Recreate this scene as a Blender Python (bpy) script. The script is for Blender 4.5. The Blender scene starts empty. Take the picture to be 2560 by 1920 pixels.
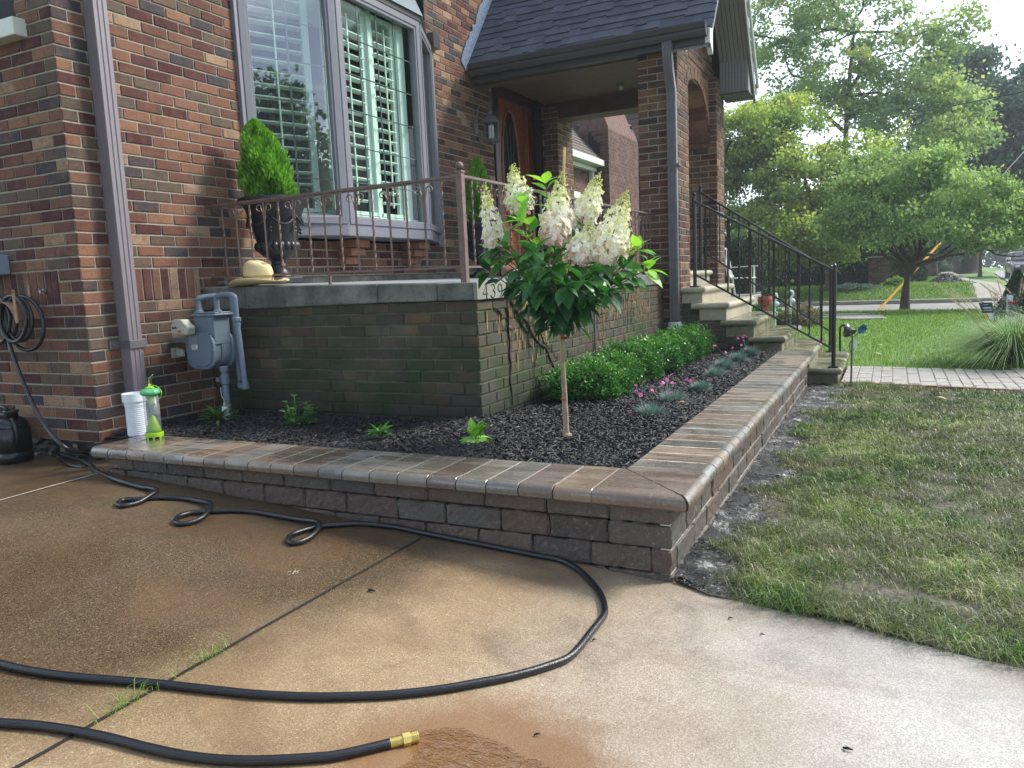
import bpy, math, random
import numpy as np
from mathutils import Vector, Matrix
S = bpy.context.scene
R = math.radians
ZC = 1.10            # all coordinates below are relative to eye height; everything is lifted by ZC when linked
# ------------------------------------------------------------------ camera
F_PX = 1923.7; W_PX = 2560.0
CM = np.array([[0.89739699, 0.43907384, -0.04350643], [0.02002333, -0.13902894, -0.99008586], [-0.44076946, 0.88762893, -0.13355587]])
cam = bpy.data.cameras.new('camera'); co = bpy.data.objects.new('camera', cam); S.collection.objects.link(co)
rot = Matrix((CM[0], -CM[1], -CM[2])).transposed()
co.matrix_world = Matrix.Translation((0, 0, ZC)) @ rot.to_4x4()
cam.sensor_width = 36; cam.lens = 36 * F_PX / W_PX; cam.clip_end = 500; cam.clip_start = .02
S.camera = co
# ------------------------------------------------------------------ sky and sun
SUN_EL, SUN_AZ = 42, 48          # azimuth from +Y towards +X
w = bpy.data.worlds.new('World'); S.world = w; w.use_nodes = True
nt = w.node_tree; nt.nodes.clear(); N = nt.nodes.new; LK = nt.links.new
wo = N('ShaderNodeOutputWorld'); bg = N('ShaderNodeBackground'); sky = N('ShaderNodeTexSky')
sky.sky_type = 'NISHITA'; sky.sun_disc = False; sky.sun_elevation = R(SUN_EL); sky.sun_rotation = R(SUN_AZ)
sky.air_density = 1.0; sky.dust_density = 1.3; sky.ozone_density = 1.0
tc = N('ShaderNodeTexCoord'); mp = N('ShaderNodeMapping'); mp.inputs['Scale'].default_value = (1, 1, 2.6)
nz = N('ShaderNodeTexNoise'); nz.inputs['Scale'].default_value = 2.3; nz.inputs['Detail'].default_value = 7; nz.inputs['Roughness'].default_value = .58
rp = N('ShaderNodeValToRGB'); rp.color_ramp.elements[0].position = .46; rp.color_ramp.elements[1].position = .66
mx = N('ShaderNodeMix'); mx.data_type = 'RGBA'
LK(tc.outputs['Generated'], mp.inputs[0]); LK(mp.outputs[0], nz.inputs['Vector']); LK(nz.outputs['Fac'], rp.inputs[0])
# thin white cloud, thicker towards the sun side
dt = N('ShaderNodeVectorMath'); dt.operation = 'DOT_PRODUCT'; dt.inputs[1].default_value = (math.sin(R(30)), math.cos(R(30)), .1)
LK(tc.outputs['Generated'], dt.inputs[0])
mr = N('ShaderNodeMapRange'); mr.inputs[1].default_value = .55; mr.inputs[2].default_value = .9
LK(dt.outputs['Value'], mr.inputs[0])
mm = N('ShaderNodeMath'); mm.operation = 'MAXIMUM'; LK(mr.outputs[0], mm.inputs[0]); LK(rp.outputs[0], mm.inputs[1])
LK(mm.outputs[0], mx.inputs[0]); LK(sky.outputs[0], mx.inputs[6]); mx.inputs[7].default_value = (12.4, 14.0, 16.0, 1)
LK(mx.outputs[2], bg.inputs[0]); bg.inputs[1].default_value = 0.085
LK(bg.outputs[0], wo.inputs[0])
sl = bpy.data.lights.new('sun', 'SUN'); sl.energy = 2.8; sl.angle = R(14); sl.color = (1, .94, .84)
so = bpy.data.objects.new('sun', sl); S.collection.objects.link(so)
sd = Vector((math.sin(R(SUN_AZ)) * math.cos(R(SUN_EL)), math.cos(R(SUN_AZ)) * math.cos(R(SUN_EL)), math.sin(R(SUN_EL))))
so.rotation_euler = sd.to_track_quat('Z', 'Y').to_euler(); so.location = (6, 6, 12)
S.view_settings.view_transform = 'Standard'; S.view_settings.look = 'None'; S.view_settings.gamma = 1
S.view_settings.use_curve_mapping = False
S.view_settings.exposure = 1.08
S.cycles.use_denoising = True
S.cycles.max_bounces = 8; S.cycles.transparent_max_bounces = 12
S.cycles.sample_clamp_indirect = 6
# ------------------------------------------------------------------ where a point of a known plane stands
def ray(x, y):
    return CM.T @ np.array([(x - 1280) / F_PX, (y - 960) / F_PX, 1.])
def at(x, y, ax, val):
    d = ray(x, y); return Vector(d * val / d[ax])
def dz(x):
    if x > -3.5: return -1.134 - .066 * x
    t = min(1., (-3.5 - x) / .65); t = t*t*(3-2*t); return -.903 - .052*t
def drive(x, y, h=0.):
    d = ray(x, y); t = -1. / d[2]
    for _ in range(40): t = .5*t + .5*(dz(d[0]*t) + h)/d[2]
    return Vector(d * t)
def sstep(a, b, t):
    t = np.clip((t - a) / (b - a), 0, 1); return t * t * (3 - 2 * t)
def lawn_z(x, y):
    x = np.asarray(x, float); y = np.asarray(y, float)
    xc = np.clip(x, -9, 2.2); tt = np.clip((-3.5-xc)/.65, 0, 1); near = np.where(xc > -3.5, -1.134 - .066*xc, -.903 - .052*tt*tt*(3-2*tt))
    t = sstep(2.2, 7.2, y)
    z = near * (1 - t) + -1.12 * t
    xs = 4.4 + .08*(y-35)
    return z + .36 * sstep(24.5, 27.5, y) - .46*sstep(xs-.7, xs, x)*sstep(24, 33, y)
def lawn_pt(x, y, h=0.):
    t = 5.
    d = ray(x, y)
    t = -1.1 / d[2]
    for _ in range(30):
        t = (float(lawn_z(d[0] * t, d[1] * t)) + h) / d[2] * .5 + t * .5
    return Vector(d * t)
# ------------------------------------------------------------------ mesh helpers
class MB:
    def __init__(s): s.v = []; s.f = []; s.m = []; s.r = []
    def add(s, vs, fs, mi=0, r=None):
        o = len(s.v); s.v += [tuple(v) for v in vs]
        if r is None: r = random.random()
        for f in fs: s.f.append([o + i for i in f]); s.m.append(mi); s.r.append(r)
    def box(s, a, b, mi=0, r=None):
        x0, y0, z0 = a; x1, y1, z1 = b
        s.add([(x0,y0,z0),(x1,y0,z0),(x1,y1,z0),(x0,y1,z0),(x0,y0,z1),(x1,y0,z1),(x1,y1,z1),(x0,y1,z1)],
              [(0,3,2,1),(4,5,6,7),(0,1,5,4),(1,2,6,5),(2,3,7,6),(3,0,4,7)], mi, r)
    def obox(s, c, U, V, Wv, hu, hv, hw, mi=0, r=None):
        c = Vector(c); U = Vector(U).normalized(); V = Vector(V).normalized(); Wv = Vector(Wv).normalized()
        p = [c + U*(a*hu) + V*(b*hv) + Wv*(e*hw) for e in (-1,1) for b in (-1,1) for a in (-1,1)]
        s.add(p, [(0,2,3,1),(4,5,7,6),(0,1,5,4),(2,6,7,3),(0,4,6,2),(1,3,7,5)], mi, r)
    def bar(s, a, b, wd, th, up=(0,0,1), mi=0, r=None):
        a = Vector(a); b = Vector(b); U = b - a; L = U.length; U.normalize()
        V = Vector(up).cross(U)
        if V.length < 1e-4: V = Vector((1,0,0)).cross(U)
        V.normalize(); Wv = U.cross(V)
        s.obox((a+b)/2, U, V, Wv, L/2, wd/2, th/2, mi, r)
    def tube(s, pts, rad, n=8, mi=0, r=None, caps=True, ell=None, twist=0.):
        pts = [Vector(p) for p in pts]; k = len(pts)
        rad = [rad]*k if not hasattr(rad, '__len__') else rad
        T = [(pts[min(i+1,k-1)] - pts[max(i-1,0)]).normalized() for i in range(k)]
        up = Vector((0,0,1)) if abs(T[0].z) < .9 else Vector((1,0,0))
        U = T[0].cross(up).normalized(); vs = []
        for i in range(k):
            U = (U - T[i]*U.dot(T[i]))
            U = U.normalized() if U.length > 1e-6 else T[i].orthogonal().normalized()
            V = T[i].cross(U)
            for j in range(n):
                a = 2*math.pi*j/n + twist*i
                vs.append(pts[i] + (U*math.cos(a) + V*math.sin(a))*rad[i])
        fs = [(i*n+j, i*n+(j+1)%n, (i+1)*n+(j+1)%n, (i+1)*n+j) for i in range(k-1) for j in range(n)]
        if caps: fs += [tuple(range(n-1,-1,-1)), tuple((k-1)*n+j for j in range(n))]
        s.add(vs, fs, mi, r)
    def lathe(s, prof, c=(0,0,0), n=24, mi=0, r=None, axis='z', ell=1.0):
        vs = []; c = Vector(c)
        for (q, z) in prof:
            for j in range(n):
                a = 2*math.pi*j/n; x, y = q*math.cos(a), q*math.sin(a)*ell
                vs.append(c + (Vector((x,y,z)) if axis == 'z' else Vector((x,z,y)) if axis == 'y' else Vector((z,x,y))))
        k = len(prof)
        fs = [(i*n+j, i*n+(j+1)%n, (i+1)*n+(j+1)%n, (i+1)*n+j) for i in range(k-1) for j in range(n)]
        if prof[0][0] > 1e-5: fs.append(tuple(range(n-1,-1,-1)))
        if prof[-1][0] > 1e-5: fs.append(tuple((k-1)*n+j for j in range(n)))
        s.add(vs, fs, mi, r)
    def ball(s, c, q, mi=0, n=12, r=None, sq=(1,1,1)):
        k = max(4, n//2); pr = [(q*math.sin(math.pi*i/k), -q*math.cos(math.pi*i/k)) for i in range(k+1)]
        vs = []; c = Vector(c)
        for (a, z) in pr:
            for j in range(n):
                t = 2*math.pi*j/n; vs.append(c + Vector((a*math.cos(t)*sq[0], a*math.sin(t)*sq[1], z*sq[2])))
        s.add(vs, [(i*n+j, i*n+(j+1)%n, (i+1)*n+(j+1)%n, (i+1)*n+j) for i in range(k) for j in range(n)], mi, r)
    def prism(s, poly, off, mi=0, r=None):
        off = Vector(off); n = len(poly); p = [Vector(q) for q in poly]
        s.add(p + [q + off for q in p], [tuple(range(n-1,-1,-1)), tuple(range(n, 2*n))] + [(i, (i+1)%n, n+(i+1)%n, n+i) for i in range(n)], mi, r)
    def shift(s, dx): s.v = [(a+dx, b, c) for a, b, c in s.v]; return s
    def quad(s, a, b, c, d, mi=0, r=None): s.add([a,b,c,d], [(0,1,2,3)], mi, r)
    def build(s, name, mats, parent=None, local=False, smooth=False, bevel=0, sub=0, fix=True):
        me = bpy.data.meshes.new(name)
        me.from_pydata(s.v, [], s.f)
        if not isinstance(mats, (list, tuple)): mats = [mats]
        for m in mats: me.materials.append(m)
        if len(mats) > 1: me.polygons.foreach_set('material_index', s.m)
        a = me.attributes.new('r', 'FLOAT', 'FACE'); a.data.foreach_set('value', s.r)
        if smooth: me.polygons.foreach_set('use_smooth', [True]*len(s.f))
        me.update()
        if fix:
            import bmesh
            bm = bmesh.new(); bm.from_mesh(me); bmesh.ops.recalc_face_normals(bm, faces=bm.faces[:]); bm.to_mesh(me); bm.free()
        return link(name, me, parent, local, bevel, sub)
WL = {}
def link(name, me, parent=None, local=False, bevel=0, sub=0):
    o = bpy.data.objects.new(name, me); S.collection.objects.link(o)
    if local: pos = WL[parent.name] if parent else Vector((0,0,ZC))
    else: pos = Vector((0,0,ZC))
    o.location = pos - WL[parent.name] if parent else pos
    if parent: o.parent = parent
    WL[o.name] = pos.copy()
    if bevel:
        b = o.modifiers.new('bevel', 'BEVEL'); b.width = bevel; b.segments = 2; b.limit_method = 'ANGLE'; b.harden_normals = False
    if sub: q = o.modifiers.new('sub', 'SUBSURF'); q.levels = sub; q.render_levels = sub
    return o
def thing(name, label, cat, base=(0,0,0), group=None):
    o = bpy.data.objects.new(name, None); S.collection.objects.link(o)
    o.empty_display_size = .1
    o.location = Vector(base) + Vector((0,0,ZC)); WL[o.name] = o.location.copy()
    o['label'] = label; o['category'] = cat
    if group: o['group'] = group
    return o
def tag(o, label, cat, group=None, kind=None):
    o['label'] = label; o['category'] = cat
    if group: o['group'] = group
    if kind: o['kind'] = kind
    return o
def struct(o, label=None):
    o['kind'] = 'structure'; o['label'] = label or o.name.replace('_', ' ')
    return o
def npmesh(name, V, Fq, r, mats, parent=None, smooth=False, mi=None, local=False):
    """V (n,3), Fq (m,k) all faces of k corners, r (m,)"""
    me = bpy.data.meshes.new(name); V = np.ascontiguousarray(V, np.float32); Fq = np.ascontiguousarray(Fq, np.int32)
    m, k = Fq.shape
    me.vertices.add(len(V)); me.vertices.foreach_set('co', V.ravel())
    me.loops.add(m*k); me.loops.foreach_set('vertex_index', Fq.ravel())
    me.polygons.add(m); me.polygons.foreach_set('loop_start', np.arange(0, m*k, k, dtype=np.int32))
    if not isinstance(mats, (list, tuple)): mats = [mats]
    for q in mats: me.materials.append(q)
    if mi is not None: me.polygons.foreach_set('material_index', np.asarray(mi, np.int32))
    if smooth: me.polygons.foreach_set('use_smooth', np.ones(m, bool))
    a = me.attributes.new('r', 'FLOAT', 'FACE'); a.data.foreach_set('value', np.ascontiguousarray(r, np.float32))
    me.update(calc_edges=True); me.validate()
    return link(name, me, parent, local)
def spline(pts, n=8):
    P = [Vector(p) for p in pts]; out = []
    for i in range(len(P)-1):
        a = P[max(i-1,0)]; b = P[i]; c = P[i+1]; d = P[min(i+2,len(P)-1)]
        for k in range(n):
            t = k/n
            out.append(.5*((2*b) + (c-a)*t + (2*a-5*b+4*c-d)*t*t + (3*b-a-3*c+d)*t**3))
    out.append(P[-1]); return out
# ------------------------------------------------------------------ materials
def srgb(r, g, b):
    f = lambda c: (c/255/12.92) if c <= 10 else ((c/255+.055)/1.055)**2.4
    return (f(r), f(g), f(b), 1)
class NT:
    def __init__(s, name):
        s.mat = bpy.data.materials.new(name); s.mat.use_nodes = True; s.t = s.mat.node_tree; s.t.nodes.clear()
        s.out = s.n('ShaderNodeOutputMaterial'); s.p = s.n('ShaderNodeBsdfPrincipled'); s.l(s.p.outputs[0], s.out.inputs[0])
        s.tc = s.n('ShaderNodeTexCoord').outputs['Object']
    def n(s, t): return s.t.nodes.new(t)
    def l(s, a, b): s.t.links.new(a, b)
    def put(s, sock, v):
        if hasattr(v, 'links') or hasattr(v, 'is_linked'): s.l(v, sock)
        else: sock.default_value = v
    def noise(s, scale, detail=4, rough=.55, dist=0., vec=None, sc=None):
        q = s.n('ShaderNodeTexNoise'); q.inputs['Scale'].default_value = scale; q.inputs['Detail'].default_value = detail
        q.inputs['Roughness'].default_value = rough; q.inputs['Distortion'].default_value = dist
        v = vec or s.tc
        if sc:
            m = s.n('ShaderNodeMapping'); m.inputs['Scale'].default_value = sc; s.l(v, m.inputs[0]); v = m.outputs[0]
        s.l(v, q.inputs['Vector']); return q.outputs['Fac']
    def vor(s, scale, feature='F1', out='Distance'):
        q = s.n('ShaderNodeTexVoronoi'); q.feature = feature; q.inputs['Scale'].default_value = scale; s.l(s.tc, q.inputs['Vector']); return q.outputs[out]
    def ramp(s, v, stops, const=False):
        q = s.n('ShaderNodeValToRGB'); s.l(v, q.inputs[0]); cr = q.color_ramp
        if const: cr.interpolation = 'CONSTANT'
        while len(cr.elements) < len(stops): cr.elements.new(.5)
        for e, (p, c) in zip(cr.elements, stops):
            e.position = p; e.color = c if len(c) == 4 else (*c, 1)
        return q.outputs[0]
    def rng(s, v, a, b, c=0., d=1.):
        q = s.n('ShaderNodeMapRange'); s.l(v, q.inputs[0])
        for i, x in enumerate((a, b, c, d)): q.inputs[i+1].default_value = x
        return q.outputs[0]
    def mix(s, f, a, b, mode='MIX'):
        q = s.n('ShaderNodeMix'); q.data_type = 'RGBA'; q.blend_type = mode
        s.put(q.inputs[0], f); s.put(q.inputs[6], a); s.put(q.inputs[7], b); return q.outputs[2]
    def math(s, op, a, b=0.):
        q = s.n('ShaderNodeMath'); q.operation = op; s.put(q.inputs[0], a); s.put(q.inputs[1], b); return q.outputs[0]
    def attr(s, nm='r'):
        q = s.n('ShaderNodeAttribute'); q.attribute_name = nm; return q.outputs['Fac']
    def xyz(s):
        q = s.n('ShaderNodeSeparateXYZ'); s.l(s.tc, q.inputs[0]); return q.outputs
    def bump(s, h, strength=.5, dist=.01, nrm=None):
        q = s.n('ShaderNodeBump'); q.inputs['Strength'].default_value = strength; q.inputs['Distance'].default_value = dist
        s.l(h, q.inputs['Height'])
        if nrm: s.l(nrm, q.inputs['Normal'])
        s.l(q.outputs[0], s.p.inputs['Normal']); return q.outputs[0]
    def set(s, col=None, rough=None, metal=None, spec=None, trans=None, coat=None):
        if col is not None: s.put(s.p.inputs['Base Color'], col)
        if rough is not None: s.put(s.p.inputs['Roughness'], rough)
        if metal is not None: s.put(s.p.inputs['Metallic'], metal)
        if spec is not None: s.put(s.p.inputs['Specular IOR Level'], spec)
        if coat is not None: s.put(s.p.inputs['Coat Weight'], coat)
        return s
def simple(name, col, rough=.5, metal=0., var=.15, nscale=25., bump=.0, bscale=120., spec=.5, coat=0.):
    t = NT(name); d = tuple(c*(1-var) for c in col[:3]) + (1,); e = tuple(min(1, c*(1+var)) for c in col[:3]) + (1,)
    t.set(t.ramp(t.noise(nscale, 5), [(.3, d), (.7, e)]), rough, metal, spec, coat=coat)
    if bump: t.bump(t.noise(bscale, 4), bump, .004)
    return t.mat
BR = [(0.0, srgb(136,94,76)), (.12, srgb(118,78,66)), (.24, srgb(94,56,55)), (.36, srgb(108,94,80)), (.46, srgb(158,116,90)), (.55, srgb(84,44,44)),
      (.64, srgb(72,68,74)), (.72, srgb(130,94,76)), (.80, srgb(98,84,72)), (.87, srgb(146,104,82)), (.95, srgb(176,146,118))]
BRP = [(0.0, srgb(128,92,70)), (.13, srgb(104,76,60)), (.26, srgb(96,58,52)), (.40, srgb(108,92,72)), (.51, srgb(140,104,78)), (.60, srgb(84,54,50)),
      (.70, srgb(74,68,68)), (.78, srgb(118,90,70)), (.87, srgb(98,82,66)), (.95, srgb(146,118,90))]
def brick_mat(name, pal=BR, dirt=None, dark=1.0, bump=1.0):
    t = NT(name); r = t.attr()
    base = t.ramp(r, pal, True)
    n1 = t.noise(9, 3); alt = t.ramp(t.rng(n1, .35, .65), [(0, srgb(66,44,44)), (1, srgb(150,108,84))])
    base = t.mix(t.rng(t.noise(15, 5, .7), .42, .72, 0, .62), base, alt)
    grit = t.noise(110, 5, .75, 1., sc=(1, 1, 1.8))
    base = t.mix(1.0, base, t.ramp(grit, [(.32, (.50*dark,)*3), (.64, (1.22*dark,)*3)]), 'MULTIPLY')
    rough = .82
    if dirt:
        z = t.xyz()
        n = t.noise(3.2, 5, .6)
        base = t.mix(t.rng(n, .3, .6, dirt[0], dirt[1]), base, srgb(90,90,80))
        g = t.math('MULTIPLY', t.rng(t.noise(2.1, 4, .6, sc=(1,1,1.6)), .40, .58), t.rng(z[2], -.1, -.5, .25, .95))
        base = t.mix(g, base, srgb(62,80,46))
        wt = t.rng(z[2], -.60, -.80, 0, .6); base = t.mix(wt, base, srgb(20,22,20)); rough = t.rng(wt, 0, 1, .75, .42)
    t.set(base, rough, spec=.35)
    h = t.mix(.3, t.noise(75, 5, .7, 1.6, sc=(1, 1, 1.7)), t.noise(260, 3, .6))
    t.bump(h, 1.0*bump, .022)
    return t.mat
def mortar_mat(name, c, moss=False):
    t = NT(name); col = t.ramp(t.noise(45, 5, .65), [(.3, tuple(x*.72 for x in c[:3])), (.7, tuple(x*1.1 for x in c[:3]))])
    if moss:
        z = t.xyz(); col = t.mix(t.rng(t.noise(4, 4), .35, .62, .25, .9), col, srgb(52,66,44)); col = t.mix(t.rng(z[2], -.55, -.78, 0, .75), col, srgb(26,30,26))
    t.set(col, .9, spec=.2); t.bump(t.noise(200, 4), .7, .004); return t.mat
def leaf_mat(name, stops, rough=.5, trans=.35, tint=(1.0,1.25,.5), spec=.4, patch=None):
    t = NT(name); c = t.ramp(t.attr(), stops)
    if patch: c = t.mix(t.rng(t.noise(patch[0], 3), .4, .62, 0, patch[2]), c, patch[1])
    t.set(c, rough, spec=spec)
    tr = t.n('ShaderNodeBsdfTranslucent'); ms = t.n('ShaderNodeMixShader')
    t.l(t.mix(1.0, c, (*tint, 1), 'MULTIPLY'), tr.inputs[0]); ms.inputs[0].default_value = trans
    t.l(t.p.outputs[0], ms.inputs[1]); t.l(tr.outputs[0], ms.inputs[2]); t.l(ms.outputs[0], t.out.inputs[0])
    return t.mat
def glass_mat(name, tint=(.95,1,.97), ior=1.52, gain=1.6, rough=0.0):
    t = NT(name); t.t.nodes.remove(t.p)
    g = t.n('ShaderNodeBsdfGlossy'); g.inputs['Roughness'].default_value = rough; tr = t.n('ShaderNodeBsdfTransparent'); tr.inputs[0].default_value = (*tint, 1)
    fr = t.n('ShaderNodeLayerWeight'); fr.inputs[0].default_value = .5; ms = t.n('ShaderNodeMixShader'); f0 = ((ior-1)/(ior+1))**2*gain
    t.l(t.math('ADD', t.math('MULTIPLY', t.math('POWER', fr.outputs['Facing'], 5.), 1-f0), f0), ms.inputs[0]); t.l(tr.outputs[0], ms.inputs[1]); t.l(g.outputs[0], ms.inputs[2]); t.l(ms.outputs[0], t.out.inputs[0])
    return t.mat
M = {}
M['brick'] = brick_mat('red brick', dark=1.12)
M['brick_pillar'] = brick_mat('pillar brick', BRP, dark=1.0)
M['brick_porch'] = brick_mat('mossy porch brick', dirt=(.40, .85), dark=1.15, bump=1.1)
M['brick_far'] = brick_mat('neighbour brick', [(0, srgb(104,80,74)), (.3, srgb(92,70,66)), (.6, srgb(116,88,80)), (.8, srgb(84,64,62))], dark=.95, bump=.4)
M['mortar'] = mortar_mat('mortar', srgb(160,153,140))
M['mortar_porch'] = mortar_mat('mossy mortar', srgb(122,122,106), True)
M['mortar_far'] = mortar_mat('far mortar', srgb(120,100,92))
def stone(name, c, stain, amt=(.3,.65,0,.8), scale=5, rough=.75, bmp=.5, zst=False, wet=False):
    t = NT(name); col = t.ramp(t.noise(60, 5, .65), [(.3, tuple(x*.78 for x in c[:3])), (.7, tuple(min(1,x*1.12) for x in c[:3]))])
    col = t.mix(t.rng(t.noise(scale, 6, .62), amt[0], amt[1], amt[2], amt[3]), col, stain)
    rv = rough
    if wet: rv = t.rng(t.noise(7, 3), .4, .6, .12, .5)
    t.set(col, rv, spec=.5); t.bump(t.noise(220, 4, .65), bmp, .003); return t.mat
M['ledge'] = stone('weathered porch limestone', srgb(124,126,118), srgb(66,70,66), (.34,.60,0,.85), 6, .85, .8)
M['ledge_clean'] = stone('cleaner number stone', srgb(150,150,138), srgb(104,108,98), (.35,.7,0,.6), 9, .85, .8)
M['carved'] = simple('carved number', srgb(52,54,50), .9)
M['floor'] = stone('porch concrete', srgb(168,172,176), srgb(130,132,130), rough=.4, bmp=.3)
M['step'] = stone('limestone step', srgb(176,168,146), srgb(128,122,98), (.4,.7,0,.7), 3, .55, .3)
def step_wet():
    t = NT('wet mossy limestone'); col = t.ramp(t.noise(50, 5), [(.3, srgb(118,112,90)), (.7, srgb(150,142,118))])
    col = t.mix(t.rng(t.noise(4, 5, .6), .38, .6, .15, .85), col, srgb(78,80,54))
    n = t.noise(5, 3); t.set(col, t.rng(n, .42, .58, .08, .42), spec=.6); t.bump(t.noise(150, 3), .25, .003); return t.mat
M['step_wet'] = step_wet()
def block_mat(name, pal, wet):
    t = NT(name); c = t.ramp(t.attr(), pal, True)
    c = t.mix(t.rng(t.noise(23 if wet else 11, 5, .6), .35, .7, 0, .35 if wet else .7), c, pal[2][1])
    c = t.mix(t.rng(t.noise(70, 5, .75), .54, .72, 0, .45), c, srgb(168,162,152))
    c = t.mix(1., c, t.ramp(t.noise(260, 3, .7), [(.3, (.72,)*3), (.7, (1.15,)*3)]), 'MULTIPLY')
    if wet:
        n = t.mix(.5, t.noise(2.4, 5, .6, 1.0), t.noise(3, 4, .6, .3, sc=(.9, 5.5, 1))); t.set(c, t.rng(n, .44, .56, .14, .62), spec=.7); t.l(t.rng(n, .44, .56, .9, .0), t.p.inputs['Coat Weight']); t.p.inputs['Coat Roughness'].default_value = .2
        t.bump(t.noise(190, 4), .35, .003)
    else:
        t.set(c, t.rng(t.noise(6, 3), .4, .6, .45, .7), spec=.45); t.bump(t.mix(.5, t.noise(30, 5, .7), t.noise(260, 4, .7)), .9, .008)
    return t.mat
BP = [(0, srgb(98,86,76)), (.2, srgb(88,84,78)), (.38, srgb(90,74,66)), (.55, srgb(76,72,70)), (.72, srgb(96,80,70)), (.88, srgb(70,62,58))]
CP = [(0, srgb(118,102,86)), (.18, srgb(112,108,99)), (.34, srgb(104,88,76)), (.5, srgb(98,96,91)), (.64, srgb(122,104,86)), (.8, srgb(114,108,96)), (.92, srgb(94,84,76))]
M['block'] = block_mat('tumbled concrete block', BP, False); M['cap'] = block_mat('wet paver cap', CP, True)
M['joint_sand'] = simple('pale joint sand', srgb(176,170,158), .9, var=.3, bump=.5)
M['dark_gap'] = simple('dark gap', srgb(26,25,24), .9)
def mulch_mat():
    t = NT('black mulch'); c = t.ramp(t.attr(), [(0, srgb(14,15,19)), (.5, srgb(30,31,36)), (.80, srgb(52,52,56)), (.92, srgb(104,98,92)), (1, srgb(140,130,116))])
    t.set(c, t.rng(t.attr(), 0, 1, .38, .75), spec=.45); t.bump(t.noise(300, 3, sc=(1,3,1)), .4, .002); return t.mat
M['mulch'] = mulch_mat()
M['soil'] = simple('dark soil', srgb(22,21,22), .6, var=.4, nscale=60, bump=1., bscale=90)
PUD = drive(1180, 1960)
def drive_mat():
    t = NT('exposed aggregate concrete'); z = t.xyz()
    v = t.vor(300, 'F1', 'Color'); g = t.n('ShaderNodeRGBToBW'); t.l(v, g.inputs[0])
    wetc = t.ramp(g.outputs[0], [(.15, srgb(50,39,27)), (.5, srgb(80,64,43)), (.75, srgb(92,75,51)), (.96, srgb(138,120,92))])
    dryc = t.ramp(g.outputs[0], [(.12, srgb(128,106,78)), (.5, srgb(148,126,96)), (.8, srgb(158,138,108)), (.96, srgb(188,172,144))])
    # wet to the left of the joint, drier to the right
    u = t.math('ADD', t.math('ADD', z[0], t.math('MULTIPLY', z[1], -.30)), t.math('MULTIPLY', t.noise(2.2, 4), .5))
    f = t.rng(u, -2.08, -1.72); c = t.mix(f, wetc, dryc)
    grey = t.rng(t.math('ADD', z[0], t.math('MULTIPLY', t.noise(1.7, 3), .8)), -.75, .45)
    c = t.mix(t.math('MULTIPLY', grey, .86), c, t.ramp(g.outputs[0], [(.15, srgb(146,143,138)), (.5, srgb(168,165,160)), (.9, srgb(196,193,188))]))  # sky sheen painted into the concrete as paler grey towards the street
    st = t.rng(t.noise(3.4, 6, .62, .6), .52, .74, 0, .42); c = t.mix(st, c, srgb(62,46,36))
    st2 = t.rng(t.noise(1.5, 5, .6, .8, sc=(1,1.7,1)), .47, .68, 0, .42); c = t.mix(st2, c, srgb(112,84,56))
    wd_ = t.n('ShaderNodeVectorMath'); wd_.operation = 'DISTANCE'; wd_.inputs[1].default_value = tuple(PUD); t.l(t.tc, wd_.inputs[0])
    wf = t.rng(t.math('ADD', wd_.outputs['Value'], t.math('MULTIPLY', t.noise(9, 5, .65), .22)), .50, .36); c = t.mix(t.math('MULTIPLY', wf, .75), c, srgb(116,80,44))
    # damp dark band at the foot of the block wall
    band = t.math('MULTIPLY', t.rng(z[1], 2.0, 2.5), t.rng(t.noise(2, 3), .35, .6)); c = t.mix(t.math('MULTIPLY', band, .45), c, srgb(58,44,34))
    wetr = t.rng(t.noise(1.3, 4, .55, .5), .4, .62, .24, .5)
    rr = t.math('ADD', wetr, t.math('MULTIPLY', t.rng(grey, 0, 1, .12, -.10), 1.))
    t.set(c, rr, spec=.5)
    b = t.mix(.5, t.vor(300), t.noise(420, 3)); t.bump(b, .42, .0025); return t.mat
M['drive'] = drive_mat()
M['conc'] = stone('pale concrete walk', srgb(164,160,150), srgb(134,130,122), rough=.8, bmp=.2)
M['road'] = stone('street asphalt', srgb(150,148,146), srgb(122,120,118), rough=.85, bmp=.3)
def water_mat():
    t = NT('rippled shallow water'); t.t.nodes.remove(t.p)
    g = t.n('ShaderNodeBsdfGlossy'); g.inputs['Roughness'].default_value = .05; tr = t.n('ShaderNodeBsdfTransparent'); tr.inputs[0].default_value = (.93, .84, .68, 1)
    fr = t.n('ShaderNodeLayerWeight'); fr.inputs[0].default_value = .5; ms = t.n('ShaderNodeMixShader')
    b = t.n('ShaderNodeBump'); b.inputs['Strength'].default_value = 1.; b.inputs['Distance'].default_value = .007
    mpn = t.n('ShaderNodeMapping'); mpn.inputs['Rotation'].default_value = (0, 0, R(35)); mpn.inputs['Scale'].default_value = (1, 2.2, 1); t.l(t.tc, mpn.inputs[0])
    q = t.n('ShaderNodeTexNoise'); q.inputs['Scale'].default_value = 34; q.inputs['Detail'].default_value = 2; q.inputs['Distortion'].default_value = .8; t.l(mpn.outputs[0], q.inputs['Vector'])
    t.l(q.outputs['Fac'], b.inputs['Height']); t.l(b.outputs[0], g.inputs['Normal']); t.l(b.outputs[0], fr.inputs['Normal'])
    t.l(t.math('ADD', t.math('MULTIPLY', t.math('POWER', fr.outputs['Facing'], 3.), .9), .07), ms.inputs[0]); t.l(tr.outputs[0], ms.inputs[1]); t.l(g.outputs[0], ms.inputs[2]); t.l(ms.outputs[0], t.out.inputs[0]); return t.mat
M['water'] = water_mat()
M['paver'] = simple('wet paver walk', srgb(190,184,178), .22, var=.12, nscale=8, bump=.3)
M['frame'] = simple('grey painted frame', srgb(112,112,122), .45, var=.05, bump=.1)
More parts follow.
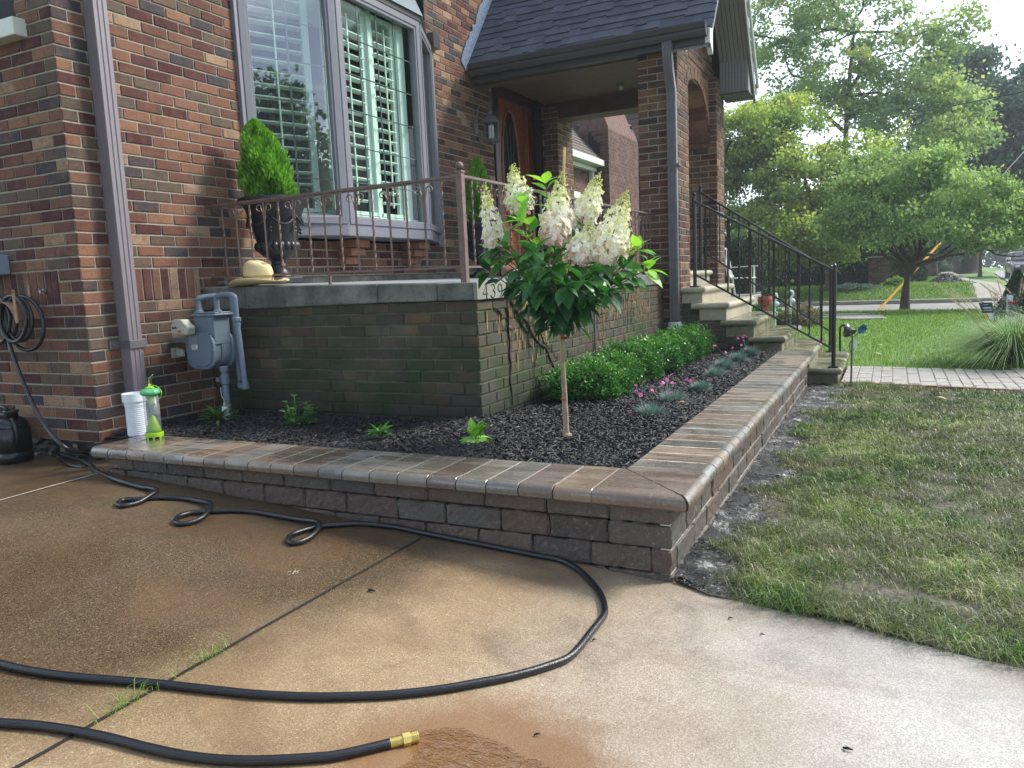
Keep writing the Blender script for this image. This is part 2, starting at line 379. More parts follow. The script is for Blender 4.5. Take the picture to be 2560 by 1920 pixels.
M['frame_dk'] = simple('grey muntin', srgb(84,90,92), .45, var=.05)
M['shutter'] = simple('white shutter', srgb(212,222,216), .45, var=.02)
M['ds'] = simple('mauve grey downspout', srgb(120,112,118), .42, var=.06, nscale=12, bump=.15, bscale=60)
M['ds_dk'] = simple('weathered grey downspout', srgb(96,92,98), .5, var=.2, nscale=14, bump=.2)
M['room'] = simple('dark room', srgb(44,44,46), .9)
M['pvc'] = simple('white plastic', srgb(214,220,226), .4, var=.05)
M['rust'] = simple('brown iron', srgb(106,86,80), .5, var=.3, nscale=40, bump=.4)
M['iron'] = simple('black iron', srgb(22,22,26), .32, var=.2, spec=.6)
M['urn'] = simple('black urn plastic', srgb(24,27,34), .42, var=.15, bump=.2)
M['gutter'] = simple('dark bronze gutter', srgb(58,56,58), .4, var=.08)
M['soffit'] = simple('dark stained ceiling', srgb(82,62,52), .6, var=.2, nscale=8)
M['bead'] = simple('grey beadboard', srgb(116,118,116), .55, var=.06)
M['trimw'] = simple('pale trim', srgb(200,204,196), .5, var=.05)
M['lead'] = simple('flashing tar and silver', srgb(120,136,160), .5, var=.4, nscale=30, bump=.6)
M['door'] = simple('stained mahogany door', srgb(146,78,48), .4, var=.3, nscale=12, bump=.2, coat=.2)
M['door_dk'] = simple('dark door frame', srgb(60,36,30), .45, var=.25)
M['tar'] = simple('black tar coating', srgb(20,22,24), .45, var=.6, nscale=14, bump=.9, bscale=40)
M['tarpatch'] = simple('flaked tar patch', srgb(120,108,86), .85, var=.3)
M['meter'] = simple('grey blue gas meter paint', srgb(96,110,126), .45, var=.06, nscale=9, bump=.15)
M['module'] = simple('ivory meter module', srgb(176,174,160), .5, var=.1)
M['clear'] = glass_mat('clear plastic cover', (.8,.84,.86), 1.45, 1.3)
M['red'] = simple('red', srgb(176,40,38), .5)
M['hose'] = simple('black rubber hose', srgb(20,22,28), .27, var=.2, nscale=20, bump=.25, bscale=500, spec=.55)
M['brass'] = simple('brass', srgb(214,190,110), .3, .9, var=.1)
M['steel'] = simple('galvanised steel', srgb(150,152,150), .35, .8, var=.15)
M['hanger'] = simple('tan painted hanger', srgb(150,118,92), .5, var=.25, nscale=16)
M['can'] = simple('black plastic can', srgb(17,18,22), .3, var=.2, spec=.55, bump=.1)
M['ebox'] = simple('grey utility box', srgb(128,144,164), .5, var=.05)
M['neon'] = simple('lime plastic', srgb(150,196,44), .4, var=.08)
M['teal'] = simple('green plastic lid', srgb(84,168,110), .4, var=.1)
def tube_mat():
    t = NT('dusty clear tube'); t.set(srgb(150,158,164), .3, spec=.6); tr = t.n('ShaderNodeBsdfTransparent'); ms = t.n('ShaderNodeMixShader'); ms.inputs[0].default_value = .36
    t.l(tr.outputs[0], ms.inputs[1]); t.l(t.p.outputs[0], ms.inputs[2]); t.l(ms.outputs[0], t.out.inputs[0]); return t.mat
M['tube'] = tube_mat()
def straw():
    t = NT('woven straw'); wv = t.n('ShaderNodeTexWave'); wv.inputs['Scale'].default_value = 60; wv.bands_direction = 'DIAGONAL'; t.l(t.tc, wv.inputs['Vector'])
    w2 = t.n('ShaderNodeTexWave'); w2.inputs['Scale'].default_value = 60; w2.bands_direction = 'Z'; t.l(t.tc, w2.inputs['Vector'])
    h = t.mix(.5, wv.outputs['Fac'], w2.outputs['Fac'])
    t.set(t.ramp(h, [(.15, srgb(168,142,92)), (.6, srgb(222,204,158))]), .7); t.bump(h, .5, .003); return t.mat
M['straw'] = straw(); M['hatband'] = simple('brown band', srgb(140,104,72), .7)
def shingle_mat(nm, a, b):
    t = NT(nm); c = t.ramp(t.attr(), [(0, a), (1, b)]); c = t.mix(1., c, t.ramp(t.noise(350, 3, .8), [(.3, (.7,)*3), (.7, (1.25,)*3)]), 'MULTIPLY')
    t.set(c, .85, spec=.3); t.bump(t.noise(400, 3), .6, .003); return t.mat
M['shingle'] = shingle_mat('charcoal shingle', srgb(62,66,78), srgb(84,88,102))
M['shingle_br'] = shingle_mat('brown shingle', srgb(84,66,64), srgb(112,88,82))
M['shingle_gr'] = shingle_mat('grey shingle', srgb(92,86,84), srgb(116,108,104))
M['bark'] = simple('bark', srgb(74,64,56), .9, var=.35, nscale=18, bump=1., bscale=30)
M['bark_pale'] = simple('pale bark', srgb(128,118,106), .9, var=.25, nscale=12, bump=.8, bscale=40)
M['twig'] = simple('green brown stem', srgb(98,74,52), .7, var=.2)
M['wood'] = simple('bamboo stake', srgb(196,168,120), .6, var=.2, nscale=20)
M['stem_hyd'] = simple('hydrangea trunk', srgb(146,134,110), .8, var=.3, nscale=30, bump=.8, bscale=70)
M['petal'] = leaf_mat('hydrangea petals', [(0, srgb(200,210,110)), (.25, srgb(232,232,178)), (.5, srgb(246,246,232)), (.8, srgb(246,236,224)), (1, srgb(232,196,184))], .6, .35, (1,1,.9))
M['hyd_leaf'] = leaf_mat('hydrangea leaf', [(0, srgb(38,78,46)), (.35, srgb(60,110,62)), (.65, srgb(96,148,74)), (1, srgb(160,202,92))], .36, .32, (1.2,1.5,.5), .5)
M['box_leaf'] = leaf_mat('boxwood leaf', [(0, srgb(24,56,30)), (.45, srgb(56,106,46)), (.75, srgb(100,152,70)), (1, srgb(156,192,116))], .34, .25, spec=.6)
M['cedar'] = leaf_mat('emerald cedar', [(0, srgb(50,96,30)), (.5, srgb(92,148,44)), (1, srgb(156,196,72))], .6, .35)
M['grey_leaf'] = leaf_mat('dianthus foliage', [(0, srgb(70,98,90)), (.6, srgb(112,142,130)), (1, srgb(150,176,160))], .6, .2, (1,1,.9))
M['pink'] = leaf_mat('pink petals', [(0, srgb(214,70,150)), (1, srgb(236,120,190))], .5, .35, (1,1,1))
M['per_leaf'] = leaf_mat('perennial leaf', [(0, srgb(40,84,44)), (.5, srgb(72,122,58)), (1, srgb(120,164,92))], .5, .3)
M['per_lime'] = leaf_mat('lime perennial leaf', [(0, srgb(96,150,50)), (.5, srgb(140,190,72)), (1, srgb(176,214,130))], .5, .3)
M['grass'] = leaf_mat('lawn grass', [(0, srgb(32,52,20)), (.3, srgb(60,90,30)), (.6, srgb(104,136,50)), (.82, srgb(144,150,88)), (1, srgb(194,186,152))], .42, .3, spec=.5, patch=(2.6, srgb(118,108,86), .62))
M['grass_lush'] = leaf_mat('lush grass', [(0, srgb(82,108,50)), (.5, srgb(118,148,70)), (1, srgb(162,184,100))], .55, .35, spec=.3)
M['turf'] = simple('turf ground', srgb(76,72,60), .9, var=.75, nscale=38, bump=1., bscale=70)
M['turf_far'] = simple('far lawn', srgb(92,124,58), .95, var=.2, nscale=3, bump=.6, bscale=30)
def mud_mat():
    t = NT('ashy wet soil'); c = t.ramp(t.mix(.42, t.noise(7, 5, .7), t.noise(60, 5, .75)), [(.40, srgb(12,12,14)), (.50, srgb(32,31,32)), (.55, srgb(84,84,84)), (.62, srgb(204,204,202))])
    t.set(c, t.rng(t.noise(9, 3), .4, .6, .15, .6), spec=.6); t.bump(t.noise(70, 5, .75), 1., .03); return t.mat
M['mud'] = mud_mat()
# ================================================================== SETTING
rs = np.random.RandomState(7); random.seed(7)
# driveway edge: the lawn border, read on the driveway plane
_b = [(50,1075),(150,1110),(270,1160),(480,1190),(750,1260),(1000,1300),(1250,1365),(1500,1435),(1750,1500),(2000,1560),(2212,1600)]
EDGE = [drive(1660+x*.40687, 1020+y*.40687) for x, y in _b]
ex = [-.72] + [p.x for p in EDGE] + [6.0]; ey = [2.56] + [p.y for p in EDGE] + [EDGE[-1].y - (6-EDGE[-1].x)*.35]
_o = np.argsort(ex); ex = np.array(ex)[_o]; ey = np.array(ey)[_o]
def edge_y(x): return float(np.interp(x, ex, ey))
def column_sheet(name, xs, y0f, y1f, ny, zf, mat):
    V = []; Fc = []
    for x in xs:
        a, b = y0f(x), y1f(x)
        for j in range(ny+1):
            y = a + (b-a)*j/ny; V.append((x, y, zf(x, y)))
    for i in range(len(xs)-1):
        for j in range(ny):
            p = i*(ny+1)+j; Fc.append((p, p+ny+1, p+ny+2, p+1))
    return npmesh(name, np.array(V), np.array(Fc), np.zeros(len(Fc)), mat, smooth=True)
def wob(x, y): return .010*math.sin(x*7.3+y*3.1)+.008*math.sin(x*3.7-y*6.3)+.006*math.sin(13*x+9*y)
gx = np.concatenate([np.linspace(-60,-8,14), np.linspace(-7,8,60), np.linspace(9,60,14)])
gy = np.concatenate([np.linspace(-20,-3,8), np.linspace(-2,30,120), np.linspace(32,135,40)])
V = np.array([(x, y, float(lawn_z(x,y))-.05) for x in gx for y in gy]); ny = len(gy)
Fc = np.array([(i*ny+j, (i+1)*ny+j, (i+1)*ny+j+1, i*ny+j+1) for i in range(len(gx)-1) for j in range(ny-1)])
g = struct(npmesh('ground', V, Fc, np.zeros(len(Fc)), M['turf_far'], smooth=True))
def drv_far(x): return 2.62 if x < -.68 and x > -3.75 else (2.96 if x <= -3.75 else edge_y(x)+.02)
xs = np.concatenate([np.linspace(-9,-3.76,12), [-3.74], np.linspace(-3.6,-.70,14), np.linspace(-.66,6,60)])
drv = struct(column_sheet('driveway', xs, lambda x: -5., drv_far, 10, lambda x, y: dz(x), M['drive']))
def strip(pts, wd, h, mat, name, parent=None):
    mb = MB()
    for a, b in zip(pts[:-1], pts[1:]):
        d = (b-a).normalized(); n = Vector((-d.y, d.x, 0))*wd/2; u = Vector((0,0,h))
        mb.quad(a-n+u, b-n+u, b+n+u, a+n+u)
    return mb.build(name, mat, parent)
j1 = [drive(1082+(43-1082)*k/14., 1329+(1920-1329)*k/14.) for k in range(15)]
j1 += [j1[-1]+(j1[-1]-j1[-2])*8]
o = strip([p+Vector((random.uniform(-.002,.002),0,0)) for p in j1], .012, .003, M['dark_gap'], 'expansion_joint', drv)
j2 = [drive(-120,1287), drive(0,1252), drive(130,1216), drive(262,1180)]
strip(j2, .012, .003, M['dark_gap'], 'expansion_joint', drv); strip([p+Vector((.006,-.012,0)) for p in j2], .010, .005, M['joint_sand'], 'joint_caulk', drv)
# near lawn soil sheet and far lawn sheet
xs = np.concatenate([np.linspace(-.66, 3.2, 60), np.linspace(3.4, 6, 8)])
near = struct(column_sheet('lawn', xs, lambda x: edge_y(x)+.004, lambda x: 7.86-.30*max(0,x+.4)/1.4 if x > -.42 else 7.9, 60, lambda x, y: float(lawn_z(x,y)) + .006 + wob(x,y)*.6, M['turf']))
xs = np.linspace(-4.0, 12, 60)
far = struct(column_sheet('far_lawn', xs, lambda x: 9.18-.19*(x+.36)-.02, lambda x: 20.3-.2*x, 40, lambda x, y: float(lawn_z(x,y)) + .01 + wob(x,y)*.5, M['turf_far']))
# mud strip along the block wall
N1, N2 = 230, 16
def mudw(y): k = (y-2.47)/5.28*60; return .22 + .10*math.sin(k*.7)+.06*math.sin(k*1.9) + .03*math.sin(k*5.1) + (.22 if k > 44 else 0)
V = []; Fc = []
for i in range(N1+1):
    y = 2.50 + (7.75-2.50)*i/N1
    for j in range(N2+1):
        x = -.70 + mudw(y)*j/N2*rs.uniform(.97,1.03); y_ = max(y, edge_y(x)+.03)
        V.append((x, y_, float(lawn_z(x,y_)) + (.026*(1-(j/N2)**3))*min(1, i/8+.2) - .010 + (rs.uniform(0,.012)+.006*math.sin(x*60+y*41)*math.sin(y*53) if 0 < j < N2 and i > 1 else 0)))
for i in range(N1):
    for j in range(N2): p = i*(N2+1)+j; Fc.append((p, p+1, p+N2+2, p+N2+1))
struct(npmesh('soil_strip', np.array(V), np.array(Fc), np.zeros(len(Fc)), M['mud'], smooth=True))
# clods on the mud strip
V = []; Fc = []; rr = []
for i in range(9000):
    y = rs.uniform(2.48, 7.6); k = (y-2.47)/5.28*60
    wd = mudw(y)
    x = -.67 + abs(rs.normal(0,.55))*wd; s = rs.uniform(.002,.0075); y = max(y, edge_y(x)+.01)
    z = float(lawn_z(x,y)) + .012; c = np.array((x,y,z)); o = len(V)
    for q in ((1,0,0),(-1,0,0),(0,1,0),(0,-1,0),(0,0,1)): V.append(c + np.array(q)*s*rs.uniform(.5,1.3,3) + rs.normal(0,s*.2,3))
    for t in ((0,2,4),(2,1,4),(1,3,4),(3,0,4)): Fc.append([o+a for a in t]); rr.append(rs.rand())
o = npmesh('soil_clods', np.array(V), np.array(Fc), rr, M['mud']); tag(o, 'loose dark wet clods spread along the foot of the block wall', 'soil', kind='stuff')
# far road (the drive across), curb, sidewalk, street
def poly_sheet(name, pts, h, mat, th=None):
    mb = MB(); mb.add([(x, y, float(lawn_z(x,y)) + h) for x, y in pts], [tuple(range(len(pts)))]); return struct(mb.build(name, mat))
RB = lambda x: 20.35 - .2*x                    # near edge of the cross drive
xs = np.linspace(-14, 2.6, 24)
struct(column_sheet('cross_drive', xs, RB, lambda x: 23.7-.02*x, 3, lambda x, y: float(lawn_z(x,y))+.012, M['road']))
mb = MB(); mb.box((-14, 23.75, -1.17), (2.5, 24.0, -1.0)); k = mb.build('kerb', M['conc'], bevel=.02); struct(k)
struct(column_sheet('hump_lawn', np.linspace(-14, 2.35, 24), lambda x: 24.02, lambda x: 60, 30, lambda x, y: float(lawn_z(x,y))+.02, M['turf_far']))
sw = [(2.15,20.2),(3.6,20.0),(3.3,24.6),(5.2,48),(7.4,90),(5.9,90),(3.9,48),(2.15,24.6)]
def interp_sheet(name, L, Rr, mat, h):
    V = []; Fc = []
    for i, ((xa, ya), (xb, yb)) in enumerate(zip(L, Rr)):
        for j in range(5): t = j/4; x = xa+(xb-xa)*t; y = ya+(yb-ya)*t; V.append((x,y,float(lawn_z(x,y))+h))
    for i in range(len(L)-1):
        for j in range(4): p = i*5+j; Fc.append((p,p+1,p+6,p+5))
    return struct(npmesh(name, np.array(V), np.array(Fc), np.zeros(len(Fc)), mat, smooth=True))
def lerpn(a, b, n): return [(a[0]+(b[0]-a[0])*k/n, a[1]+(b[1]-a[1])*k/n) for k in range(n+1)]
SL = lerpn((2.15,20.2),(2.12,24.4),6)+lerpn((2.1,24.5),(2.05,33),10)+lerpn((2.08,34),(2.9,60),12)+lerpn((2.95,62),(3.9,90),8)
SR = lerpn((3.15,20.0),(3.05,24.4),6)+lerpn((3.02,24.5),(2.72,35),10)+lerpn((2.74,36),(3.6,60),12)+lerpn((3.66,62),(4.7,90),8)
interp_sheet('sidewalk', SL, SR, M['conc'], .03)
interp_sheet('street', lerpn((4.0,30),(4.4+.08*95,130),50), lerpn((13.0,30),(13.4+.08*95,130),50), M['road'], .02)
# paver walk from the steps
def pav_edge(x, far): return (9.12-.17*(x+.36)) if far else (7.84-.30*(x+.41)/1.38)
mb = MB(); x = -.42; i = 0
mb.prism([(-.42,7.86,-1.097),(5,6.75,-1.097),(5,8.35,-1.097),(-.42,9.10,-1.097)], (0,0,-.06), 1)
while x < 4.9:
    wd = random.choice((.08,.10,.13)); n = 9
    for k in range(n):
        jt = .05*math.sin(i*2.7+k*1.9)/n*2; t0 = max(0, (k+(.5 if i % 2 else 0))/n + .004 + jt*.3); t1 = min(1, (k+1+(.5 if i % 2 else 0))/n - .004)
        if t1-t0 < .01: continue
        ya, yb = pav_edge(x,0), pav_edge(x,1); y0 = ya+(yb-ya)*t0; y1 = ya+(yb-ya)*t1
        z = -1.088+random.uniform(-.005,.004)
        mb.box((x+.004, y0, -1.12), (x+wd-.004, y1, z), 0)
    mb.box((x+.003, pav_edge(x,0)-.055, -1.14), (x+wd-.003, pav_edge(x,0)-.004, -1.083), 2)
    x += wd; i += 1
wk = mb.build('paver_walk', [M['paver'], simple('joint grit', srgb(120,114,106), .8), simple('red edging brick', srgb(122,66,56), .5, bump=.3)], bevel=.004); struct(wk)
# stepping stones on the far lawn
for (px, py, wd) in ((2105,792,.55),(2128,797,.7),(2150,801,.6)):
    c = lawn_pt(px, py); mb = MB(); n = 9
    mb.prism([(c.x+wd*math.cos(2*math.pi*k/n)*random.uniform(.8,1.1), c.y+.33*math.sin(2*math.pi*k/n)*random.uniform(.8,1.1), c.z) for k in range(n)], (0,0,.06))
    tag(mb.build('stepping_stone', M['conc']), {2105:'flat grey stepping stone, farthest left of three in the lawn',2128:'flat grey stepping stone, middle one of three in the lawn',2150:'flat grey stepping stone, rightmost of three in the lawn'}[px], 'stepping stone', 'stepping stones in the front lawn')
# ================================================================== BRICKWORK
CO = .0677; BL = .1925; Z0 = -.029; JT = .0105
def spans(a, b, holes):
    out = [(a, b)]
    for (h0, h1) in holes:
        nxt = []
        for (p, q) in out:
            if h1 <= p or h0 >= q: nxt.append((p, q)); continue
            if h0 > p: nxt.append((p, h0))
            if h1 < q: nxt.append((h1, q))
        out = nxt
    return out
def bricks(mb, O, U, Nn, u0, u1, zb, zt, holes=(), off=0., anchor=Z0, bm=0, mm=1, proud=.006, jit=.0013, course=CO, bl=BL, holef=None, soldier=None, cuts=(), shift=None, ends=True):
    """O: point on the wall line (u=0); bricks stand `proud` of the mortar plane"""
    O = Vector(O); U = Vector(U); Nn = Vector(Nn); Zv = Vector((0,0,1))
    k0 = math.floor((zb-anchor)/course + 1e-6); k1 = math.ceil((zt-anchor)/course - 1e-6)
    def P(u, z, d): return O + U*u + Zv*z + Nn*d
    def one(a, b, c, d):
        if b-a < .012 or d-c < .008: return
        j = lambda: random.uniform(-jit, jit)
        e = .0035; pr = proud + random.uniform(-.0015, .002)
        q = [(a+j(), c+j()), (b+j(), c+j()), (b+j(), d+j()), (a+j(), d+j())]
        i = [(q[0][0]+e, q[0][1]+e), (q[1][0]-e, q[1][1]+e), (q[2][0]-e, q[2][1]-e), (q[3][0]+e, q[3][1]-e)]
        vs = [P(*x, -.001) for x in q] + [P(*x, pr*.65) for x in q] + [P(*x, pr) for x in i]
        mb.add(vs, [(0,1,5,4),(1,2,6,5),(2,3,7,6),(3,0,4,7),(4,5,9,8),(5,6,10,9),(6,7,11,10),(7,4,8,11),(8,9,10,11)], bm)
    for k in range(k0, k1):
        za = max(anchor + k*course, zb); zz = min(anchor + (k+1)*course, zt); mid = (za+zz)/2
        hs = [(h[0], h[1]) for h in holes if h[2] < mid < h[3]]
        if holef: hs += holef(mid)
        for (p, q) in spans(u0, u1, hs):
            mb.quad(P(p, za, 0), P(q, za, 0), P(q, zz, 0), P(p, zz, 0), mm)
        inband = soldier and soldier[0]-.01 < mid < soldier[1]+.01
        if inband:
            hs2 = hs + [(s0, s1) for (s0, s1) in soldier[2]]
            for (s0, s1) in soldier[2]:
                if abs(za - soldier[0]) < .02:
                    u = s0
                    while u < s1 - .02:
                        wd = min(CO*.98, s1-u); one(u+JT/2, u+wd-JT/2, soldier[0]+JT/2, soldier[1]-JT/2); u += wd
        else: hs2 = hs
        o = off + (bl/2 if k % 2 else 0)
        if shift: o += shift(k)
        u = u0 - ((u0 - o) % bl)
        edges = sorted(cuts)
        while u < u1:
            a, b = max(u, u0), min(u+bl, u1)
            for (p, q) in spans(a + (JT/2 if a > u0 or not ends else 0), b - (JT/2 if b < u1 or not ends else 0), hs2):
                one(p, q, za+JT/2, zz-JT/2)
            u += bl
XW = -4.15
house = thing('brick_house', 'multicoloured brick house with a grey bay window and white shutters inside', 'house', (-4.3, 5, -.84))
# ---- front wall (faces +X)
NICHE = (8.15, 9.58, -1, 2.30)
BAY = (4.29, 6.78, .40, 3.6)
mb = MB()
bricks(mb, (XW,0,0), (0,1,0), (1,0,0), 2.90, 10.19, -.84, 3.9, holes=[BAY, NICHE, (3.82,7.7,-.84,-.12)], off=2.90, soldier=(Z0, Z0+3*CO, [(3.10,3.74)]))
bricks(mb, (-3.9,2.90,0), (1,0,0), (0,-1,0), -3.2, -.25, -.84, 3.9, holes=[(-2.6,-.545,1.56,3.4)], off=-.25, soldier=(Z0, Z0+3*CO, [(-3.1,-.45)]))
mb.quad((XW-.01,2.92,-1.2),(XW-.01,3.9,-1.2),(XW-.01,3.9,-.83),(XW-.01,2.92,-.83),1)
wall = mb.build('wall', [M['brick'], M['mortar']], house, fix=False)
# solid body behind the skins
mb = MB(); mb.box((-8,2.96,-1.2),(-4.62,10.15,4.2)); mb.box((-4.62,2.96,-1.2),(-4.19,4.2,4.2)); mb.box((-4.62,6.88,-1.2),(-4.19,8.1,4.2)); mb.box((-4.25,9.62,-1.2),(-4.19,10.15,4.2)); mb.box((-4.62,10.12,-1.2),(-4.19,10.16,4.2)); mb.box((-4.62,9.6,2.5),(-4.19,10.15,4.2))
mb.box((-4.62,4.2,-1.2),(-4.19,6.88,.34)); mb.box((-4.62,4.2,3.4),(-4.19,6.88,4.2)); mb.box((-4.62,8.1,2.5),(-4.19,9.62,4.2))
mb.build('inner_wall', M['room'], house)
# black tarred footing on the side wall
mb = MB(); V = []
nx = 60; nzz = 8
for i in range(nx+1):
    x = -7.1 + (7.1-4.155)*i/nx
    for j in range(nzz+1):
        z = -1.03 + .195*j/nzz; V.append((x, 2.915+rs.uniform(-.006,.006) + (.0 if j else -.01), z))
fs = [(i*(nzz+1)+j, (i+1)*(nzz+1)+j, (i+1)*(nzz+1)+j+1, i*(nzz+1)+j+1) for i in range(nx) for j in range(nzz)]
mb.add(V, fs)
for i in range(26):
    x = random.uniform(-5.4,-4.2); z = random.uniform(-.99,-.85); s = random.uniform(.008,.03); n = 7
    mb.add([(x+s*1.6*random.uniform(.4,1)*math.cos(6.28*k/n), 2.902, z+s*random.uniform(.4,1)*math.sin(6.28*k/n)) for k in range(n)], [tuple(range(n))], 1)
ft = mb.build('footing', [M['tar'], M['tarpatch']], house)
# side window with stone sill (top left)
wn = MB(); wn.box((-6.5,2.99,1.56),(-4.47,3.02,3.4)); wn = wn.build('window', simple('side window blind', srgb(120,136,148), .3), house)
mb = MB(); mb.box((-6.6,2.82,1.46),(-4.36,3.0,1.556)); mb.build('sill', M['trimw'], wn, bevel=.006)
mb = MB(); mb.box((-4.51,2.95,1.56),(-4.455,3.0,3.4)); mb.box((-6.5,2.95,1.56),(-4.51,2.985,1.60)); mb.build('frame', M['frame'], wn)
# ---- bay window
XB = -3.85; P0 = Vector((XW,4.28,0)); P1 = Vector((XB,4.96,0)); P2 = Vector((XB,6.13,0)); P3 = Vector((XW,6.81,0))
ZS, ZT = .40, 2.30          # sill bottom, head
bayd = [(P0,P1),(P1,P2),(P2,P3)]
mb = MB()
def fr(mb, a, b, z0, z1, wd, th, out=0., mi=0):
    """rectangular frame in the vertical plane through a, b"""
    U = (b-a).normalized(); Nn = Vector((U.y,-U.x,0)); L = (b-a).length
    def pc(u0,u1,za,zb): mb.obox(a+U*((u0+u1)/2)+Vector((0,0,(za+zb)/2))+Nn*out, U, Nn, (0,0,1), (u1-u0)/2, th/2, (zb-za)/2, mi)
    pc(0,wd,z0,z1); pc(L-wd,L,z0,z1); pc(wd,L-wd,z0,z0+wd); pc(wd,L-wd,z1-wd,z1)
for a, b in bayd:
    fr(mb, a, b, ZS+.09, ZT, .055, .09); 
    fr(mb, a+(b-a).normalized()*.045, b-(b-a).normalized()*.045, ZS+.125, ZT-.05, .03, .05, .012)
for q in (P1, P2): mb.lathe([(.05,ZS+.0),(.05,ZT)], (q.x-.012,q.y,0), 10)
mb.box((XW-.0,P0.y-.05,ZS+.09),(XW+.035,P0.y+.03,ZT+.02)); mb.box((XW-.0,P3.y-.03,ZS-.02),(XW+.035,P3.y+.05,ZT+.02))
bay = mb.build('bay_window', M['frame'], house, bevel=.004)
mb = MB()
op = lambda p, d: p + Vector((d,0,0))
mb.prism([(XW-.02,P0.y-.07,ZS),(P1.x+.035,P1.y-.02,ZS),(P2.x+.035,P2.y+.02,ZS),(XW-.02,P3.y+.07,ZS)], (0,0,.092)); mb.build('sill', M['frame'], bay, bevel=.006)
mb = MB()
mb.prism([(XW-.02,P0.y-.04,ZT),(P1.x+.05,P1.y-.02,ZT),(P2.x+.05,P2.y+.02,ZT),(XW-.02,P3.y+.04,ZT)], (0,0,.05), 1)
rfz = ZT+.05; mb.add([(XW-.02,P0.y-.06,rfz),(P1.x+.07,P1.y-.03,rfz),(P2.x+.07,P2.y+.03,rfz),(XW-.02,P3.y+.06,rfz),(XW,P0.y+.25,rfz+.42),(XW,P3.y-.25,rfz+.42)], [(0,1,4),(1,2,5,4),(2,3,5),(0,3,2,1)], 0)
mb.box((XW-.01,P3.y-.02,rfz-.06),(XW+.09,P3.y+.1,rfz+.08),1)
mb.build('roof', [simple('aged metal roof', srgb(122,138,142), .35, .5, var=.2, nscale=9), M['gutter']], bay, bevel=.003)
# panes, muntins, shutters
for pi, (a, b) in enumerate(bayd):
    U = (b-a).normalized(); Nn = Vector((U.y,-U.x,0)); L = (b-a).length
    z0, z1 = ZS+.15, ZT-.08; u0, u1 = .085, L-.085
    mb = MB(); q = lambda u, z, d=0: a + U*u + Vector((0,0,z)) + Nn*d
    mb.quad(q(u0-.02,z0-.02,.0), q(u1+.02,z0-.02,.0), q(u1+.02,z1+.02,.0), q(u0-.02,z1+.02,.0)); mb.build('pane', (glass_mat('boosted mirror side glass', (.86,.97,.93), 1.5, 7.5) if pi == 0 else glass_mat('window glass', (.86,.97,.93), 1.45, .9)), bay)  # side pane's mirror gain raised to strengthen its sky reflection, same glass otherwise
    if pi == 2: continue
    mb = MB(); nc = 2 if pi == 0 else 4; nr = 6
    for k in range(1, nc): u = u0+(u1-u0)*k/nc; mb.bar(q(u,z0,-.012), q(u,z1,-.012), .014, .006, Nn)
    for k in range(1, nr): z = z0+(z1-z0)*k/nr; mb.bar(q(u0,z,-.012), q(u1,z,-.012), .006, .014, Nn)
    mb.build('muntin_grid', M['frame_dk'], bay)
    # plantation shutters: stiles, rails, louvres
    mb = MB(); dd = -.13
    panels = [(u0-.06, u1-.06)] if pi == 0 else [(u0-.06, (u0+u1)/2-.02), ((u0+u1)/2+.03, u1-.10)]
    for (s0, s1) in panels:
        st = .055
        mb.bar(q(s0+st/2,z0-.05,dd), q(s0+st/2,z1+.05,dd), st, .03, Nn); mb.bar(q(s1-st/2,z0-.05,dd), q(s1-st/2,z1+.05,dd), st, .03, Nn)
        mb.bar(q(s0,z0+.05,dd), q(s1,z0+.05,dd), .03, .12, Nn.cross(U)*0+Nn); mb.bar(q(s0,z1+.0,dd), q(s1,z1+.0,dd), .03, .10, Nn)
        z = z0+.16
        while z < z1-.07:
            mb.obox(q((s0+s1)/2,z,dd), U, (Nn+Vector((0,0,.10))).normalized(), Vector((0,0,1)), (s1-s0)/2-st, .034, .0042); z += .088
        mb.bar(q((s0+s1)/2,z0+.12,dd+.04), q((s0+s1)/2,z1-.06,dd+.04), .012, .01, Nn)
    mb.box((0,0,0),(0,0,0)) if 0 else None
    mb.build('shutter', M['shutter'], bay)
    mb = MB()
    if pi == 1:
        mb.bar(q(u1-.06,z0-.05,-.10), q(u1-.06,z1+.05,-.10), .10, .05, Nn); mb.bar(q((u0+u1)/2,z0-.05,-.11), q((u0+u1)/2,z1+.05,-.11), .045, .05, Nn)
    mb.bar(q(0,z0-.03,-.08), q(L,z0-.03,-.08), .12, .03, Nn); mb.build('window_jamb', M['shutter'], bay)
# bay ceiling and floor, so the room reads dark behind the shutters
mb = MB(); mb.prism([(XW-.5,P0.y,ZT),(P1.x-.03,P1.y,ZT),(P2.x-.03,P2.y,ZT),(XW-.5,P3.y,ZT)], (0,0,.02)); mb.build('window_head', M['shutter'], bay); mb = MB(); mb.prism([(XW-.5,P0.y,ZS+.06),(P1.x-.03,P1.y,ZS+.06),(P2.x-.03,P2.y,ZS+.06),(XW-.5,P3.y,ZS+.06)], (0,0,.02)); mb.build('window_seat', M['shutter'], bay)
# brick corbels under the bay
for yy in (5.30, 6.25):
    mb = MB()
    for k in range(3):
        d = .20-.055*k; mb.box((XW-.01, yy-.10, ZS-.004-(k+1)*CO), (XW+d, yy-.004, ZS-.012-k*CO), 0); mb.box((XW-.01, yy+.004, ZS-.004-(k+1)*CO), (XW+d*.95, yy+.10, ZS-.012-k*CO), 0)
    mb.build('corbel', simple('corbel brick', srgb(136,94,72), .85, var=.3, nscale=14, bump=.8), house, bevel=.004)
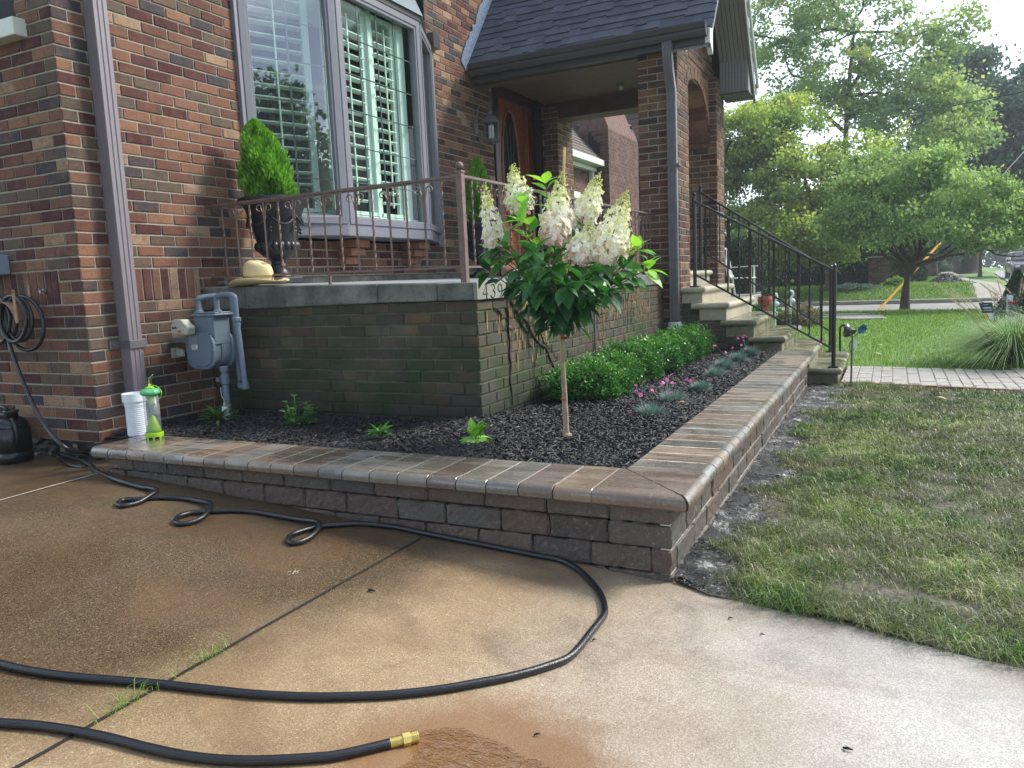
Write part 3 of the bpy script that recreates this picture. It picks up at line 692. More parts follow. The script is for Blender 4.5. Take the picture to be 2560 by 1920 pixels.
# ---- front door in its niche
mb = MB(); XD = -4.42
mb.box((XD-.05,8.15,-.0),(XW-.02,8.18,2.36)); 
fr(mb, Vector((XD+.02,8.60,0)), Vector((XD+.02,9.98,0)), .0, 2.42, .13, .10)
mb.box((XD-.04,8.18,0),(XD+.03,8.62,2.45)); mb.box((XD-.04,9.9,0),(XD+.03,10.12,2.45)); mb.box((XD-.02,8.72,2.24),(XD+.05,9.88,2.32)); mb.box((XD+.03,8.20,2.36),(XD+.12,10.1,2.42))
door = mb.build('door_frame', M['door_dk'], house, bevel=.006)
mb = MB(); mb.box((XD-.06,8.72,.03),(XD,9.58,2.26)); mb.box((XD-.05,9.60,.03),(XD+.015,9.86,2.26)); mb.box((XD-.02,9.64,.1),(XD+.03,9.82,2.16))
cy, cz, ry, rz = 9.14, 1.40, .215, .72
mb.tube([(XD+.004, cy+(ry+.03)*math.cos(t), cz+(rz+.03)*math.sin(t)) for t in np.linspace(0,2*math.pi,40)], .022, 8, caps=False)
d2 = mb.build('door', M['door'], house, bevel=.004)
mb = MB(); mb.add([(XD+.008, cy+ry*math.cos(t), cz+rz*math.sin(t)) for t in np.linspace(0,2*math.pi,40)[:-1]], [tuple(range(39))])
t = NT('bevelled door glass'); t.set(srgb(34,40,40), .10, spec=.8); t.bump(t.vor(22), .5, .006); mb.build('door_glass', t.mat, d2)
mb = MB()
for s in (-.5,0,.5): mb.tube([(XD+.012, cy+s*ry*1.1, cz-rz*.8),(XD+.012, cy+s*ry*.5, cz),(XD+.012, cy+s*ry*1.1, cz+rz*.8)], .004, 6)
mb.build('glass_caming', M['frame_dk'], d2)
# downspouts
def downspout(pts, wd, dp, mat, N1=(1,0,0), parent=None, name='downspout'):
    """rectangular fluted pipe following pts; wd across, dp away from the wall"""
    mb = MB(); pts = [Vector(p) for p in pts]; Nn = Vector(N1); A = Vector((0,0,1)).cross(Nn).normalized()
    prof = [(-wd/2,0),(-wd/2,dp*.92)] ; nfl = 6
    for k in range(nfl):
        a = -wd/2 + wd*(k+.12)/nfl; b = -wd/2 + wd*(k+.88)/nfl
        prof += [(a, dp),(b, dp)] if k % 2 == 0 else [(a, dp*.94),(b, dp*.94)]
    prof += [(wd/2,dp*.92),(wd/2,0)]; m = len(prof); vs = []
    for p in pts: vs += [p + A*u + Nn*v for (u, v) in prof]
    fs = [(i*m+j, i*m+(j+1)%m, (i+1)*m+(j+1)%m, (i+1)*m+j) for i in range(len(pts)-1) for j in range(m)]
    fs += [tuple(range(m)), tuple((len(pts)-1)*m+j for j in range(m))]
    mb.add(vs, fs); return mb.build(name, mat, parent)
dsp = downspout([(XW+.012,3.14,4.2),(XW+.012,3.14,1.2),(XW+.012,3.135,-.58)], .095, .085, M['ds'], parent=house)
mb = MB(); mb.box((XW+.006,3.02,-.305),(XW+.016,3.27,-.255)); mb.box((XW+.014,3.085,-.305),(XW+.104,3.093,-.255)); mb.box((XW+.098,3.085,-.305),(XW+.105,3.195,-.255)); mb.box((XW+.014,3.187,-.305),(XW+.104,3.195,-.255))
for yy in (3.04,3.24): mb.ball((XW+.018,yy,-.28), .007)
mb.build('strap', M['ds_dk'], dsp, bevel=.002)
# white corrugated drain pipe on the cap
mb = MB(); c = Vector((XW+.39, 2.86, 0)); c = Vector((-3.762,2.86,0))
pr = [(.050,-.765)]
for k in range(15): z = -.76+.011*k; pr += [(.054,z+.002),(.054,z+.006),(.050,z+.0075),(.050,z+.0105)]
pr += [(.070,-.592),(.070,-.625+.03),(.070,-.56),(.074,-.56),(.074,-.528),(.055,-.528),(.055,-.60)]
pr = [(a, b) for a, b in pr]
mb.lathe(pr[:61]+[(.056,-.594),(.056,-.575),(.063,-.573),(.063,-.528),(.055,-.528),(.055,-.58)], c, 32)
tag(mb.build('drain_pipe', M['pvc'], smooth=False), 'white corrugated drain pipe standing on the cap under the left downspout', 'drain pipe')
# ================================================================== FRONT PORCH
porch = thing('front_porch', 'raised entry porch of mossy brick with slate roofed gable and house number 439', 'porch', (-3.1,6.5,-.8))
PX, PY = -2.075, 3.775
mb = MB()
bricks(mb, (0,PY,0), (1,0,0), (0,-1,0), XW+.02, PX, -.92, -.105, off=PX, bm=0, mm=1)
bricks(mb, (PX,0,0), (0,1,0), (1,0,0), PY, 7.74, -.92, -.105, off=PY, bm=0, mm=1, bl=BL*.97)
bw = mb.build('base_wall', [M['brick_porch'], M['mortar_porch']], porch, fix=False)
mb = MB(); mb.box((XW,PY+.02,-1.1),(PX-.02,10.15,-.14)); mb.build('core', M['soil'], porch)
def slab(mb, a, b, c, d, za, zb, th_a, th_b):  pass
# ledge stones: front run (along X) and side run (along Y)
mb = MB(); xs_ = [XW, -3.77, -2.72, PX-.235]
def fz(x): return .0 + (PX-x)*.023-.004
for x0, x1 in zip(xs_[:-1], xs_[1:]):
    t0 = -.113 if x0 < -2.8 else -.100; t1 = -.108 if x1 < -2.8 else -.100
    a = x0+.002; b = x1-.002
    mb.add([(a,PY-.028,t0),(b,PY-.028,t1),(b,PY+.20,t1),(a,PY+.20,t0),(a,PY-.022,fz(a)),(b,PY-.022,fz(b)),(b,PY+.20,fz(b)+.002),(a,PY+.20,fz(a)+.002)],
           [(0,3,2,1),(4,5,6,7),(0,1,5,4),(1,2,6,5),(2,3,7,6),(3,0,4,7)])
ysq = [4.132, 5.05, 6.3, 7.70]
for y0, y1 in zip(ysq[:-1], ysq[1:]): mb.box((PX-.22,y0+.002,-.105),(PX+.022,y1-.002,-.003))
mb.build('ledge', M['ledge'], porch, bevel=.008)
# corner stone with the number carved in its side face, and its neighbour
mb = MB(); mb.box((PX-.233,PY-.026,-.100),(PX-.002,PY+.2,-.002)); mb.build('ledge', M['ledge'], porch, bevel=.006)
mb = MB(); mb.box((PX-.001,PY-.027,-.100),(PX+.024,4.128,-.002)); ns = mb.build('number_stone', M['ledge_clean'], porch, bevel=.004)
# carved digits
mb = MB(); XN = PX+.0255
def dg(pts, y0, z0, s=.052):
    p = [(XN, y0+u*s*.78, z0+v*s) for u, v in pts]
    mb.tube(p, .0028, 6)
zb = -.092; s = .075
arc = lambda cx, cy, rx, ry, a0, a1, n=9: [(cx+rx*math.cos(math.radians(a0+(a1-a0)*k/n)), cy+ry*math.sin(math.radians(a0+(a1-a0)*k/n))) for k in range(n+1)]
dg([(.72,0),(.72,1.0),(0,.30),(1,.30)], 3.814, zb, s); mb.tube([(XN,3.814+.036,zb),(XN,3.814+.052,zb)], .0028, 6)
dg(arc(.45,.76,.38,.24,150,-80)+arc(.42,.27,.48,.27,75,-160), 3.908, zb, s)
dg(arc(.48,.70,.42,.30,0,360,14)+[(.88,.62)]+arc(.20,.55,.68,.55,0,-75), 3.998, zb, s)
for q in mb.v[:0]: pass
mb.build('house_number', M['carved'], ns)
# floor
mb = MB(); z1 = fz(XW)+.004
mb.add([(XW,PY+.19,z1),(PX-.2,PY+.19,.0005),(PX-.2,10.1,.0005),(XW,10.1,z1),(XW,PY+.19,z1-.1),(PX-.2,PY+.19,-.1),(PX-.2,10.1,-.1),(XW,10.1,z1-.1)],
       [(0,1,2,3),(4,7,6,5),(0,4,5,1),(1,5,6,2),(2,6,7,3),(3,7,4,0)])
mb.build('floor', M['floor'], porch)
mb = MB(); mb.box((XW,PY+.3,z1-.03),(XW+.02,7.9,z1+.045)); mb.build('threshold', M['ledge'], porch, bevel=.004)
# pillars
def pillar(x0, x1, y0, y1, z0, z1, name='pillar', fx=True):
    mb = MB()
    bricks(mb, (0,y0,0), (1,0,0), (0,-1,0), x0, x1, z0, z1, off=x0, bl=BL)
    bricks(mb, (x1,0,0), (0,1,0), (1,0,0), y0, y1, z0, z1, off=y0+BL/2)
    bricks(mb, (0,y1,0), (1,0,0), (0,1,0), x0, x1, z0, z1, off=x0)
    bricks(mb, (x0,0,0), (0,1,0), (-1,0,0), y0, y1, z0, z1, off=y0)
    mb.box((x0+.005,y0+.005,z0),(x1-.005,y1-.005,z1),1)
    return mb.build(name, [M['brick_pillar'], M['mortar']], porch, fix=False)
pillar(-2.29,-1.905,7.70,8.14,-1.1,2.22)
pillar(-2.29,-1.905,9.585,10.01,-1.1,2.26)
pillar(-4.13,-3.95,9.60,10.12,-.0,2.2)
# front arch wall
XA = -2.0; AC, AR, AZ, AH = 8.87, .715, 1.45, .64
def archh(z):
    if z < AZ: return [(AC-AR, AC+AR)]
    if z < AZ+AH: hw = AR*math.sqrt(max(0, 1-((z-AZ)/AH)**2)); return [(AC-hw, AC+hw)]
    return []
def gab(z):
    top = 2.50 + 1.277*0
    if z < 2.35: return []
    hw = max(0.02, (3.72-z)/1.277); return [(7, 8.83-hw), (8.83+hw, 11)]
mb = MB()
bricks(mb, (XA,0,0), (0,1,0), (1,0,0), 7.9, 9.9, 0.02, 3.7, off=8.0, holef=lambda z: archh(z)+gab(z))
for k in range(15):        # soldier ring
    a = math.pi*(k+.5)/15
    if k in (0,14): pass
    c = Vector((XA+.004, AC+(AR+.055)*math.cos(a), AZ+(AH+.055)*math.sin(a))); rd = Vector((0,math.cos(a),math.sin(a)*AH/AR*1.0)).normalized(); tg = Vector((0,-rd.z,rd.y))
    mb.obox(c, (1,0,0), tg, rd, .014, .068, .052, 0); 
    for e in (-.02,): pass
for k in range(24):        # soffit of the arch
    a0, a1 = math.pi*k/24, math.pi*(k+1)/24
    p = lambda a, x: (x, AC+AR*math.cos(a), AZ+AH*math.sin(a)); mb.quad(p(a0,XA), p(a1,XA), p(a1,XA-.26), p(a0,XA-.26), 0)
mb.build('arch_wall', [M['brick_pillar'], M['mortar']], porch, fix=False)
mb = MB(); bricks(mb, (XA-.26,0,0), (0,1,0), (-1,0,0), 7.9, 9.9, 0.02, 2.35, off=8.0, holef=lambda z: archh(z)); mb.build('arch_wall', [M['brick_pillar'], M['mortar']], porch, fix=False)
# beams and ceiling
mb = MB(); mb.box((XW+.01,7.70,2.10),(-2.30,7.86,2.34)); mb.box((XW+.01,9.66,2.06),(-2.28,9.98,2.34)); mb.box((-2.28,7.86,2.22),(-2.0,9.66,2.34)); mb.build('beam', M['soffit'], porch, bevel=.006)
mb = MB()
for k in range(18): y = 7.86+.1*k; mb.box((XW+.02,y+.003,2.262),(-2.26,y+.097,2.29))
mb.build('ceiling', M['soffit'], porch)
mb = MB(); mb.lathe([(.0,2.265),(.05,2.26),(.045,2.22),(.02,2.19),(0,2.185)], (-2.95,9.2,0), 14); mb.build('ceiling_lamp', M['steel'], porch)
# ---- roof: near slope of shingles rising from the gutter to the ridge
EY, EZ, RY, RZ = 7.56, 2.235, 8.83, 3.86
XR0, XR1 = XW, -1.55
sl_ = Vector((0, RY-EY, RZ-EZ)); SLn = sl_.length; sU = sl_.normalized(); sN = Vector((0,-sU.z,sU.y))
def roof_side(mb, base, up, nrm, x0, x1, L, mat=0, expo=.115):
    mb.add([base+Vector((x0,0,0)), base+Vector((x1,0,0)), base+up*L+Vector((x1,0,0)), base+up*L+Vector((x0,0,0))], [(0,1,2,3)], 1)
    k = 0; s = -.02
    while s < L:
        x = x0 + random.uniform(-.1,0); 
        # base course
        def tile(a, b, s0, s1, h, rr):
            h *= 1.3
            a = max(a, x0); b = min(b, x1)
            if b-a < .01: return
            p = [base+Vector((a,0,0))+up*s0+nrm*h, base+Vector((b,0,0))+up*s0+nrm*h, base+Vector((b,0,0))+up*s1+nrm*(h*.35), base+Vector((a,0,0))+up*s1+nrm*(h*.35)]
            q = [p[0]-nrm*h, p[1]-nrm*h]
            mb.add(p+q, [(0,1,2,3),(4,5,1,0),(1,5,2),(0,3,4)], mat, rr)
        while x < x1:
            wd = random.uniform(.07,.21)
            if random.random() < .55: tile(x, x+wd, s-.003, s+expo*1.12, .0135, random.uniform(.0,.55))
            else: tile(x, x+wd, s+.035, s+expo*1.3, .006, random.uniform(.45,1))
            x += wd
        s += expo; k += 1
mb = MB(); roof_side(mb, Vector((0,EY,EZ)), sU, sN, XR0+.01, XR1+.02, SLn)
fU = Vector((0,-sU.y,sU.z)); fN = Vector((0,sU.z,sU.y))
roof_side(mb, Vector((0,2*RY-EY,EZ)), fU, fN, XR0+.01, XR1, SLn)
mb.build('roof', [M['shingle'], M['gutter']], porch, fix=False)
mb = MB()     # rough silver and tar flashing against the house wall
a0 = Vector((XW+.012,EY,EZ))
pts = []
for k in range(40):
    p = a0 + sU*(SLn*k/39); pts.append((p + sN*.02 + Vector((.004,0,0)), p + sN*(.13+.05*random.random()) + Vector((.006,0,0))))
for (a, b), (c, d) in zip(pts[:-1], pts[1:]): mb.quad(a, c, d, b)
mb.build('flashing', M['lead'], porch)
# gutter: K profile extruded along X
def gutter(mb, x0, x1, yb, zt, sgn=-1, mi=0):
    pr = [(0,0),(0,-.11),(.065,-.11),(.085,-.075),(.085,-.055),(.105,-.045),(.118,-.008),(.118,0),(.108,0),(.10,-.03)]
    vs = [(x, yb+sgn*u, zt+v) for x in (x0, x1) for u, v in pr]; m = len(pr)
    mb.add(vs, [(j, (j+1)%m, m+(j+1)%m, m+j) for j in range(m)] + [tuple(range(m)), tuple(range(m, 2*m))], mi)
mb = MB(); gutter(mb, XW+.10, -1.575, 7.545, 2.262); mb.build('gutter', M['gutter'], porch)
mb = MB(); mb.box((XW+.10,7.555,2.10),(-1.60,7.60,2.25),0); mb.box((XW+.08,7.55,2.115),(-1.62,7.71,2.128),0); mb.build('fascia', M['gutter'], porch)
mb = MB(); mb.prism([(-1.60,7.55,2.10),(-1.60,7.60,2.09),(-1.60,7.68,2.02),(-1.60,7.68,2.37),(-1.60,7.55,2.22)], (.045,0,0)); mb.build('fascia', M['trimw'], porch)
# front rake: fascia boards, beadboard soffit, far eave box
def rk(y, off=0.): return RZ - 1.28*abs(y-RY) - off
mb = MB()
for sg in (-1, 1):
    ya, yb = RY, RY+sg*(RY-EY+.02)
    if sg < 0: continue
    dn = 0; mb.prism([(XR1-.02,ya,rk(ya)-dn),(XR1-.02,yb,rk(yb)-dn),(XR1-.02,yb,rk(yb)-.20),(XR1-.02,ya,rk(ya)-.20)], (.03,0,0))
mb.build('rake_board', M['bead'], porch, bevel=.003)
mb = MB(); yb = EY+.02; mb.prism([(XR1-.03,RY,rk(RY)-.08),(XR1-.03,yb,rk(yb)-.08),(XR1-.03,yb,rk(yb)-.20),(XR1-.03,RY,rk(RY)-.20)], (.02,0,0)); mb.build('rake_board', M['gutter'], porch)
mb = MB(); mb.tube([(XR1+.03,RY+.02,RZ-.03),(XR1+.03,2*RY-EY+.06,EZ-.04)], .018, 8); mb.build('rake_trim', M['trimw'], porch)
mb = MB()
for sg in (-1, 1):      # soffit boards run down the slope under the overhang
    nb = 7
    for k in range(nb):
        x0 = -1.905 + (XR1-.02+1.905)*k/nb; x1 = x0 + (XR1-.02+1.905)/nb - .006
        ya, yb = RY, RY+sg*(RY-EY+.0); p = [(x0,ya,rk(ya)-.17),(x1,ya,rk(ya)-.17),(x1,yb,rk(yb)-.17),(x0,yb,rk(yb)-.17)]
        mb.prism(p, (0,0,.02))
mb.build('soffit', M['bead'], porch)
mb = MB(); nb = 9         # boxed far eave
for k in range(nb):
    x0 = -1.905 + .325*k/nb; mb.box((x0,9.79,2.105),(x0+.325/nb-.005,9.81,2.60))
mb.box((-1.905,9.805,2.10),(-1.575,10.25,2.5)); mb.build('eave_box', [M['bead']], porch)
mb = MB(); mb.box((-1.91,9.78,2.085),(-1.565,10.27,2.103)); mb.build('eave_box', M['gutter'], porch)
mb = MB(); gutter(mb, -4.1, -1.54, 10.15, 2.24, 1); mb.build('gutter', M['gutter'], porch)
# porch downspout on the near pillar
dso = downspout([(-1.945,7.545,2.15),(-1.945,7.555,2.03),(-1.945,7.60,1.88),(-1.945,7.685,1.72),(-1.945,7.685,.5),(-1.945,7.685,-.50)], .088, .075, M['ds_dk'], (0,-1,0), porch)
mb = MB(); mb.box((-2.02,7.60,1.03),(-1.87,7.692,1.05)); mb.box((-2.05,7.68,1.02),(-2.0,7.692,1.06)); mb.build('strap', M['ds_dk'], dso)
mb = MB(); mb.lathe([(.052,-.78),(.052,-.60),(.056,-.60),(.056,-.56),(.066,-.555),(.066,-.485),(.05,-.485),(.05,-.56)], (-1.945,7.64,0), 24)
tag(mb.build('drain_pipe', M['pvc']), 'short white drain pipe behind the hedge under the porch pillar downspout', 'drain pipe')
# dried roots and adhesive stains on the side of the porch wall
mb = MB()
def root(p0, p1, q0, q1, rad=.006):
    n = 9; pts = []
    for k in range(n):
        t = k/(n-1); pts.append((PX+.012, p0+(p1-p0)*t+random.uniform(-.02,.02), q0+(q1-q0)*t+random.uniform(-.02,.02)))
    mb.tube(spline(pts,3), [rad*(1-.6*i/24) for i in range(25)], 5)
root(4.20,4.95,-.12,-.68,.010); root(4.12,4.16,-.14,-.75,.009); root(4.5,4.9,-.3,-.55,.005); root(3.98,4.2,-.16,-.3,.006); root(4.6,4.45,-.3,-.7,.005); root(6.5,6.45,-.15,-.5,.004); root(4.25,4.5,-.2,-.45,.007)
for k in range(26): y = random.uniform(4.1,7.0); root(y, y+random.uniform(-.06,.06), random.uniform(-.12,-.3), random.uniform(-.3,-.6), random.uniform(.001,.0025))
o = mb.build('dried_vine', simple('dead vine', srgb(44,36,28), .9, var=.3), porch)
mb = MB()
for k in range(420):
    y = random.choice((random.gauss(4.35,.22), random.gauss(5.9,.45), random.gauss(6.7,.3), random.gauss(4.7,.2))); z = -.13 - abs(random.gauss(0,.15)); s = random.uniform(.005,.022)
    if not 3.85 < y < 7.5 or z < -.72: continue
    n = 6; h = random.uniform(1,4)
    mb.add([(PX+.0085, y+s*.5*random.uniform(.5,1)*math.cos(6.28*i/n), z+s*h*random.uniform(.5,1)*math.sin(6.28*i/n)) for i in range(n)], [tuple(range(n))])
o = mb.build('ivy_residue', [simple('ochre residue', srgb(132,112,66), .9, var=.4)], porch, fix=False); o['kind'] = 'stuff'
mb = MB(); mb.tube([(PX+.02,5.62,-.12),(PX+.02,5.62,-.8)], .008, 8); mb.tube([(-2.05,5.63,-.12),(PX+.02,5.62,-.14)], .008, 8); mb.build('conduit', M['ds_dk'], porch)
# ================================================================== RAILINGS
def scroll(mb, c, U, s=1., rad=.0045):
    """pair of C scrolls either side of a baluster, in the plane of U and z"""
    c = Vector(c); U = Vector(U)
    for sg in (-1, 1):
        pts = [(.004*sg,-.075),(.010*sg,-.035),(.022*sg,-.004)] + [(.040*sg+.022*math.cos(math.radians(a))*sg, .0+.020*math.sin(math.radians(a))) for a in (150,110,70,30,-10,-50,-95)]
        mb.tube([c + U*(u*s) + Vector((0,0,v*s)) for u, v in pts], rad, 5)
rail = thing('porch_railing', 'rusty brown wrought iron railing with scrolls around the porch edge', 'railing', (-2.18,3.85,0))
zt, zbm = .578, .098
xP = -2.180; yP = 3.85
mb = MB(); mb.bar((XW+.01,yP,zt),(xP,yP,zt+.012),.030,.014); mb.bar((xP,yP,zt+.012),(xP+.02,7.70,zt+.01),.030,.014); mb.bar((XW+.01,yP,zt-.012),(xP,yP,zt),.012,.012); mb.box((XW+.005,yP-.02,zt-.06),(XW+.02,yP+.02,zt+.0)); mb.build('top_rail', M['rust'], rail)
mb = MB(); mb.bar((XW+.01,yP,zbm+.01),(xP,yP,zbm-.012),.022,.012); mb.bar((xP,yP,zbm-.012),(xP+.02,7.70,zbm-.0),.022,.012); mb.build('bottom_rail', M['rust'], rail)
mb = MB(); mb.box((xP-.019,yP-.019,-.004),(xP+.019,yP+.019,zt+.03)); mb.box((xP-.023,yP-.023,zt+.028),(xP+.023,yP+.023,zt+.04)); mb.ball((xP,yP,zt+.066),.024); mb.build('post', M['rust'], rail, bevel=.002)
def baluster(p0, p1, U, tw, scr, parent, mat, thick=.0105, name='baluster', knots=()):
    mb = MB(); p0 = Vector(p0); p1 = Vector(p1); n = 26
    pts = [p0+(p1-p0)*k/(n-1) for k in range(n)]
    L = (p1-p0).length
    r_ = [thick*.72*(1 + (.55*sum(math.exp(-((k/(n-1)-q)*22)**2) for q in knots) if knots else 0)) for k in range(n)]
    mb.tube(pts, r_, 4, twist=(.55 if tw else 0))
    if scr: scroll(mb, p1 - Vector((0,0,.045)), U)
    return mb.build(name, mat, parent)
nb = 16; dx = .1215
for k in range(nb):
    x = -4.005 + dx*k
    if x > xP-.05: break
    baluster((x,yP,zbm),(x,yP,zt), (1,0,0), k % 2 == 0, k % 2 == 1, rail, M['rust'])
k = 0; y = yP+.12
while y < 7.62:
    baluster((xP+.005,y,zbm),(xP+.005,y,zt), (0,1,0), k % 2 == 0, k % 2 == 1, rail, M['rust']); y += .1215; k += 1
for (x, y) in ((-3.145,yP),(xP+.01,5.7)): 
    mb = MB(); mb.box((x-.008,y-.008,-.01),(x+.008,y+.008,zbm)); mb.build('foot', M['rust'], rail)
# ---- steps
steps = thing('stone_steps', 'flight of pale limestone entry steps with rounded wet treads and brick sides', 'steps', (-.9,8.5,-1.12))
TZ = [-.948, -.797, -.648, -.482, -.308, -.147, .018]; TX = [-.405, -.655, -.905, -1.165, -1.425, -1.66, -1.93]
YN, YF = 7.74, 9.30
def tread(mb, x0, x1, y0, y1, zt, th=.062, rn=True):
    """slab with a bullnose on the front (+X) and on the near (-Y) side"""
    h = th/2; n = 7; vs = []
    prof = [(h*math.cos(math.pi/2-math.pi*k/n)-h, h*math.sin(math.pi/2-math.pi*k/n)) for k in range(n+1)]
    for (o_, z) in prof:
        vs += [(x0, y0-o_, zt-h+z), (x1+o_, y0-o_, zt-h+z), (x1+o_, y1+o_*.0, zt-h+z), (x0, y1, zt-h+z)]
    m = len(prof); fs = [(0,1,2,3), tuple(4*(m-1)+q for q in (3,2,1,0))]
    for k in range(m-1):
        for j in range(4): fs.append((4*k+j, 4*(k+1)+j, 4*(k+1)+(j+1)%4, 4*k+(j+1)%4))
    mb.add(vs, fs)
for i, (z, x) in enumerate(zip(TZ, TX)):
    mb = MB()
    xb = {0:-.72, 1:-1.0, 2:-1.245, 3:-1.51, 4:-1.80, 5:-1.895, 6:-2.35}[i]
    xb2 = x-.34
    y0 = YN - .03 if i < 5 else (YN-.02 if i == 5 else 8.16)
    if i == 0: y0 = 7.72; xb = -.735
    y1 = YF if i < 6 else 9.56
    if i == 6: x = -1.955
    tread(mb, min(xb, xb2), x, y0, y1, z)
    o = mb.build('tread', M['step_wet'] if i < 4 else M['step'], steps, bevel=0)
    for p in o.data.polygons: p.use_smooth = False
    mb = MB(); zb = (TZ[i-1] if i else -1.14); 
    mb.box((x-.30, y0+.045, zb-.0), (x-.035, y1-.02, z-.06)); 
    mb.build('riser', M['step_wet'] if i < 4 else M['step'], steps, bevel=.003)
mb = MB()      # brick side of the flight under the treads
prof = [(-1.90, -.92, TZ[5]-.062), (-1.53,-.92,TZ[4]-.062)]
def st_top(x):
    for z, tx in zip(reversed(TZ[:6]), reversed(TX[:6])):
        if x < tx-.05: return z-.062
    return -1.1
for k in range(-20, 2):
    za = Z0 + k*CO; zc = za + CO/2
    xr = -1.93
    for z, tx in zip(TZ[1:6], TX[1:6]):
        if zc < z-.062: xr = tx-.30; 
        if zc < z-.062: 
            xr = max(xr, tx-.30)
    xr = max([tx-.31 for z, tx in zip(TZ[1:6], TX[1:6]) if zc < z-.035] + [-1.93])
    if xr > -1.92 and zc > -1.0:
        bricks(mb, (0,YN+.035,0), (1,0,0), (0,-1,0), -1.93, xr, za, za+CO-.0002, off=-1.93 + (0 if k % 2 else BL/2), bl=BL)
mb.box((-1.93,YN+.04,-1.1),(-1.731,YF-.05,-.215),1); mb.box((-1.73,YN+.04,-1.1),(-1.481,YF-.05,-.376),1); mb.box((-1.48,YN+.04,-1.1),(-1.241,YF-.05,-.55),1); mb.box((-1.24,YN+.04,-1.1),(-.99,YF-.05,-.718),1)
mb.build('side_wall', [M['brick_porch'], M['mortar_porch']], steps, fix=False)
# ---- black step railings
def stair_rail(y, label, far=False):
    o = thing('step_railing', label, 'railing', (-.48,y,-.95), 'black iron step railings')
    xa, xb = (-1.775, -.482) if not far else (-2.03,-.605); zpa, zpb = (.775, .015) if not far else (1.0,.005)
    za, zb = (-.147 if not far else .018), -.948
    for (x, zt_, z0) in ((xa, zpa, za), (xb, zpb, zb)):
        mb = MB(); mb.lathe([(.019,z0),(.019,zt_-.045)], (x,y,0), 12); mb.lathe([(.022,zt_-.05),(.022,zt_-.035),(.012,zt_-.03)], (x,y,0), 12); mb.ball((x,y,zt_-.012), .019); mb.box((x-.045,y-.045,z0+.001),(x+.045,y+.045,z0+.012)); mb.build('post', M['iron'], o)
    t0, t1 = zpa-.075, zpb-.055; b0, b1 = (-.022, -.775) if not far else (.25,-.72)
    mb = MB(); mb.bar((xa,y,t0),(xb,y,t1),.036,.014); mb.bar((xa,y,t0-.013),(xb,y,t1-.013),.014,.014); mb.build('handrail', M['iron'], o, bevel=.003)
    mb = MB(); mb.bar((xa,y,b0),(xb,y,b1),.018,.018); mb.build('lower_rail', M['iron'], o)
    n = 12 if not far else 13
    for k in range(1, n):
        t = k/n; x = xa+(xb-xa)*t
        baluster((x,y,b0+(b1-b0)*t),(x,y,t0+(t1-t0)*t),(1,0,0), k % 2 == 0, False, o, M['iron'], .0115, knots=((.3,.42,.55,.68) if k % 3 == 1 else ()))
    return o
stair_rail(7.80, 'black iron railing on the near side of the stone steps')
stair_rail(9.24, 'black iron railing on the far side of the stone steps, against the brick buttress', True)
# ================================================================== RETAINING WALL
rw = thing('retaining_wall', 'low L shaped wall of tumbled concrete blocks with wet bullnose cap pavers', 'wall', (-.7,2.6,-1.09))
def blocks(mb, O, U, Nn, u0, u1, courses, gz, off, wets=1.0):
    O = Vector(O); U = Vector(U); Nn = Vector(Nn)
    for ci, (z0, z1) in enumerate(courses):
        u = u0 - off[ci]
        while u < u1:
            wd = random.choice((.25,.235,.265,.205)); a = max(u, u0); b = min(u+wd, u1); u += wd
            if b - a < .03 or z1 < gz((a+b)/2) - .01: continue
            j = lambda s=.0028: random.uniform(-s, s)
            d = random.uniform(-.003,.003); c = Vector((0,0,1)); e = .0055
            nu, nz2 = 14, 6; vs = []; idx = {}
            A, B, C, D = a+.0018, b-.0018, z0+.0016, z1-.0016
            for iz in range(nz2+1):
                for iu in range(nu+1):
                    fu = [0,.03]+[.03+.94*q_/(nu-2) for q_ in range(1,nu-2)]+[.97,1]; fz_ = [0,.07]+[.07+.86*q_/(nz2-2) for q_ in range(1,nz2-2)]+[.93,1]; uu = A+(B-A)*fu[iu]; zz = C+(D-C)*fz_[iz]
                    ed = min(iu, nu-iu, 99)/1.; ez = min(iz, nz2-iz)
                    dep = d + j(.0024) - (.0035 if iu in (1,nu-1) or iz in (1,nz2-1) else 0)*0; uu += (0 if iu in (0,nu) else ((.007 if iu == 1 else 0) + (-.007 if iu == nu-1 else 0))*0)
                    if iu in (0,nu) or iz in (0,nz2): dep -= e + random.uniform(0,.005); uu += j(.0034); zz += j(.0028)
                    if iu in (0,nu) and iz in (0,nz2): uu += (.007 if iu == 0 else -.007); zz += (.006 if iz == 0 else -.006); dep -= .005
                    vs.append(O+U*uu+c*zz+Nn*dep)
            base = len(vs); Wn = nu+1
            ring = [iz*Wn for iz in range(nz2+1)] + [nz2*Wn+iu for iu in range(1,nu+1)] + [iz*Wn+nu for iz in range(nz2-1,-1,-1)] + [iu for iu in range(nu-1,0,-1)]
            for q in ring: vs.append(vs[q] - Nn*.06)
            fs = [(iz*Wn+iu, iz*Wn+iu+1, (iz+1)*Wn+iu+1, (iz+1)*Wn+iu) for iz in range(nz2) for iu in range(nu)]
            m = len(ring); fs += [(ring[k], ring[(k+1)%m], base+(k+1)%m, base+k) for k in range(m)]
            mb.add(vs, fs, 0)
CS = [(-.881,-.793),(-.971,-.882),(-1.062,-.972),(-1.152,-1.063)]
mb = MB()
blocks(mb, (0,2.575,0), (1,0,0), (0,-1,0), -3.64, -.682, CS, dz, (.05,.14,.02,.12))
blocks(mb, (-.68,0,0), (0,1,0), (1,0,0), 2.575, 7.46, CS, lambda y: -1.12, (.10,.01,.16,.07))
mb.build('block_face', M['block'], rw, fix=True, smooth=False)
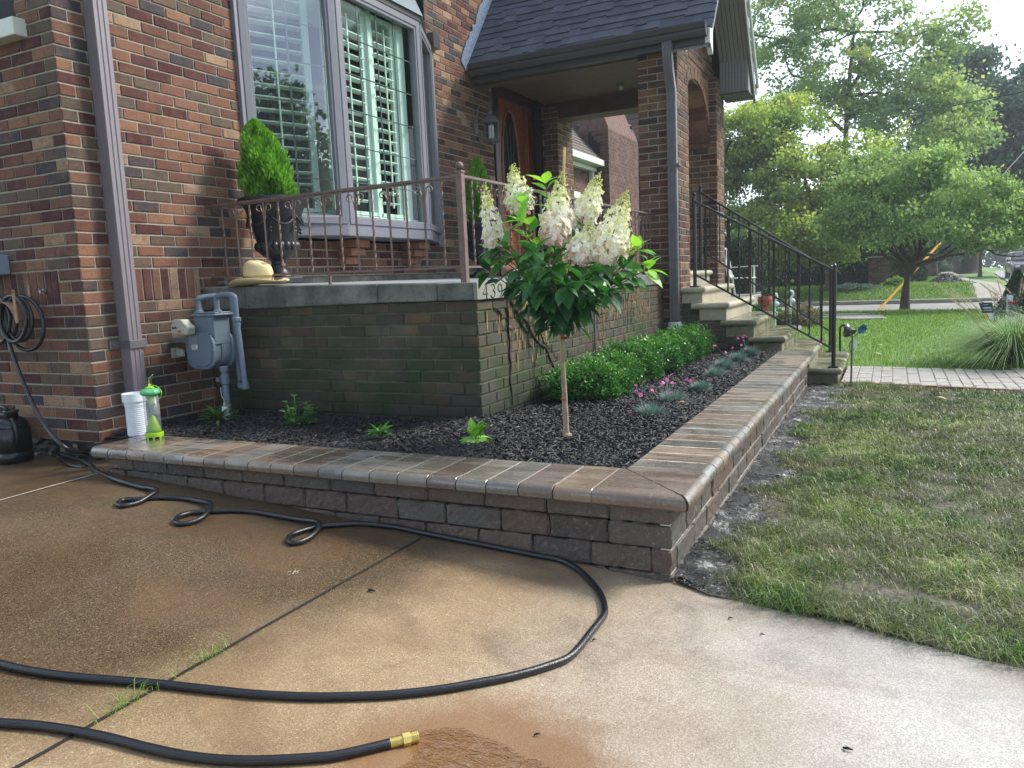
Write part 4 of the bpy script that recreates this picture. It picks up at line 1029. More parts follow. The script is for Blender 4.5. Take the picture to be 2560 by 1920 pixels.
mb = MB(); mb.box((-3.62,2.60,-1.16),(-.70,2.84,-.80)); mb.box((-.95,2.60,-1.16),(-.705,7.6,-.80)); mb.build('wall_core', M['dark_gap'], rw)
mb = MB()
for (z0, z1) in CS[:3]: mb.box((-.72,2.58,z0-.0012),(-.684,7.46,z0+.004))
mb.build('mortar_line', M['joint_sand'], rw)
# caps: each a bullnose paver, laid across the wall
ZCAP = -.760; TH = .048
def cap(mb, a0, a1, n0, n1, along, slant=(0,0), dzz=0.):
    if along == 'y': a0 += .0012; a1 -= .0012
    """a0..a1 along the wall, n0 back edge, n1 nose; along = 'x' front run or 'y' side run"""
    h = TH/2; e = .0016; sg = -1 if along == 'x' else 1; n = 6
    prof = [(n0, ZCAP-TH), (n0, ZCAP-.002), (n0+sg*.003, ZCAP)]
    m1 = 7; 
    prof += [(n1-sg*(.030) + sg*.030*math.sin(math.pi*k/(2*m1)), ZCAP-.030+.030*math.cos(math.pi*k/(2*m1))) for k in range(m1+1)]
    prof += [(n1-sg*.002, ZCAP-.046),(n1-sg*.016, ZCAP-.056),(n1-sg*.03, ZCAP-.0565)]
    vs = []; rows = 2
    ins = [(a0+.0022, .0016), (a0+.0045, 0), (a1-.0045, 0), (a1-.0022, .0016)]
    for (a, dn) in ins:
        for (nn, z) in prof:
            t = (nn-n0)/(n1-n0); s_ = slant[0] if a < (a0+a1)/2 else slant[1]
            aa = a + s_*t
            zz = z + dzz - (dn if z > ZCAP-.04 else -dn*.3); nn2 = nn - sg*dn*(1 if t > .8 else 0)
            vs.append((aa, nn2, zz) if along == 'x' else (nn2, aa, zz))
    m = len(prof); k = len(ins)
    fs = [(i*m+j, i*m+(j+1)%m, (i+1)*m+(j+1)%m, (i+1)*m+j) for i in range(k-1) for j in range(m)] + [tuple(range(m)), tuple((k-1)*m+j for j in range(m))]
    mb.add(vs, fs, 0)
mb = MB(); xq = -3.70; NB, NF = 2.862, 2.522
while xq < -.97:
    wd = random.uniform(.128,.146); b = min(xq+wd, -.955)
    if -.955-b < .05: b = -.955
    cap(mb, xq, b, NB, NF, 'x', (0,0), random.uniform(0,.0018)); xq = b
# two mitred corner stones
def mitre(mb, near):
    h = .030; prof = [(0,-TH),(0,-.002),(.003,0)] + [(.30+.030*math.sin(math.pi*k/14), -.030+.030*math.cos(math.pi*k/14)) for k in range(8)] + [(.327,-.046),(.313,-.056),(.30,-.0565)]
    vs = []
    for side in (0, 1):
        for (q, z) in prof:
            if near: a = (-.955 if side == 0 else -.937 + q*.985); vs.append((a + (.0 if side == 0 else 0), NB-.0-q*1.03, ZCAP+z+.001))
            else: b = (2.885 if side == 0 else NB+.006 - q*1.02); vs.append((-.935+q*.985+.004, b+ (0.0), ZCAP+z))
    m = len(prof); mb.add(vs, [(j, (j+1)%m, m+(j+1)%m, m+j) for j in range(m)] + [tuple(range(m)), tuple(range(m,2*m))], 0)
mitre(mb, True); mitre(mb, False)
JY = []; yq = 2.887; XBK, XNS = -.93, -.612
while yq < 7.50:
    wd = random.uniform(.128,.146); b = min(yq+wd, 7.52)
    cap(mb, yq, b, XBK, XNS, 'y', (0,0), random.uniform(0,.0003)); yq = b; JY.append(b)
caps = mb.build('cap_pavers', M['cap'], rw, fix=True)
mb = MB(); mb.box((-3.68,2.56,-.79),(-.96,2.85,ZCAP-.0014)); mb.box((-.922,2.6,-.79),(-.650,7.5,ZCAP-.0040))
for b in JY[:-1]:
    for k in range(8): x0 = -.926+.034*k; w_ = random.uniform(.0028,.0058); mb.box((x0,b-w_,ZCAP-.01),(x0+.034,b+w_*random.uniform(.6,1.1),ZCAP+random.uniform(-.0004,.0007)))
mb.build('joint_fill', M['joint_sand'], rw)
# ================================================================== MULCH BED
def bedz(x, y):
    e = .012*math.sin(x*5+y*3.3)+.010*math.sin(x*9.1-y*4.7)
    return -.795 + e + .012*math.sin(y*1.7)
bx = np.concatenate([np.linspace(-4.2,-2.1,22), np.linspace(-2.05,-.9,16)])
V = []; Fc = []; yy_ = np.linspace(2.84, 7.8, 60)
for x in bx:
    for y in yy_: V.append((x, y, bedz(x,y)-.008))
n2 = len(yy_)
for i in range(len(bx)-1):
    for j in range(n2-1):
        if bx[i] < -2.06 and yy_[j] > 3.9: continue
        if bx[i] < -3.68 and yy_[j] < 2.92: continue
        p = i*n2+j; Fc.append((p,p+n2,p+n2+1,p+1))
struct(npmesh('bed_soil', np.array(V), np.array(Fc), np.zeros(len(Fc)), M['soil'], smooth=True))
def chips(n, xf, yf, zf, L, Wd, name, mat, tilt=.28, seed=3):
    q = np.random.RandomState(seed); V = np.zeros((n,8,3), np.float32)
    x = xf(q, n); y = yf(q, n, x); z = zf(x, y)
    a = q.uniform(0, np.pi, n); t1 = q.normal(0, tilt, n); t2 = q.normal(0, tilt*1.5, n)
    U = np.stack([np.cos(a)*np.cos(t1), np.sin(a)*np.cos(t1), np.sin(t1)], 1); Zv = np.stack([np.zeros(n), np.sin(t2), np.cos(t2)], 1)
    Vv = np.cross(Zv, U); Vv /= np.linalg.norm(Vv, axis=1)[:,None]; Wv = np.cross(U, Vv)
    l = q.uniform(L[0], L[1], n)*q.uniform(.5,1,n); wd = q.uniform(Wd[0], Wd[1], n); th = wd*.35
    C = np.stack([x,y,z+q.uniform(0,.018,n)],1); i = 0
    for c_ in (-1,1):
        for b_ in (-1,1):
            for a_ in (-1,1):
                tap = np.where(a_ > 0, q.uniform(.3,1,n), 1.)
                V[:,i] = C + U*(a_*l/2)[:,None] + Vv*(b_*wd/2*tap)[:,None] + Wv*(c_*th/2)[:,None]; i += 1
    f = np.array([(4,5,7,6),(0,1,5,4),(2,6,7,3),(0,4,6,2),(1,3,7,5)])
    Fc = (np.arange(n)[:,None,None]*8 + f[None]).reshape(-1,4); r = np.repeat(q.beta(1.3,2.2,n), 5)
    return npmesh(name, V.reshape(-1,3), Fc, r, mat)
def bx_(q, n): 
    s = q.rand(n); return np.where(s < .34, q.uniform(-4.13,-2.05,n), q.uniform(-2.05,-.945,n))
def by_(q, n, x): return np.where(x < -2.05, np.where(x < -3.68, q.uniform(2.98,3.76,n), q.uniform(2.87,3.76,n)), 2.87 + (7.62-2.87)*q.rand(n)**1.35)
o = chips(34000, bx_, by_, lambda x, y: np.array([bedz(a,b) for a, b in zip(x,y)]), (.022,.078), (.004,.012), 'mulch', M['mulch'])
tag(o, 'black shredded bark mulch filling the raised bed', 'mulch', kind='stuff')
# ================================================================== LAWN GRASS
def blades(name, x, y, z, h, wd, r, mat, lean=.6, seed=1, segs=2, kind=True):
    q = np.random.RandomState(seed); n = len(x); a = q.uniform(0, 2*np.pi, n); ln = np.abs(q.normal(lean, lean*.45, n))
    D = np.stack([np.cos(a), np.sin(a), np.zeros(n)], 1); Sd = np.stack([-np.sin(a), np.cos(a), np.zeros(n)], 1)
    B = np.stack([x,y,z],1); up = np.array([0,0,1.])
    p1 = B + D*(h*ln*.35)[:,None] + up*(h*.62)[:,None]; p2 = B + D*(h*ln*1.1)[:,None] + up*(h*np.clip(1.05-ln*.45,.25,1.05))[:,None]
    w_ = Sd*(wd/2)[:,None]
    V = np.stack([B-w_, B+w_, p1+w_*.8, p1-w_*.8, p2], 1).reshape(-1,3)
    o = np.arange(n)*5; F4 = np.stack([o,o+1,o+2,o+3],1); F3 = np.stack([o+3,o+2,o+4,o+4],1)
    Fc = np.stack([o, o+1, o+2, o+3], 1)
    # quads for the stem, thin quads (last corner slightly split) for the tip
    V2 = np.concatenate([V, (p2 + w_*.12)], 0); t = np.stack([o+3, o+2, 5*n+np.arange(n), o+4], 1)
    Fq = np.concatenate([Fc, t], 0); rr = np.concatenate([r, r])
    return npmesh(name, V2, Fq, rr, mat)
q = np.random.RandomState(11); n = 420000
x = -.66 + (4.4)*q.rand(n)**1.2; y = 1.1 + 6.7*q.rand(n)**1.15
ye = np.interp(x, ex, ey); kk = (y-2.47)/5.28*60; mud = .22 + .10*np.sin(kk*.7)+.06*np.sin(kk*1.9)+.03*np.sin(kk*5.1) + np.where(kk > 44, .22, 0) 
yfar = 7.84-.30*np.maximum(0, x+.41)/1.38
pat0 = np.sin(x*13+2*np.sin(y*7))*np.sin(y*11+2*np.sin(x*9)); pat = np.sin(x*3.1+1.3*np.sin(y*2.1))*np.sin(y*2.3+1.1*np.sin(x*2.9)) + .5*np.sin(x*7.+y*5.)*np.sin(y*6.-x*3)
edge = (y-ye) < .16
keep = (y > ye-.012+q.normal(0,.012,n)) & (y < yfar) & ((x+.68) > mud*q.uniform(.55,1.15,n)) & ((q.rand(n) < .62+.25*pat+.28*pat0) | edge) & ((x < 3.4) | (q.rand(n) < .5))
# bare patches just behind the driveway edge
bare = ((x-.02)**2/.30**2 + (y-ye-.30-.05*np.sin(x*8))**2/.055**2 < 1) | ((x-.55)**2/.26**2 + (y-ye-.24)**2/.03**2 < 1)
keep &= ~(bare & (q.rand(n) < .85))
x, y, pat, edge, pat0 = x[keep], y[keep], pat[keep], edge[keep], pat0[keep]; n = len(x)
z = lawn_z(x, y) + .004; h = q.uniform(.020,.060,n)*(1+.22*pat+.25*pat0)*np.where(edge, 1.15, 1); r = np.clip(q.beta(2,2.3,n) + .16*pat - .24*pat0, 0, 1)
r = np.where(edge, r*.75, r)
o = blades('grass', x, y, z, h, q.uniform(.0018,.0040,n)*np.clip(y/3.6,.9,1.6), r, M['grass'], 1.05, 5); tag(o, 'thin patchy lawn grass between the driveway and the paver walk', 'grass', kind='stuff')
n = 90000; x = -3 + 9.*q.rand(n); y = 9.05 + 11.2*q.rand(n)**1.3
keep = (y > 9.12-.19*(x+.36)) & (y < 20.3-.2*x) ; x, y = x[keep], y[keep]; n = len(x)
s = np.clip(y/9, 1, 2.2)
o = blades('grass', x, y, lawn_z(x,y)+.008, q.uniform(.03,.055,n)*s**.5, q.uniform(.004,.007,n)*s, q.beta(2,2,n), M['grass_lush'], .5, 6); tag(o, 'lush bright green lawn beyond the paver walk', 'grass', kind='stuff')
n = 70000; x = -9 + 11.2*q.rand(n); y = 24.1 + 16*q.rand(n)**1.6
keep = x < 2.05 + (y-24)*.06; x, y = x[keep], y[keep]; n = len(x)
o = blades('grass', x, y, lawn_z(x,y)+.01, q.uniform(.06,.11,n), q.uniform(.012,.022,n), q.beta(2,2,n)*.8, M['grass_lush'], .5, 8); tag(o, 'mown lawn on the rise beyond the cross drive', 'grass', kind='stuff')
# tufts in the driveway joint
def tuft(py, n, hh, label):
    px = 1082-(py-1329)/591*1039; c = drive(px, py); q = np.random.RandomState(int(px)); d = (j1[3]-j1[0]).normalized()
    t = np.clip(q.normal(0,.035,n),-.08,.08); x = c.x + d.x*t + q.normal(0,.003,n); y = c.y + d.y*t + q.normal(0,.003,n)
    o = blades('grass_tuft', x, y, np.array([dz(a) for a in x]), q.uniform(.3,1.1,n)*hh, q.uniform(.0014,.0026,n), q.beta(2,2,n), M['grass_lush'], 1.25, int(py)); tag(o, label, 'grass tuft', 'grass tufts growing in the driveway joint')
tuft(1648,34,.07,'farthest of three grass tufts in the driveway joint'); tuft(1728,16,.045,'small grass tuft poking out right under the long hose run'); tuft(1772,40,.065,'bushy grass tuft in the joint between the two hose runs')
# ================================================================== HOSE, TOOLS AND SMALL THINGS
def dp(x, y, h=.0115): p = drive(x, y, 0.); return Vector((p.x, p.y, dz(p.x)+h))
k2 = .36166
def B(x, y): return (200+x*k2, 1000+y*k2)
def Cc(x, y): return (1000+x*k2, 1000+y*k2)
def D1(x, y): return (x*k2, 1320+y*k2)
def D2(x, y): return (800+x*k2, 1320+y*k2)
gp = []
def add(f, pts, h=.0115):
    for p in pts:
        hh = p[2] if len(p) > 2 else h; a, b = f(p[0], p[1]); gp.append(dp(a, b, hh))
hoseP = [at(8, 752, 1, 2.80), at(22, 850, 1, 2.77), at(60, 960, 1, 2.73), at(110,1060,1,2.70), at(165,1120,1,2.68)]
f0 = lambda x, y: (x*.18083, 1000+y*.18083)
add(f0, [(1215,860,.05),(1235,930,.02),(1140,955,.012),(960,915,.012),(830,830,.014),(850,800,.02),(1000,850,.022),(1150,920,.034),(1290,970,.02)])
add(B, [(100,495),(240,560),(400,612),(500,640,.02),(535,668,.028),(480,700,.024),(400,728),(300,748),(266,735),(300,712,.014),(420,702,.012),(520,692,.012),(620,692),(740,700),(850,728,.016),(905,755,.026),(905,790,.026),(860,835,.02),(780,862),(700,874),(662,858),(690,825,.014),(780,800,.014),(900,790,.012),(1050,782),(1200,790),(1380,820),(1520,848,.014),(1610,872,.022),(1658,900,.030),(1640,945,.022),(1560,990,.014),(1480,1008),(1442,990),(1465,955,.013),(1550,922,.013),(1660,894,.012),(1760,882),(1950,874),(2200,880)])
add(Cc, [(150,890),(320,905),(500,932),(680,970),(850,1015),(1000,1062),(1120,1118),(1230,1190),(1320,1275),(1390,1370),(1415,1450),(1408,1515),(1330,1618)])
add(D2, [(1740,905),(1560,985),(1330,1050),(1080,1100),(820,1145),(500,1180),(200,1192)])
add(D1, [(2150,1195),(1800,1180),(1450,1145),(1100,1105),(800,1080),(500,1055),(250,1020),(0,965)])
add(D1, [(-350,850),(-700,900),(-850,1100),(-700,1290),(-350,1360)])
add(D1, [(0,1378),(250,1395),(500,1430),(750,1480),(1000,1545),(1250,1600),(1500,1632),(1800,1640),(2212,1618)])
add(D2, [(150,1598),(330,1558),(490,1518)])
hoseP += [Vector((p.x, min(p.y, 2.556-.0 if p.x > -3.6 else p.y), p.z)) for p in gp]
hose = thing('garden_hose', 'long black rubber hose looping across the driveway from the wall hanger to a brass end', 'hose', (hoseP[-1].x, hoseP[-1].y, dz(hoseP[-1].x)))
HR = .0112
mb = MB(); mb.tube(spline(hoseP, 7), HR, 12); mb.build('hose_line', M['hose'], hose, smooth=True)
# coil on the hanger
def onw(x, y, Y=2.83): return at(x*.18083, 620+y*.18083, 1, Y)
mb = MB()
loops = [((130,1000),(120,330)),((250,990),(190,340)),]
def ring(cx, cy, rx, ry, Y, tilt=0):
    pts = []
    for k in range(29):
        a = 2*math.pi*k/28; pts.append(onw(cx+rx*math.cos(a)+tilt*math.sin(a), cy-ry*math.sin(a), Y+.012*math.sin(a)))
    mb.tube(pts, HR*1.0, 12, caps=False)
ring(180,980,180,318,2.76,-22); ring(262,985,180,300,2.785,-26); ring(340,1040,262,372,2.815,-50); ring(120,985,110,300,2.80)
ring(-60,1010,200,330,2.775)
mb.build('hose_coil', M['hose'], hose, smooth=True)
mb = MB(); e1 = hoseP[-1]; dd = (hoseP[-1]-hoseP[-2]).normalized(); U = dd
def seg(a, b, r0, r1, n=16): mb.tube([e1+dd*a, e1+dd*b], [r0, r1], n)
for k in range(7): seg(-.002+.004*k, .001+.004*k, .0122, .0122); 
seg(.0,.03,.0112,.0112); seg(.028,.046,.0165,.0165,8); seg(.046,.050,.0135,.0135); seg(.050,.066,.0138,.0138)
for k in range(3): seg(.052+.005*k,.0545+.005*k,.0148,.0148)
mb.build('coupling', M['brass'], hose)
# hanger
hg = thing('hose_hanger', 'tan painted curved metal hanger screwed to the brick side wall holding the coiled hose', 'hose hanger', (-4.75,2.88,-.05))
mb = MB(); c = onw(190,960,2.80); pts = []
V0 = []; n = 14
for Y in (2.73, 2.885):
    for k in range(n+1):
        a = math.pi*(.04+.92*k/n); V0.append(Vector((c.x + .125*math.cos(a), Y, c.z - .03 + .125*math.sin(a))))
fs = [(k, k+1, n+2+k, n+1+k) for k in range(n)]; mb.add(V0, fs); o = mb.build('cradle', M['hanger'], hg); s_ = o.modifiers.new('th','SOLIDIFY'); s_.thickness = .004
for (x, y, h, Y) in ((180,600,.20,2.72),(385,480,.20,2.888)):
    mb = MB(); p = onw(x, y, Y); mb.box((p.x-.010, Y-.003, p.z-h+.02),(p.x+.010,Y+.003,p.z)); mb.lathe([(.010,-.003),(.010,.003)], (p.x,Y,p.z), 12, axis='y')
    for dz_ in (-.03,-.11): mb.lathe([(.004,-.006),(.004,-.003)], (p.x,Y,p.z+dz_), 8, axis='y')
    mb.build('strap', M['hanger'], hg)
mb = MB(); p = onw(575,605,2.87); mb.tube([p+Vector((0,.03,0)), p+Vector((0,-.012,0))], .010, 12); mb.lathe([(.017,.010),(.017,.02)], (p.x,2.87,p.z), 6, axis='y')
tag(mb.build('wall_anchor', M['steel']), 'small steel bolt sleeve in the side wall to the right of the hose hanger', 'anchor')
# utility box at left edge
p = at(19, 700, 1, 2.86); mb = MB(); eb = thing('utility_box', 'blue grey electrical box on the side wall at the left edge of the photo', 'electrical box', (p.x-.1,2.89,.25))
mb.box((p.x-.30,2.78,.165),(p.x-.012,2.893,.285)); mb.build('housing', M['ebox'], eb, bevel=.008)
mb = MB(); mb.box((p.x-.31,2.765,.157),(p.x-.0,2.782,.293)); mb.build('cover', M['ebox'], eb, bevel=.006)
# black water can
can = thing('water_can', 'black plastic jug with a moulded handle and open spout standing against the wall', 'water can', (-4.84,2.76,dz(-4.84)))
zb = dz(-4.82)+.003; CXO = .075; mb = MB()
def rr_(w_, d_, z, cx=-4.865, cy=2.745, p=4., n=24):
    out = []
    for k in range(n):
        a = 2*math.pi*k/n; c_, s_ = math.cos(a), math.sin(a)
        q_ = (abs(c_)**p+abs(s_)**p)**(-1/p); out.append((cx+w_*c_*q_, cy+d_*s_*q_, z))
    return out
lv = [(.130,.085,0),(.142,.095,.012),(.142,.095,.055),(.138,.091,.060),(.138,.091,.064),(.142,.095,.068),(.141,.094,.20),(.137,.09,.205),(.137,.09,.21),(.138,.092,.215),(.125,.082,.25),(.10,.062,.268),(.06,.03,.275)]
vs = []; 
for (w_, d_, z) in lv: vs += rr_(w_, d_, zb+z, cx=-4.865-.0*z)
n = 24; k = len(lv); mb.add(vs, [(i*n+j, i*n+(j+1)%n, (i+1)*n+(j+1)%n, (i+1)*n+j) for i in range(k-1) for j in range(n)] + [tuple(range(n)), tuple((k-1)*n+j for j in range(n))])
mb.shift(CXO).build('body', M['can'], can, smooth=True)
mb = MB(); mb.tube(spline([(-4.96,2.745,zb+.262),(-4.955,2.745,zb+.315),(-4.925,2.745,zb+.330),(-4.85,2.745,zb+.328),(-4.832,2.745,zb+.315),(-4.845,2.745,zb+.262)],4), .0125, 10); mb.shift(CXO).build('handle', M['can'], can, smooth=True)
mb = MB(); mb.lathe([(.034,.245),(.036,.295),(.042,.305),(.042,.315),(.034,.315),(.030,.26)], (-4.785,2.745,zb), 20); mb.shift(CXO).build('spout', M['can'], can, smooth=True)
mb = MB(); mb.tube(spline([(-4.745,2.72,zb+.27),(-4.715,2.715,zb+.22),(-4.712,2.715,zb+.14),(-4.735,2.72,zb+.09)],4), .011, 8); mb.shift(CXO).build('side_grip', M['can'], can, smooth=True)
mb = MB(); fy = 2.745-.0955
mb.tube([(-4.95,fy,zb+.19),(-4.86,fy,zb+.19),(-4.845,fy,zb+.18),(-4.845,fy,zb+.075),(-4.95,fy,zb+.075)], .0022, 5)
for (x0, pts) in ((-4.905,[(0,.9),(.3,1),(.6,.8),(.5,.5),(0,0),(.7,0)]),(-4.875,[(.7,1),(.1,1),(.1,.55),(.6,.5),(.6,.1),(0,0)])):
    mb.tube([(x0+u*.028, fy, zb+.115+v*.04) for u, v in pts], .0026, 5)
mb.shift(CXO).build('moulded_marks', M['can'], can)
# straw hat on the ledge
hat = thing('straw_hat', 'woven straw cowboy hat with a brown band resting on the porch ledge', 'hat', (-3.70,3.80,.03))
mb = MB(); cx, cy, z0 = -3.70, 3.815, .045; n = 40; HS = .82; lv = [(.098*HS,.0),(.101*HS,.03),(.102*HS,.06),(.100*HS,.088),(.092*HS,.118),(.078*HS,.138),(.050*HS,.150),(.0,.148)]
vs = []
for (q_, z) in lv:
    for k in range(n):
        a = 2*math.pi*k/n; dent = -.018*math.exp(-(math.sin(a)**2)*6)*(z/.15)**3 if q_ < .074 else 0
        vs.append((cx+q_*1.28*math.cos(a), cy+q_*.98*math.sin(a), z0+z+dent + (0.012*math.cos(a)*-1)*(z/.15)))
m = len(lv); fs = [(i*n+j, i*n+(j+1)%n, (i+1)*n+(j+1)%n, (i+1)*n+j) for i in range(m-1) for j in range(n)]
mb.add(vs, fs); mb.build('crown', M['straw'], hat, smooth=True)
mb = MB(); vs = []; 
for (q_, dzq) in ((.098,0),(.14,-.006),(.18,-.004),(.215,.010)):
    for k in range(n):
        a = 2*math.pi*k/n; up = .030*abs(math.sin(a))**3*((q_-.098)/.117)**1.5; sag = -.018*((q_-.098)/.117)*max(0,math.cos(a+math.pi))**2
        q_s = q_*HS; vs.append((cx+q_s*(1.24 if math.cos(a)>0 else 1.22)*math.cos(a), cy+q_s*.92*math.sin(a), z0+dzq*.6+up+sag + .010*((q_-.098)/.117)*max(0,math.cos(a))))
mb.add(vs, [(i*n+j, i*n+(j+1)%n, (i+1)*n+(j+1)%n, (i+1)*n+j) for i in range(3) for j in range(n)]); o = mb.build('brim', M['straw'], hat, smooth=True); s_ = o.modifiers.new('th','SOLIDIFY'); s_.thickness = .004
mb = MB(); vs = []
for z in (.004,.022):
    for k in range(n): a = 2*math.pi*k/n; vs.append((cx+.1075*math.cos(a), cy+.083*math.sin(a), z0+z))
mb.add(vs, [(j, (j+1)%n, n+(j+1)%n, n+j) for j in range(n)]); mb.build('band', M['hatband'], hat, smooth=True)
mb = MB()
for k in range(44):
    a = 2*math.pi*k/44; x = cx+.1085*math.cos(a); y = cy+.0838*math.sin(a); t_ = Vector((-math.sin(a)*1.3, math.cos(a), 0)).normalized()
    mb.bar(Vector((x,y,z0+.040))-t_*.003, Vector((x,y,z0+.056))+t_*.004, .002, .004, t_)
mb.build('vent_slots', simple('dark weave gap', srgb(96,76,46), .9), hat)
mb = MB(); mb.tube([(-4.06,3.82,.068),(-3.98,3.70+.11,.065)], .013, 14); mb.tube([(-4.10,3.95,.075),(-3.60,3.97,.07)], .014, 8)
tag(mb.build('pipe_scrap', M['ds_dk']), 'dark hollow pipe end lying on the ledge to the left of the hat', 'pipe')
# urn planters
def urn(cx, cy, z0, label, s=1., cs=1., lean=0.):
    t = thing('urn_planter', label, 'planter', (cx,cy,z0), 'matching black urn planters with cedars')
    mb = MB(); b = .115*s
    mb.box((-b,-b,0),(b,b,.045*s)); mb.build('plinth', M['urn'], t, local=True, bevel=.006)
    mb = MB(); mb.lathe([(r_*s*.87, z*s) for r_, z in ((.115,.045),(.11,.055),(.085,.075),(.068,.095),(.062,.115),(.068,.13),(.060,.135),(.058,.155),(.066,.165),(.10,.185),(.145,.215),(.165,.25),(.168,.28),(.160,.30),(.165,.305),(.178,.36),(.20,.44),(.222,.50),(.24,.535),(.262,.545),(.262,.558),(.28,.57),(.282,.592),(.268,.60),(.235,.60),(.225,.56))], (0,0,0), 40)
    mb.build('bowl', M['urn'], t, local=True, smooth=True)
    mb = MB()
    for k in range(20): a = 2*math.pi*k/20; mb.ball((.135*s*math.cos(a),.135*s*math.sin(a),.262*s), .027*s, n=8, sq=(1,1,1.3))
    mb.build('gadroon_ring', M['urn'], t, local=True, smooth=True)
    mb = MB()
    for k in range(6):
        a0 = 2*math.pi*k/6
        pts = [Vector(((.180+.018*math.sin(3.14*u))*s*math.cos(a0+u*1.05), (.180+.018*math.sin(3.14*u))*s*math.sin(a0+u*1.05), (.475-.07*math.sin(3.14*u))*s)) for u in np.linspace(0,1,9)]
        mb.tube(pts, .009*s, 6)
        for zz in (.45,.42,.385,.36): mb.ball((.176*s*math.cos(a0),.176*s*math.sin(a0),zz*s), .013*s, n=6)
    mb.build('garland', M['urn'], t, local=True, smooth=True)
    mb = MB(); mb.lathe([(0,.575*s),(.235*s,.57*s)], (0,0,0), 20); mb.build('potting_soil', M['soil'], t, local=True)
    return t
u1 = urn(-3.835,4.16,.047,'black urn planter nearest the bay window, behind the straw hat',.97)
at2 = at(1205,688,0,-3.80); u2 = urn(at2.x, at2.y, .035, 'black urn planter beside the front door, partly behind the corner post', .93)
def cedar(cx, cy, z0, hh, rad, label, seed, nl, lean=(0,0), sz=.02):
    q = np.random.RandomState(seed); t = thing('dwarf_cedar', label, 'shrub', (cx,cy,z0), 'cedars planted in the urns')
    u = q.rand(nl)**.8; a = q.uniform(0,2*np.pi,nl)
    prof = rad*np.interp(u, [0,.06,.25,.5,.75,.92,1], [.62,.85,1,.88,.62,.32,.05]); 
    lump = 1+.16*np.sin(a*3+u*9)+.10*np.sin(a*7-u*15); rr = prof*lump*np.where(q.rand(nl) < .10, q.uniform(1.0,1.17,nl), q.uniform(.66,1.04,nl))
    C = np.stack([rr*np.cos(a)+lean[0]*u, rr*np.sin(a)+lean[1]*u, u*hh],1)
    L = sz*q.uniform(.7,1.6,nl); D = np.stack([np.cos(a)*.55, np.sin(a)*.55, np.full(nl,1.)],1)+q.normal(0,.30,(nl,3)); D /= np.linalg.norm(D,axis=1)[:,None]
    Sx = np.cross(D, q.normal(0,1,(nl,3))); Sx /= np.linalg.norm(Sx,axis=1)[:,None]; w_ = (L*.17)[:,None]
    V = np.stack([C-D*L[:,None]*.4, C+Sx*w_, C+D*L[:,None]*.7, C-Sx*w_],1).reshape(-1,3); o = np.arange(nl)*4
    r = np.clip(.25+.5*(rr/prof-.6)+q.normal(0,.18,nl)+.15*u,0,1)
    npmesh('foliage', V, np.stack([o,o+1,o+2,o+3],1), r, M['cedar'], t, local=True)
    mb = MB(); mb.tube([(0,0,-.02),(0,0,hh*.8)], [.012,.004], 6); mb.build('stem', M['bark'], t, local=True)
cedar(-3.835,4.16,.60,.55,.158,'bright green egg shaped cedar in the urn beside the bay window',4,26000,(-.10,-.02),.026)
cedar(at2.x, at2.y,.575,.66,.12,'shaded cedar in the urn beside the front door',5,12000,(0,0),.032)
# ================================================================== GAS METER
gm = thing('gas_meter', 'blue grey gas meter with looping pipes in the corner of the porch wall', 'gas meter', (-3.83,3.50,-.80))
YM = 3.52
def Mx(x, y, Y=YM): return at(440+x*.18083, 640+y*.18083, 1, Y)
mb = MB()
def oct_(c, w_, h_, y, ch):
    out = []
    for k in range(32):
        a = 2*math.pi*k/32; c_, s_ = math.cos(a), math.sin(a); q_ = (abs(c_)**3.2+abs(s_)**3.2)**(-1/3.2); out.append((c.x+w_*c_*q_, y, c.z+h_*s_*q_ - (0.012 if s_ < 0 else 0)*abs(s_)))
    return out
def oct_old(c, w_, h_, y, ch): 
    return [(c.x-w_+ch,y,c.z-h_),(c.x+w_-ch,y,c.z-h_),(c.x+w_,y,c.z-h_+ch),(c.x+w_,y,c.z+h_-ch*.7),(c.x+w_-ch*.7,y,c.z+h_),(c.x-w_+ch*.7,y,c.z+h_),(c.x-w_,y,c.z+h_-ch*.7),(c.x-w_,y,c.z-h_+ch)]
c = Vector((-3.828, 0, -.345)); fw, fh = .120, .108
mb.prism(oct_(c, fw, fh, 3.40, .035), (0,.020,0)); mb.prism(oct_(c, fw-.012, fh-.012, 3.42, .035), (0,.05,0)); mb.prism(oct_(c, fw-.004, fh-.004, 3.47, .035), (0,.07,0)); mb.prism(oct_(c, fw+.012, fh+.008, 3.54, .035), (0,.020,0))
mb.prism(oct_(c, fw-.018, fh-.018, 3.393, .03), (0,.008,0))
mb.build('body', M['meter'], gm, bevel=.006)
mb = MB(); mb.box((c.x-.048,3.418,c.z+fh*.3),(c.x+.118,3.545,-.135)); mb.prism([(c.x-.058,3.405,-.137),(c.x+.148,3.405,-.137),(c.x+.148,3.555,-.137),(c.x-.058,3.555,-.137)], (0,0,.014)); mb.box((c.x-.048,3.415,-.123),(c.x+.138,3.545,-.113)); mb.build('top_case', M['meter'], gm, bevel=.006)
mb = MB()
for (dx_, dz_) in ((-.10,-.085),(.10,-.085),(-.112,0),(.112,0),(-.04,-.103),(.04,-.103),(.10,.085),(-.10,.085)):
    for yy in (3.396,3.536): mb.lathe([(.007,0),(.007,.006)], (c.x+dx_,yy,c.z+dz_), 6, axis='y')
for xx in (-.045,.01,.07,.135): mb.lathe([(.006,0),(.006,.006)], (c.x+xx,3.402,-.130), 6, axis='y')
mb.build('bolts', M['meter'], gm)
mb = MB(); mb.box((c.x-.075,3.388,c.z+.0),(c.x+.0,3.394,c.z+.09)); mb.build('name_plate', simple('plate', srgb(112,124,136), .4), gm)
